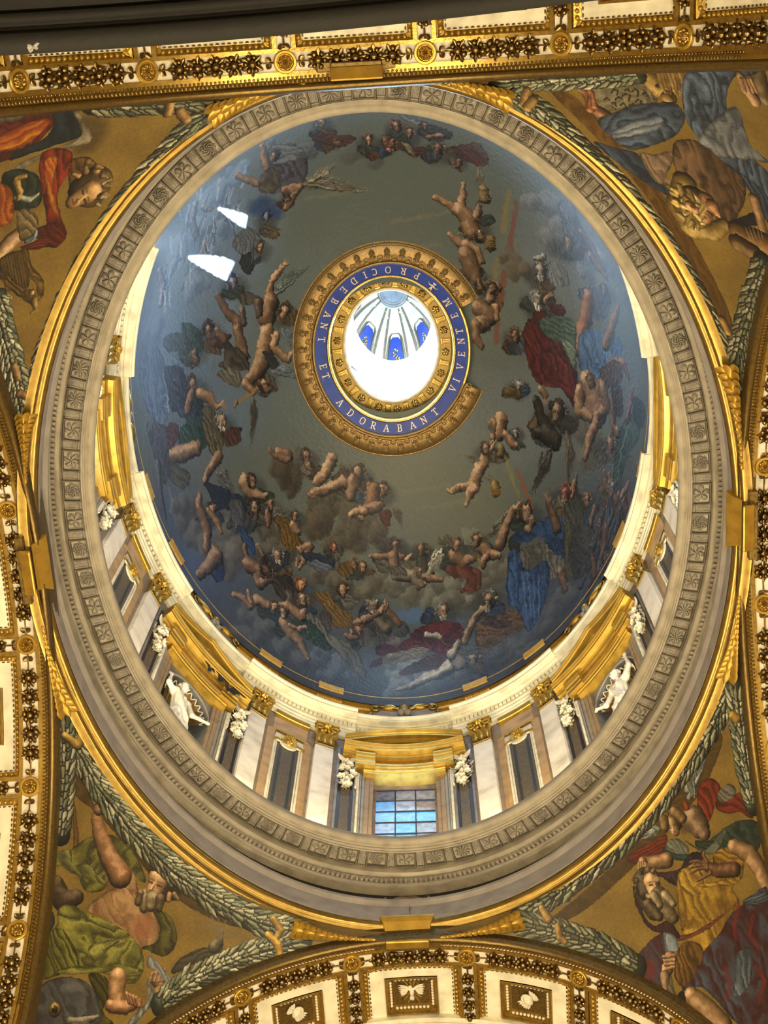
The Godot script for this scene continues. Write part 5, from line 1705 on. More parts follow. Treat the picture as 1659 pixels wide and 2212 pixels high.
func hand(N: Nets, w: Vector3, dir: Vector3, up: Vector3) -> void:
	var s := dir.cross(up).normalized()
	N.J.append([w, w + dir * 0.085, 0.030, 0.036, 0.0])
	for i in 4:
		var b := w + dir * 0.085 + s * (i - 1.5) * 0.021
		var L: float = [0.062, 0.078, 0.074, 0.058][i]
		var mid := b + dir * L * 0.55 + s * (i - 1.5) * 0.006
		N.J.append([b, mid, 0.0105, 0.0095, 0.0]); N.J.append([mid, mid + (dir * 0.8 - up * 0.45).normalized() * L * 0.6, 0.0095, 0.008, 0.0])
	var th := w + dir * 0.03 - s * 0.03
	N.J.append([th, th + (dir * 0.6 - s * 0.7).normalized() * 0.05, 0.014, 0.011, 0.0]); N.J.append([th + (dir * 0.6 - s * 0.7).normalized() * 0.05, th + (dir * 0.6 - s * 0.7).normalized() * 0.05 + (dir - s * 0.2).normalized() * 0.035, 0.011, 0.009, 0.0])

func build_statues() -> void:
	statue(7, "white marble statue with one arm held out, in the left niche", {"head": Vector3(-0.16, 0.90, 0.02), "turn": 0.75, "neck": Vector3(-0.15, 0.68, -0.02), "chest": Vector3(-0.14, 0.40, -0.04), "sl": Vector3(-0.36, 0.55, -0.02), "sr": Vector3(0.07, 0.54, -0.02), "el": Vector3(-0.58, 0.50, 0.06), "hl": Vector3(-0.57, 0.80, 0.06), "er": Vector3(0.20, 0.20, 0.05), "hr": Vector3(0.58, 0.46, 0.06), "hip": Vector3(-0.06, -0.15, -0.06)})
	statue(1, "white marble statue with one arm raised high, in the right niche", {"head": Vector3(0.09, 0.93, 0.02), "turn": -0.5, "neck": Vector3(0.09, 0.71, -0.02), "chest": Vector3(0.08, 0.43, -0.04), "sl": Vector3(-0.13, 0.57, -0.02), "sr": Vector3(0.31, 0.58, -0.02), "el": Vector3(-0.34, 0.24, 0.05), "hl": Vector3(-0.52, 0.38, 0.08), "er": Vector3(0.50, 0.76, 0.02), "hr": Vector3(0.50, 1.12, 0.04), "hip": Vector3(0.0, -0.12, -0.06)})

func statue(k: int, label: String, p: Dictionary) -> void:
	var o := wf(deg_to_rad(BAYS[k]), 0.50, 28.0)
	var t := thing("statue", label, "statue", o)
	var N := Nets.new()
	var hip: Vector3 = p.hip
	N.J = [[p.chest, hip, 0.17, 0.17, 0.012], [p.sl, p.sr, 0.085, 0.085, 0.006], [p.chest, p.neck, 0.13, 0.055, 0.0], [p.neck, p.head, 0.055, 0.06, 0.0],
		[p.sl, p.el, 0.075, 0.055, 0.004], [p.el, p.hl, 0.052, 0.034, 0.0], [p.sr, p.er, 0.075, 0.055, 0.004], [p.er, p.hr, 0.052, 0.034, 0.0],
		[hip + Vector3(-0.09, 0, 0), Vector3(-0.14, -1.0, 0.04), 0.17, 0.15, 0.016], [hip + Vector3(0.09, 0, 0), Vector3(0.12, -1.0, 0.0), 0.17, 0.15, 0.016], [p.sl + Vector3(0.05, 0, 0.08), hip + Vector3(0.12, -0.1, 0.14), 0.06, 0.07, 0.01]]
	var m := MB.new()
	N.build(m, Vector3(-0.85, -1.2, -0.35), Vector3(0.85, 1.15, 0.36), 0.034, 0.05)
	put("body", m.mesh(), M.marble, t)
	for s in ["l", "r"]:
		N = Nets.new()
		var w: Vector3 = p["h" + s]
		hand(N, w, (w - p["e" + s]).normalized(), Vector3(0, 0, 1))
		m = MB.new()
		N.build(m, w - Vector3.ONE * 0.2, w + Vector3.ONE * 0.21, 0.012, 0.012)
		put("hand", m.mesh(), M.marble, t)
	# head with face, then hair
	var H := Transform3D(Basis(Vector3.UP, p.turn) * Basis(Vector3.RIGHT, 0.1), p.head)
	N = Nets.new()
	var v := func(x: float, y: float, z: float) -> Vector3: return Vector3(x, y, z)
	N.J = [[v.call(0, 0.03, 0), v.call(0, -0.02, 0.02), 0.098, 0.085, 0.0], [v.call(0, -0.06, 0.03), v.call(0, -0.10, 0.05), 0.06, 0.035, 0.0], [v.call(0, 0.02, 0.10), v.call(0, -0.03, 0.125), 0.012, 0.017, 0.0], [v.call(-0.02, -0.068, 0.092), v.call(0.02, -0.068, 0.092), 0.011, 0.011, 0.0], [v.call(-0.05, 0.028, 0.078), v.call(0.05, 0.028, 0.078), 0.016, 0.016, 0.0], [v.call(-0.036, 0.0, 0.083), v.call(-0.034, 0.0, 0.083), 0.013, 0.013, 0.0], [v.call(0.034, 0.0, 0.083), v.call(0.036, 0.0, 0.083), 0.013, 0.013, 0.0], [v.call(-0.1, -0.01, 0.0), v.call(-0.1, 0.015, 0.0), 0.02, 0.022, 0.0], [v.call(0.1, -0.01, 0.0), v.call(0.1, 0.015, 0.0), 0.02, 0.022, 0.0]]
	m = MB.new()
	N.build(m, Vector3(-0.15, -0.17, -0.14), Vector3(0.15, 0.16, 0.17), 0.012, 0.02)
	put("head", m.mesh(), M.marble, t, H)
	m = MB.new()
	var rng := RandomNumberGenerator.new()
	rng.seed = 5 + k
	for i in 46:
		var a := rng.randf() * TAU
		var e := rng.randf_range(0.05, 1.45)
		var q := Vector3(cos(a) * cos(e), sin(e), sin(a) * cos(e))
		if q.z > 0.55 and q.y < 0.55: continue
		m.ball(Transform3D(Basis(Vector3.UP, a), Vector3(q.x * 0.10, 0.02 + q.y * 0.115, q.z * 0.10 - 0.01)), Vector3(0.035, 0.028, 0.035), 8, 5)
	put("hair", m.mesh(), M.marble, t, H)

# ---------------------------------------------------------------- brush for the painted dome and the mosaics (texture pixels)
class Brush:
	var w: int
	var h: int
	var d := PackedByteArray()
	var nz := PackedByteArray()
	var lx := -0.4
	var ly := 0.55
	var lz := 0.73
	var rng := RandomNumberGenerator.new()
	func _init(W: int, Hh: int, base: int) -> void:
		w = W; h = Hh
		var im := Image.create(w, h, false, Image.FORMAT_RGB8)
		im.fill(Color8((base >> 16) & 255, (base >> 8) & 255, base & 255))
		d = im.get_data()
		var f := FastNoiseLite.new()
		f.noise_type = FastNoiseLite.TYPE_SIMPLEX_SMOOTH; f.frequency = 0.03; f.fractal_octaves = 4; f.seed = 4
		nz = f.get_seamless_image(256, 256).get_data()
		rng.seed = 12
	func dot(x: int, y: int, r: float, g: float, b: float, a: float) -> void:
		var i := (y * w + x) * 3
		d[i] = int(clampf(d[i] + (r - d[i]) * a, 0, 255)); d[i + 1] = int(clampf(d[i + 1] + (g - d[i + 1]) * a, 0, 255)); d[i + 2] = int(clampf(d[i + 2] + (b - d[i + 2]) * a, 0, 255))
	func n(x: float, y: float) -> float:
		return nz[((int(y) & 255) << 8) | (int(x) & 255)] / 255.0
	# rounded limb through x, y, radius triples
	func T(col: int, a: Array, soft := 0.0) -> void:
		var k := a.size() / 3
		var x0 := 1e9; var x1 := -1e9; var y0 := 1e9; var y1 := -1e9
		for i in k:
			var r: float = a[i * 3 + 2]
			x0 = minf(x0, a[i * 3] - r); x1 = maxf(x1, a[i * 3] + r); y0 = minf(y0, a[i * 3 + 1] - r); y1 = maxf(y1, a[i * 3 + 1] + r)
		var R := float((col >> 16) & 255); var G := float((col >> 8) & 255); var Bb := float(col & 255)
		for y in range(maxi(0, int(y0)), mini(h - 1, int(y1) + 1)):
			for x in range(maxi(0, int(x0)), mini(w - 1, int(x1) + 1)):
				var bq := 9.0; var bx := 0.0; var by := 0.0; var br := 1.0
				for i in k - 1:
					var ax: float = a[i * 3]; var ay: float = a[i * 3 + 1]
					var ux: float = a[i * 3 + 3] - ax; var uy: float = a[i * 3 + 4] - ay
					var t := clampf(((x - ax) * ux + (y - ay) * uy) / maxf(ux * ux + uy * uy, 0.01), 0, 1)
					var r := lerpf(a[i * 3 + 2], a[i * 3 + 5], t)
					var dx := x - ax - ux * t; var dy := y - ay - uy * t
					var q := sqrt(dx * dx + dy * dy) / r
					if q < bq:
						bq = q; bx = dx / r; by = dy / r; br = r
				if bq < 1.0:
					var L := bx * lx + by * ly + sqrt(1.0 - bq * bq) * lz
					var s := 0.22 + 1.02 * clampf(L, -0.15, 1.0) + (n(x * 1.3, y * 1.3) - 0.5) * 0.25
					var hi := maxf(0.0, s - 0.95) * 150.0
					dot(x, y, R * s + hi, G * s * (0.93 + 0.07 * s) + hi, Bb * s * (0.90 + 0.10 * s) + hi, minf(1.0, (1.0 - bq) * br * 0.8))
	func smooth_poly(a: Array, sub: int) -> PackedFloat32Array:
		var k := a.size() / 2
		var P := PackedFloat32Array()
		for i in k:
			var p0 := Vector2(a[((i + k - 1) % k) * 2], a[((i + k - 1) % k) * 2 + 1])
			var p1 := Vector2(a[i * 2], a[i * 2 + 1])
			var p2 := Vector2(a[((i + 1) % k) * 2], a[((i + 1) % k) * 2 + 1])
			var p3 := Vector2(a[((i + 2) % k) * 2], a[((i + 2) % k) * 2 + 1])
			for j in sub:
				var q := p1.cubic_interpolate(p2, p0, p3, float(j) / sub)
				P.append(q.x); P.append(q.y)
		return P
	# draped cloth: outline, folds along (fx, fy), fold width k
	func D(col: int, dark: int, fx: float, fy: float, k: float, a: Array) -> void:
		var P := smooth_poly(a, 4)
		var m := P.size() / 2
		var y0 := 1e9; var y1 := -1e9
		for i in m: 
			y0 = minf(y0, P[i * 2 + 1]); y1 = maxf(y1, P[i * 2 + 1])
		var R := float((col >> 16) & 255); var G := float((col >> 8) & 255); var Bb := float(col & 255)
		var r2 := float((dark >> 16) & 255); var g2 := float((dark >> 8) & 255); var b2 := float(dark & 255)
		var px := -fy; var py := fx
		if px * lx + py * ly < 0: px = -px; py = -py
		var c0 := 1e9; var c1 := -1e9
		for i in m:
			var cc := P[i * 2] * px + P[i * 2 + 1] * py
			c0 = minf(c0, cc); c1 = maxf(c1, cc)
		var kk := maxf(k * 1.7, (c1 - c0) / 4.6)
		for y in range(maxi(0, int(y0)), mini(h - 1, int(y1) + 1)):
			var X := []
			var j := m - 1
			for i in m:
				var ya := P[i * 2 + 1]; var yb := P[j * 2 + 1]
				if (ya > y) != (yb > y): X.append(P[i * 2] + (y - ya) / (yb - ya) * (P[j * 2] - P[i * 2]))
				j = i
			X.sort()
			for q in range(0, X.size() - 1, 2):
				for x in range(maxi(0, int(X[q])), mini(w - 1, int(X[q + 1]) + 1)):
					var al := x * fx + y * fy
					var ac := x * px + y * py
					var fan := 1.0 + 0.35 * sin(al / kk * 0.22 + c0)
					var wv := (n(al * 0.16 + 40, ac * 0.3) - 0.5) * 3.4
					var f := fposmod((ac - c0) / kk * fan + wv, 1.0)
					var s := pow(f / 0.7, 0.8) if f < 0.7 else (1.0 - f) * 3.33
					s *= 0.30 + 0.55 * (ac - c0) / (c1 - c0) + 0.7 * n(x * 0.22 + 90, y * 0.22)
					s = clampf(s, 0, 1.3)
					var e := minf(x - X[q], X[q + 1] - x)
					var ed := clampf(0.55 + e * 0.06, 0, 1)
					var g := 0.97 + (n(x * 3.1, y * 3.1) - 0.5) * 0.16
					dot(x, y, lerpf(r2, R, s) * ed * g, lerpf(g2, G, s) * ed * g, lerpf(b2, Bb, s) * ed * g, clampf(e + 0.4, 0, 1))
	# soft blot
	func B(col: int, al: float, cx: int, cy: int, rx: float, ry: float, rot: float) -> void:
		var R := float((col >> 16) & 255); var G := float((col >> 8) & 255); var Bb := float(col & 255)
		var m := int(maxf(rx, ry)) + 1
		var ca := cos(rot); var sa := sin(rot)
		for y in range(maxi(0, cy - m), mini(h - 1, cy + m)):
			for x in range(maxi(0, cx - m), mini(w - 1, cx + m)):
				var ux := ((x - cx) * ca + (y - cy) * sa) / rx
				var uy := (-(x - cx) * sa + (y - cy) * ca) / ry
				var q := ux * ux + uy * uy
				if q < 1.0:
					var t := (1.0 - q) * (1.0 - q * 0.3) * (0.55 + 0.9 * n(x * 0.8, y * 0.8))
					dot(x, y, R, G, Bb, clampf(t * 1.4, 0, 1) * al)
	# cloud of puffs
	func C(light: int, dark: int, cx: int, cy: int, r: float) -> void:
		for i in 9:
			var a := rng.randf() * TAU
			var q := r * rng.randf_range(0.0, 0.62)
			var rr := r * rng.randf_range(0.34, 0.62)
			puff(light, dark, cx + cos(a) * q * 1.25, cy + sin(a) * q * 0.8, rr)
	func puff(light: int, dark: int, cx: float, cy: float, r: float) -> void:
		for y in range(maxi(0, int(cy - r)), mini(h - 1, int(cy + r))):
			for x in range(maxi(0, int(cx - r)), mini(w - 1, int(cx + r))):
				var ux := (x - cx) / r; var uy := (y - cy) / r
				var q := sqrt(ux * ux + uy * uy) + (n(x * 0.7, y * 0.7) - 0.5) * 0.35
				if q < 1.0:
					var s := clampf(0.42 + 0.95 * (ux * lx + uy * ly) + (n(x * 0.8 + 30, y * 0.8) - 0.5) * 0.5, 0, 1.2)
					dot(x, y, lerpf((dark >> 16) & 255, (light >> 16) & 255, s), lerpf((dark >> 8) & 255, (light >> 8) & 255, s), lerpf(dark & 255, light & 255, s), clampf((1.0 - q) * 3.2, 0, 0.9))
	# stroke
	func L(col: int, al: float, wd: float, a: Array) -> void:
		var R := float((col >> 16) & 255); var G := float((col >> 8) & 255); var Bb := float(col & 255)
		var r := wd * 0.5
		for i in range(0, a.size() - 2, 2):
			var ax: float = a[i]; var ay: float = a[i + 1]
			var ux: float = a[i + 2] - ax; var uy: float = a[i + 3] - ay
			var ll := maxf(ux * ux + uy * uy, 0.01)
			for y in range(maxi(0, int(minf(ay, ay + uy) - r - 1)), mini(h - 1, int(maxf(ay, ay + uy) + r + 2))):
				for x in range(maxi(0, int(minf(ax, ax + ux) - r - 1)), mini(w - 1, int(maxf(ax, ax + ux) + r + 2))):
					var t := clampf(((x - ax) * ux + (y - ay) * uy) / ll, 0, 1)
					var dx := x - ax - ux * t; var dy := y - ay - uy * t
					var e := r + 0.5 - sqrt(dx * dx + dy * dy)
					if e > 0: dot(x, y, R, G, Bb, minf(e, 1.0) * al)
	func shade(c0: int, s: float) -> int:
		return (int(clampf(((c0 >> 16) & 255) * s, 0, 255)) << 16) | (int(clampf(((c0 >> 8) & 255) * s, 0, 255)) << 8) | int(clampf((c0 & 255) * s, 0, 255))
	# head: centre, radius, direction of the crown, direction faced, skin, hair, beard (0 for none)
	func H(x: float, y: float, r: float, ux: float, uy: float, fx: float, fy: float, skin: int, hair: int, beard: int) -> void:
		var sx := -uy; var sy := ux
		if sx * fx + sy * fy < 0: sx = -sx; sy = -sy
		T(shade(hair, 0.8), [x + ux * r * 0.25 - fx * r * 0.25, y + uy * r * 0.25 - fy * r * 0.25, r * 0.95, x - fx * r * 0.35 - ux * r * 0.3, y - fy * r * 0.35 - uy * r * 0.3, r * 0.72])
		var ox := x + fx * r * 0.2; var oy := y + fy * r * 0.2
		T(skin, [ox + ux * r * 0.28, oy + uy * r * 0.28, r * 0.60, ox - ux * r * 0.5 + fx * r * 0.05, oy - uy * r * 0.5 + fy * r * 0.05, r * 0.40])
		var q := r * 0.27
		var cx := ox + fx * r * 0.18; var cy := oy + fy * r * 0.18
		for s in [-1.0, 1.0]:
			var ex: float = cx + sx * q * s + ux * r * 0.08; var ey: float = cy + sy * q * s + uy * r * 0.08
			L(shade(skin, 0.35), 0.85, maxf(r * 0.13, 1.0), [ex - sx * r * 0.10, ey - sy * r * 0.10, ex + sx * r * 0.10, ey + sy * r * 0.10])
			L(shade(skin, 0.55), 0.6, maxf(r * 0.09, 1.0), [ex - sx * r * 0.16 + ux * r * 0.17, ey - sy * r * 0.16 + uy * r * 0.17, ex + sx * r * 0.16 + ux * r * 0.17, ey + sy * r * 0.16 + uy * r * 0.17])
		T(shade(skin, 1.12), [cx + ux * r * 0.12, cy + uy * r * 0.12, r * 0.08, cx + fx * r * 0.14 - ux * r * 0.22, cy + fy * r * 0.14 - uy * r * 0.22, r * 0.13])
		L(shade(skin, 0.5), 0.8, maxf(r * 0.08, 1.0), [cx + sx * r * 0.12 - ux * r * 0.29, cy + sy * r * 0.12 - uy * r * 0.29, cx - sx * r * 0.1 - ux * r * 0.29, cy - sy * r * 0.1 - uy * r * 0.29])
		L(0x5e3028, 0.75, maxf(r * 0.10, 1.0), [cx - sx * r * 0.17 - ux * r * 0.45, cy - sy * r * 0.17 - uy * r * 0.45, cx + sx * r * 0.17 - ux * r * 0.45, cy + sy * r * 0.17 - uy * r * 0.45])
		for i in 16:   # locks
			var a := rng.randf_range(-1.9, 1.9)
			var bx := ux * cos(a) - (-fx - uy * 0.0) * sin(a) * 0.0 + sx * -sin(a); var by := uy * cos(a) + sy * -sin(a)
			if bx * fx + by * fy > 0.35 and cos(a) < 0.7: continue
			var p := Vector2(x - fx * r * 0.15 + bx * r * 0.92, y - fy * r * 0.15 + by * r * 0.92)
			T(shade(hair, rng.randf_range(0.8, 1.5)), [p.x, p.y, r * rng.randf_range(0.12, 0.24), p.x + (bx + rng.randf_range(-0.5, 0.5)) * r * 0.2, p.y + (by + rng.randf_range(-0.5, 0.5)) * r * 0.2, r * 0.11])
		if beard:
			for i in 14:
				var s := rng.randf_range(-0.48, 0.48)
				var p := Vector2(ox + sx * s * r - ux * r * (0.52 + 0.2 * rng.randf()), oy + sy * s * r - uy * r * (0.52 + 0.2 * rng.randf()))
				T(shade(beard, rng.randf_range(0.75, 1.35)), [p.x, p.y, r * 0.17, p.x - ux * r * 0.4 - sx * s * r * 0.3, p.y - uy * r * 0.4 - sy * s * r * 0.3, r * 0.08])
	# wing from root to tip
	func W(col: int, x0: float, y0: float, x1: float, y1: float, wd: float) -> void:
		var dx := x1 - x0; var dy := y1 - y0
		var ll := sqrt(dx * dx + dy * dy)
		dx /= ll; dy /= ll
		for row in 3:
			var m := 9 - row * 1
			for i in m:
				var f := float(i) / (m - 1)
				var s := (f - 0.5) * wd * (1.1 - 0.25 * row)
				var st := ll * (0.08 + 0.02 * row)
				var en := ll * (1.0 - 0.34 * row) * (1.0 - 0.55 * f * (1.0 if row < 2 else 0.6))
				var ax := x0 + dx * st - dy * s * 0.55; var ay := y0 + dy * st + dx * s * 0.55
				var bx := x0 + dx * en - dy * s; var by := y0 + dy * en + dx * s
				T(shade(col, rng.randf_range(0.72, 1.25) + 0.12 * row), [ax, ay, wd * 0.07, (ax + bx) * 0.5, (ay + by) * 0.5, wd * 0.10, bx, by, wd * 0.05])
		T(shade(col, 1.2), [x0, y0, wd * 0.16, x0 + dx * ll * 0.5 + dy * wd * 0.42, y0 + dy * ll * 0.5 - dx * wd * 0.42, wd * 0.10])
	# laurel garland of half width wd along a line, leaves pointing along it
	func G(wd: float, a: Array) -> void:
		var P := []
		for i in range(0, a.size(), 2): P.append(Vector2(a[i], a[i + 1]))
		var q := []
		for i in P.size(): q.append_array([P[i].x, P[i].y, wd * 1.25])
		T(0x262e24, q)
		for i in P.size() - 1:
			var seg: Vector2 = P[i + 1] - P[i]
			var st := int(maxf(1, seg.length() / (wd * 0.66)))
			for j in st:
				var p: Vector2 = P[i] + seg * (float(j) / st)
				var dr := seg.normalized()
				var nn := Vector2(-dr.y, dr.x)
				for s in [-1.0, 1.0, 0.5, -0.5, 0.05]:
					var b: Vector2 = p + nn * s * wd * rng.randf_range(0.55, 0.8) + dr * rng.randf_range(-0.3, 0.3) * wd
					var e: Vector2 = b + (dr + nn * s * 0.38).normalized() * wd * rng.randf_range(1.35, 1.75)
					var cc: int = [0x74745a, 0x5e624a, 0x83836a, 0x4b5040, 0x93917a][rng.randi() % 5]
					T(0x1c221c, [b.x, b.y, wd * 0.22, (b.x + e.x) * 0.5, (b.y + e.y) * 0.5, wd * 0.38, e.x, e.y, wd * 0.05])
					T(cc, [b.x, b.y, wd * 0.14, (b.x + e.x) * 0.5, (b.y + e.y) * 0.5, wd * 0.31, e.x, e.y, 1.0])
					L(shade(cc, 1.3), 0.6, maxf(1.0, wd * 0.04), [b.x, b.y, e.x, e.y])
	# hand-laid look: outlines wander a little, and each tessera has its own tone
	func grain(amount: float, wander: float) -> void:
		var o := d.duplicate()
		var gr := PackedFloat32Array()
		for i in 4096: gr.append(1.0 + (rng.randf() - 0.5) * amount)
		var k := 0
		for y in h:
			var ry := (y & 255) << 8
			var r2 := ((y * 3) & 255) << 8
			for x in w:
				var a: int = nz[ry | (x & 255)]
				var b: int = nz[ry | ((x + 97) & 255)]
				var e: int = nz[r2 | ((x * 3 + 50) & 255)]
				var sx := x + int((a - 127 + (e - 127) * 0.45) * wander)
				var sy := y + int((b - 127 - (e - 127) * 0.45) * wander)
				if sx < 0: sx = 0
				elif sx >= w: sx = w - 1
				if sy < 0: sy = 0
				elif sy >= h: sy = h - 1
				var s := (sy * w + sx) * 3
				var g := gr[(x * 61 + y * 977 + (x * y) % 523) & 4095]
				d[k] = int(minf(255, o[s] * g)); d[k + 1] = int(minf(255, o[s + 1] * g)); d[k + 2] = int(minf(255, o[s + 2] * g))
				k += 3
	# gold ground with glints
	func gold_ground(light: int, dark: int) -> void:
		for y in h:
			for x in w:
				var s := n(x * 0.25, y * 0.25) * 0.7 + n(x * 2.7 + 9, y * 2.7) * 0.35
				var i := (y * w + x) * 3
				d[i] = int(lerpf((dark >> 16) & 255, (light >> 16) & 255, s)); d[i + 1] = int(lerpf((dark >> 8) & 255, (light >> 8) & 255, s)); d[i + 2] = int(lerpf(dark & 255, light & 255, s))
	func texture() -> Texture2D:
		var im := Image.create_from_data(w, h, false, Image.FORMAT_RGB8, d)
		return ImageTexture.create_from_image(im)
	# crowd of small figures inside a ring of points, for the far groups
	func crowd(cx: float, cy: float, rx: float, ry: float, k: int, size: float, tones: Array) -> void:
		for i in k:
			var a := rng.randf() * TAU
			var q := sqrt(rng.randf())
			var x := cx + cos(a) * rx * q; var y := cy + sin(a) * ry * q
			var t: int = tones[rng.randi() % tones.size()]
			var e := Vector2(rng.randf_range(-0.6, 0.6), -1).normalized()
			T(t, [x, y, size * 0.55, x + e.x * size * 1.6, y + e.y * size * 1.8, size * 0.75])
			if i % 2 == 0: T(0x7e6350, [x, y, size * 0.2, x - e.x * size, y + size * 1.2, size * 0.16])
			H(x, y + size * 0.5, size * 0.5, e.x * 0.3, 0.95, rng.randf_range(-0.8, 0.8), 0.2, 0x86695a, 0x3a3028, 0)

var painted := {}
func paint_all() -> void:
	var jobs := ["dome", "wall_front_left", "wall_front_right", "wall_back_left", "wall_back_right"]
	for j in jobs: painted[j] = null
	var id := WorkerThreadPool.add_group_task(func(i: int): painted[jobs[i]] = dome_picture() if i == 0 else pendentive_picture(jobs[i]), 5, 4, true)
	WorkerThreadPool.wait_for_group_task_completion(id)

func paint_dome() -> Texture2D:
	return painted["dome"]
func dome_picture() -> Texture2D:
	var p := Brush.new(2048, 2048, 0x69716e)
	p.B(0x74807f,0.50,785,1330,247,187,-0.08)
	p.B(0x667170,0.50,947,1454,284,211,-0.03)
	p.B(0x6a736e,0.50,1119,1385,322,217,0.05)
	p.B(0x6d7d88,0.50,666,1186,259,185,-0.08)
	p.B(0x70808c,0.50,617,990,273,182,-0.16)
	p.B(0x7b7c6c,0.60,1043,649,351,238,0.00)
	p.B(0x828474,0.50,1153,741,279,176,0.03)
	p.B(0x77796c,0.50,1207,614,236,151,0.01)
	p.B(0x6d7875,0.50,826,846,215,152,-0.11)
	p.B(0x7a8182,0.50,1402,1148,321,174,0.16)
	p.B(0x7d8588,0.50,1347,855,250,143,0.07)
	p.B(0x76808c,0.40,1500,865,450,185,0.13)
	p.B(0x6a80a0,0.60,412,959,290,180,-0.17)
	p.B(0x7890b4,0.70,411,1246,312,195,-0.22)  # bluish ground: glossy lantern reflection painted into this side
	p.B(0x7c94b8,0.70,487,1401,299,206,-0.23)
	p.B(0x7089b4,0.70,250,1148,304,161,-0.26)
	p.B(0x708299,0.50,735,1603,218,183,-0.21)
	p.B(0x868b96,0.50,1609,1272,279,189,0.00)
	p.B(0x747f98,0.50,1742,1010,237,144,0.00)
	p.B(0x4e5f84,0.70,228,583,328,275,-0.06)
	p.B(0x5a73a4,0.60,361,493,227,217,-0.04)
	p.B(0x474d5c,0.70,694,131,374,378,0.00)
	p.B(0x4a4d58,0.70,475,307,353,325,0.01)
	p.B(0x525c6c,0.60,1054,132,465,335,-0.26)
	p.B(0x4c4f5a,0.70,1511,221,476,403,0.00)
	p.B(0x42475a,0.70,1788,463,456,386,0.00)
	p.L(0x8f8b72,0.35,11.4,[815,1410,894,1412,984,1418])
	p.L(0x8f8b72,0.35,10.5,[1046,1333,1121,1340,1212,1352])
	p.L(0x8f8b72,0.35,10.2,[1009,1259,1083,1265,1171,1274])
	p.L(0x8f8b72,0.35,10.0,[1064,1193,1137,1197,1228,1204])
	p.L(0x8f8b72,0.35,10.6,[992,673,1072,680,1167,691])
	p.L(0x8f8b72,0.35,10.8,[1070,638,1152,647,1250,660])
	p.C(0x6a5f4c,0x3b3429,706,735,59)
	p.C(0x6a5f4c,0x3b3429,686,760,47)
	p.C(0x716855,0x403a2f,796,662,63)
	p.C(0x716855,0x403a2f,841,676,41)
	p.C(0x716855,0x403a2f,760,620,60)
	p.C(0x6e6755,0x433d33,888,606,71)
	p.C(0x6e6755,0x433d33,948,590,50)
	p.C(0x6e6755,0x433d33,825,565,56)
	p.C(0x7f7f84,0x45464e,306,688,87)
	p.C(0x7f7f84,0x45464e,289,725,58)
	p.C(0x7f7f84,0x45464e,314,634,65)
	p.C(0x84827f,0x4a4a4e,468,633,76)
	p.C(0x84827f,0x4a4a4e,399,588,77)
	p.C(0x84827f,0x4a4a4e,479,569,62)
	p.C(0x84827f,0x4a4a4e,420,533,67)
	p.C(0x7b7769,0x4a473f,604,620,51)
	p.C(0x7b7769,0x4a473f,629,562,56)
	p.C(0x7f7a70,0x4a463f,682,617,48)
	p.C(0x7f7a70,0x4a463f,761,497,45)
	p.C(0x7f7a70,0x4a463f,812,475,41)
	p.C(0x8a8678,0x504c42,953,467,52)
	p.C(0x8a8678,0x504c42,1000,450,48)
	p.C(0x8a8678,0x504c42,898,448,45)
	p.C(0x9b9a90,0x5a574e,1084,432,53)
	p.C(0x9b9a90,0x5a574e,1138,422,50)
	p.C(0x9b9a90,0x5a574e,1183,443,37)
	p.B(0x5f7eae,0.80,1060,379,69,24,-0.05)
	p.B(0x5f7eae,0.60,1185,349,39,17,-0.06)
	p.B(0x5a78a8,0.60,709,459,19,16,-0.06)
	p.C(0x7b7d84,0x3f424c,478,390,69)
	p.C(0x7b7d84,0x3f424c,529,349,69)
	p.C(0x7b7d84,0x3f424c,589,287,65)
	p.C(0x7b7d84,0x3f424c,427,319,75)
	p.C(0x7b7d84,0x3f424c,640,232,62)
	p.C(0x7d8796,0x3f4656,717,255,57)
	p.C(0x7d8796,0x3f4656,789,220,63)
	p.C(0x7d8796,0x3f4656,851,187,54)
	p.C(0x7d8796,0x3f4656,737,173,70)
	p.C(0xa3a8b0,0x565d68,1002,229,49)
	p.C(0xa3a8b0,0x565d68,1056,221,40)
	p.C(0x8d939c,0x4a505c,958,92,62)
	p.C(0x8d939c,0x4a505c,1050,114,65)
	p.C(0x8d939c,0x4a505c,1146,124,65)
	p.C(0x8d939c,0x4a505c,1208,165,45)
	p.C(0x8b8a80,0x55534b,1317,492,53)
	p.C(0x8b8a80,0x55534b,1286,463,39)
	p.C(0x8b8a80,0x55534b,1361,491,39)
	p.C(0x93938a,0x55534a,1127,451,52)
	p.C(0x93938a,0x55534a,1190,440,53)
	p.C(0x93938a,0x55534a,1044,437,56)
	p.C(0x93938a,0x55534a,1005,460,42)
	p.C(0x93938a,0x55534a,1207,409,44)
	p.C(0x93938a,0x55534a,1143,402,59)
	p.C(0x6f7178,0x3e4049,1602,389,79)
	p.C(0x6f7178,0x3e4049,1559,334,80)
	p.C(0x6f7178,0x3e4049,1499,286,80)
	p.C(0x6f7178,0x3e4049,1412,245,78)
	p.C(0x6f7178,0x3e4049,1340,206,79)
	p.C(0x6f7178,0x3e4049,1468,196,83)
	p.C(0xa0a7ae,0x525a66,989,201,66)
	p.C(0xa0a7ae,0x525a66,1083,157,64)
	p.C(0xa0a7ae,0x525a66,1016,134,60)
	p.B(0x5d7ba8,0.70,1036,366,80,28,-0.05)
	p.C(0x94969a,0x5c5e62,1500,1299,49)
	p.C(0x94969a,0x5c5e62,1528,1399,59)
	p.C(0x94969a,0x5c5e62,1546,1339,52)
	p.C(0x94969a,0x5c5e62,1472,1400,41)
	p.C(0x7d7568,0x554e46,1377,1244,41)
	p.C(0x7d7568,0x554e46,1388,1212,45)
	p.C(0xa3aab8,0x5c6274,1643,1256,55)
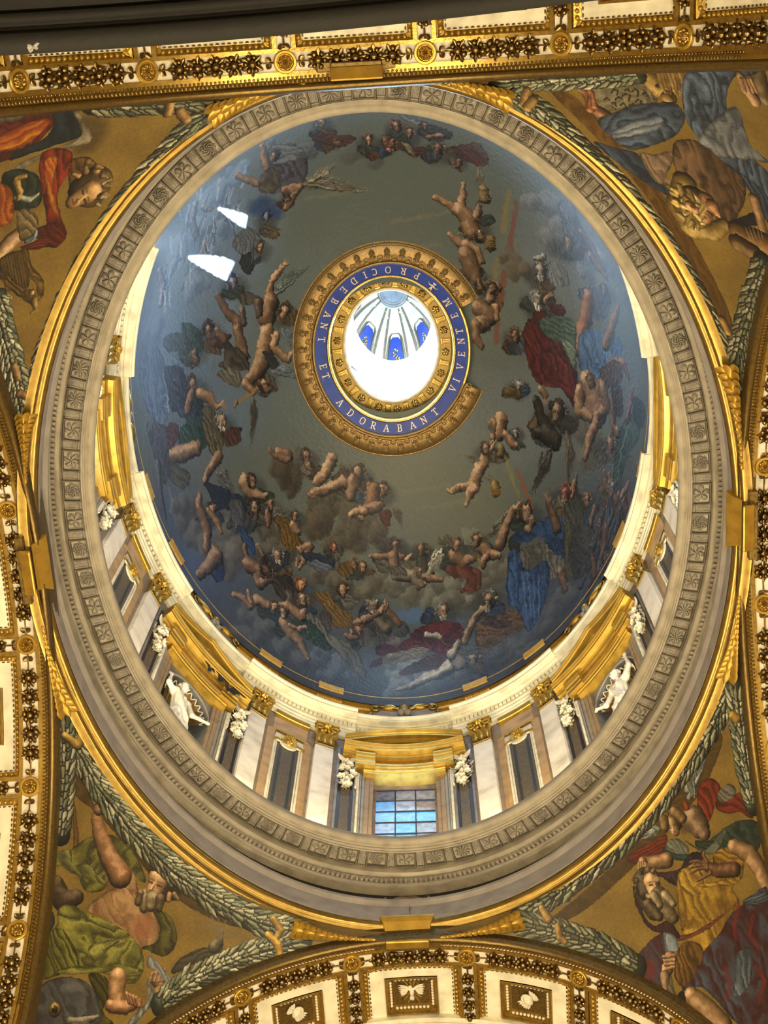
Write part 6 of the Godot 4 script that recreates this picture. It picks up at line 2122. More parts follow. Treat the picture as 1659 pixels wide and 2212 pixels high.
	p.C(0xa3aab8,0x5c6274,1617,1293,60)
	p.C(0xa3aab8,0x5c6274,1723,1297,50)
	p.C(0x85827c,0x55524e,1630,795,60)
	p.C(0x85827c,0x55524e,1602,835,44)
	p.C(0x85827c,0x55524e,1662,817,47)
	p.C(0x7f8086,0x666a70,1366,918,26)
	p.C(0x7f8086,0x666a70,1377,819,26)
	p.C(0x8b93a0,0x4f565f,760,1559,53)
	p.C(0x8b93a0,0x4f565f,821,1540,42)
	p.C(0x8b93a0,0x4f565f,711,1588,36)
	p.C(0x6f7371,0x565b59,941,1517,49)
	p.C(0x6f7371,0x565b59,1006,1498,39)
	p.C(0x9fb4d4,0x5f7296,534,1497,70)  # pale blue clouds carry the painted sheen of the lantern daylight
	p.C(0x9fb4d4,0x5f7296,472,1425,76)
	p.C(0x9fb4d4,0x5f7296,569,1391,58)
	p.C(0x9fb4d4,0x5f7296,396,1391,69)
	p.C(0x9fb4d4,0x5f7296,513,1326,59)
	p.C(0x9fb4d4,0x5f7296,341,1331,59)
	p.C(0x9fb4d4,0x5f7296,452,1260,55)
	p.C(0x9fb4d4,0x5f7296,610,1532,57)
	p.L(0x50608a,0.70,8.0,[498,1513,484,1450,455,1396])  # light and dark strokes, streaks of the painted sheen
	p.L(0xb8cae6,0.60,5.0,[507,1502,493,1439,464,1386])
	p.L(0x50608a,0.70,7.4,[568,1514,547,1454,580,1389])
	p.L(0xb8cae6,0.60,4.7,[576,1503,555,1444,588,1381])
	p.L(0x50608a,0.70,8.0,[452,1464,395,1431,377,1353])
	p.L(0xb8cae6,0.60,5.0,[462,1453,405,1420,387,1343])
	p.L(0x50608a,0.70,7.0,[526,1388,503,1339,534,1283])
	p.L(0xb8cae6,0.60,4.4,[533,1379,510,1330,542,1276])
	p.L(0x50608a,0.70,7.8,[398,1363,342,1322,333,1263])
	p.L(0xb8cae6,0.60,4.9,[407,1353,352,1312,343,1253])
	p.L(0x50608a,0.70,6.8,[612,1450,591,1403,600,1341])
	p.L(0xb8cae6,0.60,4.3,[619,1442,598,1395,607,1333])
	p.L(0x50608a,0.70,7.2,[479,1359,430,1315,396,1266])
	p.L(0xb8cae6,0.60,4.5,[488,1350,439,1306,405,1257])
	p.T(0x7c7f95,[448,1506,13.3,440,1449,16,460,1397,10.7])
	p.T(0x8a8796,[513,1457,8.5,482,1479,11.2])
	p.T(0x7f7c8c,[491,1364,13.2,479,1324,15.1])
	p.T(0x86829a,[292,1368,14.5,311,1312,17,302,1265,13.1])
	p.L(0xb4c6e4,0.75,5.5,[356,1366,344,1336,338,1304])  # more streaks of the painted sheen, scattered at random
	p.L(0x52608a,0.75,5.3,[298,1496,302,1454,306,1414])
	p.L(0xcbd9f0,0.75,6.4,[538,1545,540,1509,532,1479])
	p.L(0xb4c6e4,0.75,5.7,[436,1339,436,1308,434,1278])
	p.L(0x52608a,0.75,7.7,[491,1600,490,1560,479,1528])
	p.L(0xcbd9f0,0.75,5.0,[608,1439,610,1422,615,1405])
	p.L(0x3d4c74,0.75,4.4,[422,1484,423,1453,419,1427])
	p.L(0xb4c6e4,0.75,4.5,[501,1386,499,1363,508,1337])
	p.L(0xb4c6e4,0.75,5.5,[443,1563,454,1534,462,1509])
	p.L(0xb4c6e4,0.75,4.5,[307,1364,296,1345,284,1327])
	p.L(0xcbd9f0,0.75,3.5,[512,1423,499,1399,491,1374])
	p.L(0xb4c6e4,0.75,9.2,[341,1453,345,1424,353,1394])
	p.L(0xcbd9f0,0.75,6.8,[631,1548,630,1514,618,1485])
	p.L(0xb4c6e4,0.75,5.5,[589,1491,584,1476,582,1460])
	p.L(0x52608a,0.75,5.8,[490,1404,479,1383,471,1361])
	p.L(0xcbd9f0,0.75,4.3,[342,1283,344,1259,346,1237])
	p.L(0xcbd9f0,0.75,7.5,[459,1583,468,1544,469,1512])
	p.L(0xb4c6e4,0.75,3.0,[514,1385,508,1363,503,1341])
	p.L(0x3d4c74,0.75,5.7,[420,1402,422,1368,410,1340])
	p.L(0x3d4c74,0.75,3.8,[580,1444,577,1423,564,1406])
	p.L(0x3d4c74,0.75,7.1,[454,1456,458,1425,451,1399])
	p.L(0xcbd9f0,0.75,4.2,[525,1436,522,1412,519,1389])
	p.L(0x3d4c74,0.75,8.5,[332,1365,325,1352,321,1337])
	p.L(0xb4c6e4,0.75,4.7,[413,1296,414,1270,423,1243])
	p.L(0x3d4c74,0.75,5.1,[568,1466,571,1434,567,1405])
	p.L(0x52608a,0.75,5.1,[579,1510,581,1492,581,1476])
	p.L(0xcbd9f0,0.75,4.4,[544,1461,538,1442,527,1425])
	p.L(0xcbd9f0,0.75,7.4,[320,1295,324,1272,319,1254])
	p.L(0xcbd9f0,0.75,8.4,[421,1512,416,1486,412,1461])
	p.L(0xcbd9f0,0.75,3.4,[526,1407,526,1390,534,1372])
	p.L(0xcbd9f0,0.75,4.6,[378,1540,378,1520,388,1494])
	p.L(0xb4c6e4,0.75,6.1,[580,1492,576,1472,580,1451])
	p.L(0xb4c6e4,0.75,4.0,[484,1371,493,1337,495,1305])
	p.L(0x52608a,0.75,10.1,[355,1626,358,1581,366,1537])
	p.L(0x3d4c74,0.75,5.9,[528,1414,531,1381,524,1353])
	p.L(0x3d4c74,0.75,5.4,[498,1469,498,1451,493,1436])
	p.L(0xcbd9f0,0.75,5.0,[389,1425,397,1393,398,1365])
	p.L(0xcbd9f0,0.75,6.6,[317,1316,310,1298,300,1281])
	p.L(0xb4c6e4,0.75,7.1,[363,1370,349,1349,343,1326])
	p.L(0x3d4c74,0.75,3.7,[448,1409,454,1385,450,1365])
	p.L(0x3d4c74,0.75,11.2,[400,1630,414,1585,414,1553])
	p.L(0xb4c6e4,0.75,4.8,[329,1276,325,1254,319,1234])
	p.B(0x33302e,0.55,721,1536,46,37,-0.25)
	p.D(0x6b4a40,0x301f1a,-0.99,0.13,8.7,[754,1529,743,1515,716,1515,698,1535,697,1553,719,1552,745,1548])
	p.D(0x4e5a54,0x222925,-0.59,0.80,8.6,[742,1513,741,1498,713,1498,695,1517,690,1537,714,1541,733,1525])
	p.B(0x3a322a,0.55,902,1556,35,30,-0.14)
	p.D(0x4a5a7a,0x202a3c,0.73,0.69,6.9,[893,1548,887,1535,864,1533,848,1547,845,1565,867,1566,889,1563])
	p.D(0x7a6547,0x382d1d,0.73,-0.68,6.8,[904,1540,899,1532,881,1524,869,1539,867,1554,885,1556,903,1553])
	p.B(0x2e3036,0.55,999,1539,39,33,-0.07)
	p.D(0x4e5a54,0x222925,-0.82,0.58,7.5,[1032,1522,1017,1508,992,1504,972,1517,971,1536,996,1543,1013,1533])
	p.D(0x6b4a40,0x301f1a,-0.91,0.42,7.4,[1041,1505,1024,1496,1005,1487,989,1501,995,1514,1010,1517,1033,1521])
	p.B(0x2e3036,0.55,871,1608,41,38,-0.18)
	p.D(0x4e5a54,0x222925,0.83,0.56,8.2,[870,1580,868,1566,847,1567,836,1580,828,1597,847,1606,868,1593])
	p.D(0x7a6547,0x382d1d,-0.98,0.18,8.1,[913,1583,891,1574,874,1577,853,1585,863,1597,874,1604,893,1600])
	p.B(0x3a322a,0.55,1051,1530,36,31,-0.04)
	p.D(0x4a5a7a,0x202a3c,-0.57,-0.82,7.0,[1063,1510,1053,1502,1035,1493,1023,1506,1017,1521,1039,1525,1062,1526])
	p.D(0x4a5a7a,0x202a3c,-1.00,0.04,7.1,[1085,1531,1079,1517,1058,1520,1045,1527,1036,1543,1059,1548,1079,1544])
	p.B(0x33302e,0.55,696,1371,45,32,-0.18)
	p.D(0x7a6547,0x382d1d,0.96,-0.29,7.8,[737,1333,725,1321,702,1328,679,1336,682,1350,700,1357,723,1347])
	p.D(0x6c675d,0x2f2d28,-0.80,0.60,7.9,[739,1342,714,1338,696,1335,674,1346,681,1358,696,1366,716,1355])
	p.B(0x33302e,0.55,758,1409,29,22,-0.16)
	p.D(0x6b4a40,0x301f1a,-0.12,-0.99,5.3,[770,1403,756,1400,743,1395,726,1405,730,1416,746,1415,760,1414])
	p.D(0x7a6547,0x382d1d,0.37,-0.93,5.2,[778,1405,773,1396,758,1401,746,1406,746,1414,756,1422,772,1414])
	p.B(0x33302e,0.55,674,1295,45,31,-0.17)
	p.D(0x5a5f6c,0x262a33,0.89,0.46,7.9,[675,1273,661,1266,642,1268,620,1277,627,1288,640,1299,670,1289])
	p.D(0x4a5a7a,0x202a3c,0.66,0.75,8.0,[674,1291,673,1277,646,1279,629,1293,627,1307,647,1315,672,1303])
	p.B(0x3a322a,0.55,589,1221,58,38,-0.19)
	p.D(0x4e5a54,0x222925,0.93,-0.36,9.9,[623,1203,605,1195,579,1194,545,1209,552,1227,581,1230,613,1221])
	p.D(0x6c675d,0x2f2d28,0.07,1.00,9.6,[672,1182,651,1169,618,1172,599,1187,599,1202,622,1205,644,1196])
	p.B(0x3a322a,0.55,736,1124,55,39,-0.10)
	p.D(0x5a5f6c,0x262a33,0.96,-0.29,9.7,[808,1119,787,1104,751,1100,722,1117,723,1139,756,1144,778,1132])
	p.D(0x7a6547,0x382d1d,0.01,-1.00,9.7,[771,1120,769,1105,742,1111,705,1117,725,1132,743,1137,778,1140])
	p.B(0x3a322a,0.55,497,1120,66,39,-0.21)
	p.D(0x7a6547,0x382d1d,0.10,-1.00,10.7,[528,1084,529,1065,490,1079,466,1091,467,1105,489,1118,518,1098])
	p.D(0x6b4a40,0x301f1a,0.88,0.47,10.5,[562,1091,555,1080,526,1083,496,1096,501,1112,528,1117,567,1109])
	p.B(0x33302e,0.55,653,979,63,41,-0.15)
	p.D(0x6c675d,0x2f2d28,0.70,-0.72,10.7,[696,969,700,947,654,951,643,972,634,988,664,992,692,984])
	p.D(0x6b4a40,0x301f1a,-0.58,-0.81,10.8,[664,981,662,959,619,969,602,984,607,996,623,1011,663,1001])
	p.B(0x3a322a,0.55,430,1095,73,41,-0.22)
	p.D(0x6b4a40,0x301f1a,-0.62,0.78,12.1,[447,1109,428,1096,388,1110,336,1127,367,1136,388,1147,436,1131])
	p.D(0x4e5a54,0x222925,-1.00,0.06,11.9,[446,1081,435,1067,391,1071,375,1092,365,1110,399,1112,447,1101])
	p.B(0x2e3036,0.55,412,998,77,43,-0.20)
	p.D(0x4a5a7a,0x202a3c,0.94,0.33,12.5,[432,956,428,938,374,940,336,965,337,989,388,987,427,973])
	p.D(0x6b4a40,0x301f1a,0.81,-0.58,12.7,[429,987,393,983,362,985,312,1002,343,1012,369,1015,400,1005])
	p.B(0x2e3036,0.55,499,893,68,40,-0.16)
	p.D(0x4a5a7a,0x202a3c,0.88,0.48,11.3,[498,900,487,890,455,887,418,904,435,918,463,923,490,912])
	p.D(0x6b4a40,0x301f1a,-0.13,0.99,10.9,[564,863,561,845,516,845,506,866,501,881,527,889,569,881])
	p.B(0x33302e,0.55,579,735,54,34,-0.13)
	p.D(0x4e5a54,0x222925,-0.75,0.67,8.9,[649,708,626,698,599,699,578,709,582,722,605,728,625,720])
	p.D(0x4e5a54,0x222925,0.79,0.62,9.1,[619,698,590,689,560,688,536,700,532,718,568,723,591,712])
	p.B(0x2e3036,0.55,566,666,75,48,-0.11)
	p.D(0x6c675d,0x2f2d28,-0.99,0.11,12.3,[645,659,628,640,578,635,551,658,547,682,595,681,638,681])
	p.D(0x5a5f6c,0x262a33,0.83,0.56,13.0,[574,646,555,626,503,627,460,645,476,668,517,677,571,671])
	p.B(0x33302e,0.55,407,684,68,40,-0.11)
	p.D(0x4a5a7a,0x202a3c,-0.94,-0.34,11.2,[419,678,406,666,369,667,328,677,355,691,379,708,417,693])
	p.D(0x4a5a7a,0x202a3c,0.97,0.25,11.0,[456,665,423,659,385,646,377,667,355,687,403,693,448,685])
	p.B(0x33302e,0.55,631,673,45,29,-0.11)
	p.D(0x5a5f6c,0x262a33,-0.58,0.82,7.6,[665,667,642,662,623,661,608,669,599,683,627,689,646,678])
	p.D(0x6c675d,0x2f2d28,0.92,0.39,7.6,[660,653,656,639,628,644,610,652,607,666,634,665,651,662])
	p.B(0x2e3036,0.55,704,639,44,29,-0.10)
	p.D(0x8a877e,0x413f3a,-0.47,0.88,7.5,[696,631,691,621,669,620,651,629,658,639,674,648,704,645])
	p.D(0x6c675d,0x2f2d28,0.89,0.45,7.5,[716,625,711,615,688,615,669,624,677,634,693,642,719,638])
	p.B(0x3a322a,0.55,763,772,48,32,-0.13)
	p.D(0x7a6547,0x382d1d,-0.52,0.85,8.2,[812,743,801,728,767,730,757,745,743,761,774,762,800,758])
	p.D(0x6b4a40,0x301f1a,-0.81,-0.58,8.3,[799,748,783,736,754,738,741,750,734,764,759,771,780,760])
	p.B(0x3a322a,0.55,768,751,39,26,-0.12)
	p.D(0x6b4a40,0x301f1a,0.58,-0.82,6.6,[790,750,784,739,760,740,744,750,744,762,765,765,783,760])
	p.D(0x8a877e,0x413f3a,0.34,-0.94,6.6,[780,753,770,743,748,745,738,754,737,763,752,765,767,762])
	p.B(0x2e3036,0.55,904,710,60,41,-0.08)
	p.D(0x4a5a7a,0x202a3c,-0.99,0.15,10.4,[952,702,932,683,892,688,858,700,879,715,896,727,938,725])
	p.D(0x8a877e,0x413f3a,0.79,-0.61,10.5,[921,688,900,672,865,678,846,688,842,704,867,717,906,709])
	p.B(0x3a322a,0.55,933,685,44,30,-0.07)
	p.D(0x4a5a7a,0x202a3c,-0.91,-0.41,7.7,[932,670,927,658,901,657,889,668,889,679,904,690,922,678])
	p.D(0x4a5a7a,0x202a3c,-0.86,-0.51,7.6,[975,657,963,645,937,643,910,653,918,668,942,672,970,672])
	p.B(0x2e3036,0.55,973,673,51,34,-0.05)
	p.D(0x8a877e,0x413f3a,1.00,-0.07,8.8,[981,671,963,658,933,658,911,669,914,684,938,687,964,686])
	p.D(0x8a877e,0x413f3a,0.99,0.16,8.9,[965,660,957,649,931,643,918,658,913,671,937,674,969,677])
	p.B(0x33302e,0.55,810,551,36,25,-0.07)
	p.D(0x6c675d,0x2f2d28,-1.00,0.08,6.3,[817,549,813,541,795,540,782,547,779,558,799,558,821,560])
	p.D(0x6c675d,0x2f2d28,0.04,1.00,6.2,[841,553,837,541,812,539,794,550,802,561,817,569,836,562])
	p.B(0x33302e,0.55,872,504,41,28,-0.06)
	p.D(0x4a5a7a,0x202a3c,0.27,-0.96,7.1,[908,494,903,483,880,480,864,491,867,502,884,511,903,504])
	p.D(0x4e5a54,0x222925,-0.98,-0.22,7.2,[896,483,881,477,865,474,840,479,849,492,867,497,887,494])
	p.B(0x33302e,0.55,896,496,41,28,-0.06)
	p.D(0x7a6547,0x382d1d,0.68,-0.73,7.1,[935,491,922,483,904,482,892,489,889,500,907,503,921,499])
	p.D(0x4e5a54,0x222925,0.35,-0.94,7.1,[908,496,889,487,869,486,860,495,849,506,872,509,887,504])
	p.B(0x2e3036,0.55,997,542,51,35,-0.05)
	p.D(0x5a5f6c,0x262a33,0.02,-1.00,8.9,[993,509,978,499,956,496,942,507,926,523,957,530,990,526])
	p.D(0x4e5a54,0x222925,0.37,0.93,8.9,[1024,507,999,495,971,492,960,506,955,518,972,533,998,520])
	p.B(0x33302e,0.55,1085,523,49,34,-0.03)
	p.D(0x6b4a40,0x301f1a,-0.76,0.66,8.6,[1118,489,1117,474,1090,479,1066,484,1067,499,1090,503,1115,503])
	p.D(0x4a5a7a,0x202a3c,-1.00,-0.09,8.6,[1112,492,1099,475,1064,472,1055,490,1050,501,1067,512,1100,510])
	p.B(0x33302e,0.55,1070,480,34,24,-0.04)
	p.D(0x4e5a54,0x222925,0.79,-0.61,5.9,[1111,480,1103,472,1085,468,1066,475,1077,485,1086,494,1107,490])
	p.D(0x5a5f6c,0x262a33,-0.71,-0.70,6.0,[1107,469,1097,462,1080,457,1067,466,1070,475,1083,479,1102,480])
	p.B(0x3a322a,0.55,575,541,72,48,-0.07)
	p.D(0x4e5a54,0x222925,0.96,-0.28,12.0,[643,539,637,518,589,515,578,537,564,557,603,567,637,555])
	p.D(0x6c675d,0x2f2d28,0.90,0.44,12.2,[637,534,603,519,558,510,525,530,544,550,575,559,602,549])
	p.B(0x2e3036,0.55,625,542,57,38,-0.08)
	p.D(0x7a6547,0x382d1d,-0.91,0.41,9.9,[665,506,652,497,624,488,609,503,617,515,635,522,667,523])
	p.D(0x5a5f6c,0x262a33,-0.50,-0.86,9.7,[662,547,658,529,621,531,598,543,592,562,630,565,666,564])
	p.B(0x33302e,0.55,685,458,62,44,-0.06)
	p.D(0x6c675d,0x2f2d28,0.71,0.70,11.1,[704,434,690,423,656,407,645,429,631,450,673,450,703,450])
	p.D(0x6b4a40,0x301f1a,0.79,-0.62,11.3,[694,424,678,405,637,401,616,418,614,438,649,451,679,439])
	p.B(0x3a322a,0.55,824,435,61,45,-0.05)
	p.D(0x6c675d,0x2f2d28,-0.97,0.26,10.9,[857,422,844,402,810,409,785,417,785,435,815,439,846,440])
	p.D(0x8a877e,0x413f3a,0.91,-0.42,10.9,[880,418,859,405,825,394,815,415,813,429,835,441,862,433])
	p.B(0x2e3036,0.55,687,416,58,43,-0.04)
	p.D(0x8a877e,0x413f3a,-0.05,-1.00,10.8,[706,377,681,358,643,358,613,368,616,391,654,398,679,391])
	p.D(0x4a5a7a,0x202a3c,1.00,0.03,10.3,[733,402,718,385,689,390,649,393,677,410,692,429,715,413])
	p.B(0x33302e,0.55,568,409,53,38,-0.02)
	p.D(0x8a877e,0x413f3a,-0.99,-0.12,9.5,[570,398,557,387,529,380,520,393,514,406,541,412,574,415])
	p.D(0x4e5a54,0x222925,-0.97,-0.24,9.5,[561,401,551,387,516,379,504,395,507,409,531,423,563,417])
	p.B(0x33302e,0.55,602,382,57,43,-0.02)
	p.D(0x4e5a54,0x222925,-0.99,0.14,10.7,[623,344,601,329,564,316,551,335,553,352,581,370,619,364])
	p.D(0x4a5a7a,0x202a3c,-1.00,0.08,10.3,[609,378,605,361,574,363,560,373,542,390,583,391,622,399])
	p.B(0x2e3036,0.55,921,386,59,45,-0.05)
	p.D(0x7a6547,0x382d1d,0.99,0.10,11.0,[933,343,925,330,901,330,873,336,878,354,904,359,934,361])
	p.D(0x5a5f6c,0x262a33,-0.41,0.91,10.7,[930,378,918,358,883,361,869,374,870,387,884,409,912,392])
	p.B(0x3a322a,0.55,863,321,49,39,-0.04)
	p.D(0x4a5a7a,0x202a3c,0.68,0.73,9.1,[878,321,870,304,840,306,827,317,831,328,846,335,870,336])
	p.D(0x4e5a54,0x222925,-0.98,-0.20,9.5,[868,291,856,270,820,267,799,283,806,300,828,311,849,303])
	p.B(0x33302e,0.55,1147,360,67,50,-0.05)
	p.D(0x4a5a7a,0x202a3c,-0.95,0.32,11.7,[1152,361,1137,345,1104,340,1068,352,1078,374,1102,394,1133,376])
	p.D(0x4e5a54,0x222925,-1.00,-0.02,12.0,[1167,338,1159,319,1123,314,1102,332,1100,351,1123,366,1152,353])
	p.B(0x33302e,0.55,1283,1305,50,36,0.04)
	p.D(0x7a6547,0x382d1d,0.83,-0.55,8.7,[1301,1305,1282,1292,1257,1287,1230,1295,1231,1315,1261,1324,1282,1316])
	p.D(0x4e5a54,0x222925,0.94,0.34,8.9,[1338,1330,1320,1319,1301,1314,1288,1322,1284,1334,1303,1347,1331,1344])
	p.B(0x33302e,0.55,1271,1180,50,35,0.01)
	p.D(0x6c675d,0x2f2d28,-1.00,0.02,8.6,[1290,1201,1269,1185,1238,1182,1228,1196,1219,1210,1245,1214,1274,1218])
	p.D(0x8a877e,0x413f3a,0.95,-0.31,8.7,[1317,1173,1308,1159,1283,1158,1260,1165,1272,1177,1286,1186,1319,1191])
	p.B(0x33302e,0.55,1303,1150,48,33,0.03)
	p.D(0x8a877e,0x413f3a,1.00,0.06,8.3,[1311,1130,1297,1116,1271,1118,1259,1125,1246,1139,1273,1142,1293,1140])
	p.D(0x6c675d,0x2f2d28,-0.99,0.10,8.4,[1339,1124,1330,1114,1306,1104,1289,1116,1295,1129,1313,1134,1331,1133])
	p.B(0x33302e,0.55,1250,1491,40,32,0.08)
	p.D(0x7a6547,0x382d1d,0.92,0.39,7.6,[1262,1517,1253,1500,1230,1505,1214,1508,1219,1520,1232,1531,1247,1525])
	p.D(0x6c675d,0x2f2d28,-0.26,0.97,7.5,[1273,1488,1260,1479,1244,1472,1223,1477,1225,1494,1247,1503,1268,1500])
	p.B(0x3a322a,0.55,1192,1506,52,42,0.05)
	p.D(0x4e5a54,0x222925,0.57,0.82,9.7,[1204,1507,1198,1489,1166,1479,1141,1494,1157,1513,1172,1534,1206,1528])
	p.D(0x5a5f6c,0x262a33,0.63,-0.78,9.6,[1204,1501,1182,1489,1159,1478,1147,1493,1140,1509,1166,1516,1185,1512])
	p.B(0x2e3036,0.55,1067,1546,43,37,-0.03)
	p.D(0x6b4a40,0x301f1a,-0.26,0.97,8.5,[1116,1549,1108,1535,1085,1530,1071,1543,1068,1559,1090,1565,1111,1564])
	p.D(0x6b4a40,0x301f1a,-0.67,-0.75,8.5,[1100,1552,1092,1532,1061,1529,1039,1544,1042,1564,1067,1569,1096,1572])
	p.B(0x2e3036,0.55,1115,1550,46,40,0.01)
	p.D(0x5a5f6c,0x262a33,-0.04,1.00,8.8,[1120,1530,1112,1513,1088,1514,1059,1520,1070,1539,1090,1549,1114,1546])
	p.D(0x6b4a40,0x301f1a,-0.99,0.15,8.7,[1170,1512,1142,1502,1123,1494,1104,1504,1104,1521,1127,1528,1147,1524])
	p.B(0x2e3036,0.55,1087,1572,48,43,-0.01)
	p.D(0x7a6547,0x382d1d,-0.99,0.11,9.2,[1102,1531,1098,1515,1075,1517,1049,1522,1057,1540,1076,1553,1095,1541])
	p.D(0x4e5a54,0x222925,-0.73,-0.69,9.5,[1117,1561,1106,1540,1074,1540,1063,1555,1063,1570,1079,1581,1106,1580])
	p.B(0x33302e,0.55,1162,1578,32,29,0.04)
	p.D(0x4e5a54,0x222925,-0.30,-0.95,6.4,[1191,1578,1189,1566,1170,1558,1158,1570,1157,1584,1174,1595,1196,1592])
	p.D(0x8a877e,0x413f3a,-0.86,0.50,6.4,[1198,1570,1193,1555,1173,1558,1164,1564,1163,1574,1175,1584,1188,1578])
	p.B(0x33302e,0.55,1467,1200,71,43,0.14)
	p.D(0x6c675d,0x2f2d28,0.43,0.90,11.4,[1519,1211,1504,1192,1462,1175,1439,1192,1450,1209,1473,1221,1511,1228])
	p.D(0x7a6547,0x382d1d,-0.93,-0.36,11.3,[1504,1165,1508,1143,1460,1136,1445,1152,1437,1166,1464,1184,1512,1188])
	p.B(0x33302e,0.55,1572,1289,78,44,0.24)
	p.D(0x4e5a54,0x222925,-0.88,0.48,11.7,[1632,1296,1628,1276,1582,1261,1544,1264,1566,1287,1592,1304,1635,1315])
	p.D(0x6b4a40,0x301f1a,0.99,0.10,12.1,[1678,1323,1638,1294,1595,1278,1579,1290,1577,1304,1604,1323,1654,1338])
	p.B(0x3a322a,0.55,1705,1199,75,33,0.28)
	p.D(0x4e5a54,0x222925,-0.74,0.67,9.4,[1740,1202,1715,1186,1687,1175,1650,1171,1671,1189,1689,1204,1727,1212])
	p.D(0x6b4a40,0x301f1a,0.74,0.67,9.3,[1740,1186,1710,1169,1684,1162,1657,1160,1661,1173,1685,1184,1726,1198])
	p.B(0x33302e,0.55,1445,1127,69,42,0.11)
	p.D(0x4e5a54,0x222925,0.81,-0.59,11.0,[1475,1133,1443,1115,1411,1111,1390,1119,1395,1132,1412,1148,1445,1145])
	p.D(0x6c675d,0x2f2d28,0.04,-1.00,11.2,[1512,1101,1493,1085,1463,1078,1437,1085,1446,1100,1461,1123,1506,1119])
	p.B(0x33302e,0.55,1373,1036,57,37,0.07)
	p.D(0x6b4a40,0x301f1a,0.59,-0.81,9.4,[1393,1025,1374,1013,1347,1001,1328,1015,1332,1028,1349,1043,1381,1039])
	p.D(0x5a5f6c,0x262a33,-0.81,0.59,9.5,[1418,1028,1398,1017,1373,1003,1343,1013,1352,1032,1376,1044,1403,1039])
	p.B(0x2e3036,0.55,1375,919,47,29,0.07)
	p.D(0x4a5a7a,0x202a3c,-1.00,-0.07,7.7,[1414,920,1402,908,1377,902,1353,908,1365,921,1378,931,1408,934])
	p.D(0x7a6547,0x382d1d,-0.99,0.11,7.7,[1390,915,1371,902,1347,897,1321,902,1329,917,1347,926,1373,926])
	p.B(0x3a322a,0.55,1366,810,39,24,0.06)
	p.D(0x4a5a7a,0x202a3c,0.99,0.16,6.4,[1377,812,1367,802,1345,798,1332,806,1332,815,1346,822,1371,825])
	p.D(0x4e5a54,0x222925,-0.59,0.81,6.4,[1402,790,1387,781,1368,777,1350,782,1355,792,1366,802,1389,799])
	p.B(0x2e3036,0.55,1635,954,71,34,0.14)
	p.D(0x5a5f6c,0x262a33,-0.60,-0.80,10.2,[1713,960,1681,945,1651,936,1630,943,1624,954,1649,968,1680,965])
	p.D(0x5a5f6c,0x262a33,0.76,-0.65,9.7,[1653,945,1625,932,1597,921,1580,931,1573,942,1597,955,1628,953])
	p.B(0x2e3036,0.55,1504,854,100,54,0.08)
	p.D(0x7a6547,0x382d1d,0.24,-0.97,14.6,[1501,847,1482,828,1444,824,1407,830,1414,849,1441,866,1493,870])
	p.D(0x5a5f6c,0x262a33,-0.63,0.78,14.8,[1525,816,1508,797,1465,788,1430,799,1438,818,1459,845,1503,830])
	p.B(0x33302e,0.55,1732,801,101,39,0.10)
	p.D(0x6c675d,0x2f2d28,-0.66,-0.75,12.1,[1777,792,1736,776,1698,764,1670,776,1660,790,1695,802,1750,809])
	p.D(0x8a877e,0x413f3a,-0.99,0.14,13.0,[1860,798,1807,778,1758,771,1723,778,1698,794,1754,802,1790,801])
	p.B(0x2e3036,0.55,1279,765,47,30,0.04)
	p.D(0x4a5a7a,0x202a3c,0.78,-0.62,7.8,[1325,766,1305,756,1283,747,1261,756,1268,769,1283,780,1309,777])
	p.D(0x6c675d,0x2f2d28,0.64,-0.77,7.8,[1350,762,1331,747,1303,745,1278,751,1289,764,1302,775,1330,774])
	p.B(0x3a322a,0.55,1249,548,55,36,-0.01)
	p.D(0x6c675d,0x2f2d28,-0.80,0.61,9.2,[1307,543,1278,533,1258,533,1241,539,1225,553,1255,559,1282,557])
	p.D(0x7a6547,0x382d1d,0.54,-0.84,9.3,[1324,528,1296,518,1273,509,1251,522,1260,534,1273,544,1305,544])
	p.B(0x2e3036,0.55,1186,535,53,36,-0.02)
	p.D(0x4e5a54,0x222925,1.00,-0.09,9.1,[1192,508,1185,489,1148,489,1124,501,1128,517,1151,523,1170,517])
	p.D(0x4e5a54,0x222925,0.90,-0.44,9.0,[1193,535,1186,520,1157,518,1132,528,1139,543,1160,547,1178,544])
	p.B(0x2e3036,0.55,1000,540,54,37,-0.04)
	p.D(0x6b4a40,0x301f1a,-0.25,-0.97,9.3,[1022,527,1003,512,971,509,944,522,951,539,976,546,1001,540])
	p.D(0x6b4a40,0x301f1a,-0.98,0.18,9.4,[999,513,996,494,957,491,946,510,939,524,964,530,992,528])
	p.B(0x33302e,0.55,1079,526,49,34,-0.03)
	p.D(0x6c675d,0x2f2d28,0.92,-0.39,8.6,[1091,493,1092,476,1060,474,1034,486,1051,499,1065,505,1091,507])
	p.D(0x4e5a54,0x222925,0.92,0.39,8.5,[1072,513,1072,498,1044,500,1023,508,1027,521,1046,528,1066,523])
	p.B(0x3a322a,0.55,1075,479,34,24,-0.04)
	p.D(0x8a877e,0x413f3a,0.96,-0.27,6.0,[1110,472,1091,465,1077,465,1057,468,1061,479,1075,487,1095,481])
	p.D(0x8a877e,0x413f3a,-0.43,-0.90,5.9,[1111,481,1097,472,1079,470,1066,478,1065,487,1081,490,1099,491])
	p.B(0x2e3036,0.55,1418,610,89,52,0.01)
	p.D(0x4e5a54,0x222925,-0.64,-0.77,14.0,[1507,597,1464,578,1422,571,1379,584,1372,609,1415,626,1457,612])
	p.D(0x4e5a54,0x222925,0.98,0.22,13.6,[1436,604,1410,588,1374,582,1351,596,1344,612,1369,630,1417,626])
	p.B(0x33302e,0.55,1550,664,80,42,0.03)
	p.D(0x8a877e,0x413f3a,0.65,-0.76,11.7,[1590,657,1568,643,1531,629,1498,645,1503,663,1529,674,1559,667])
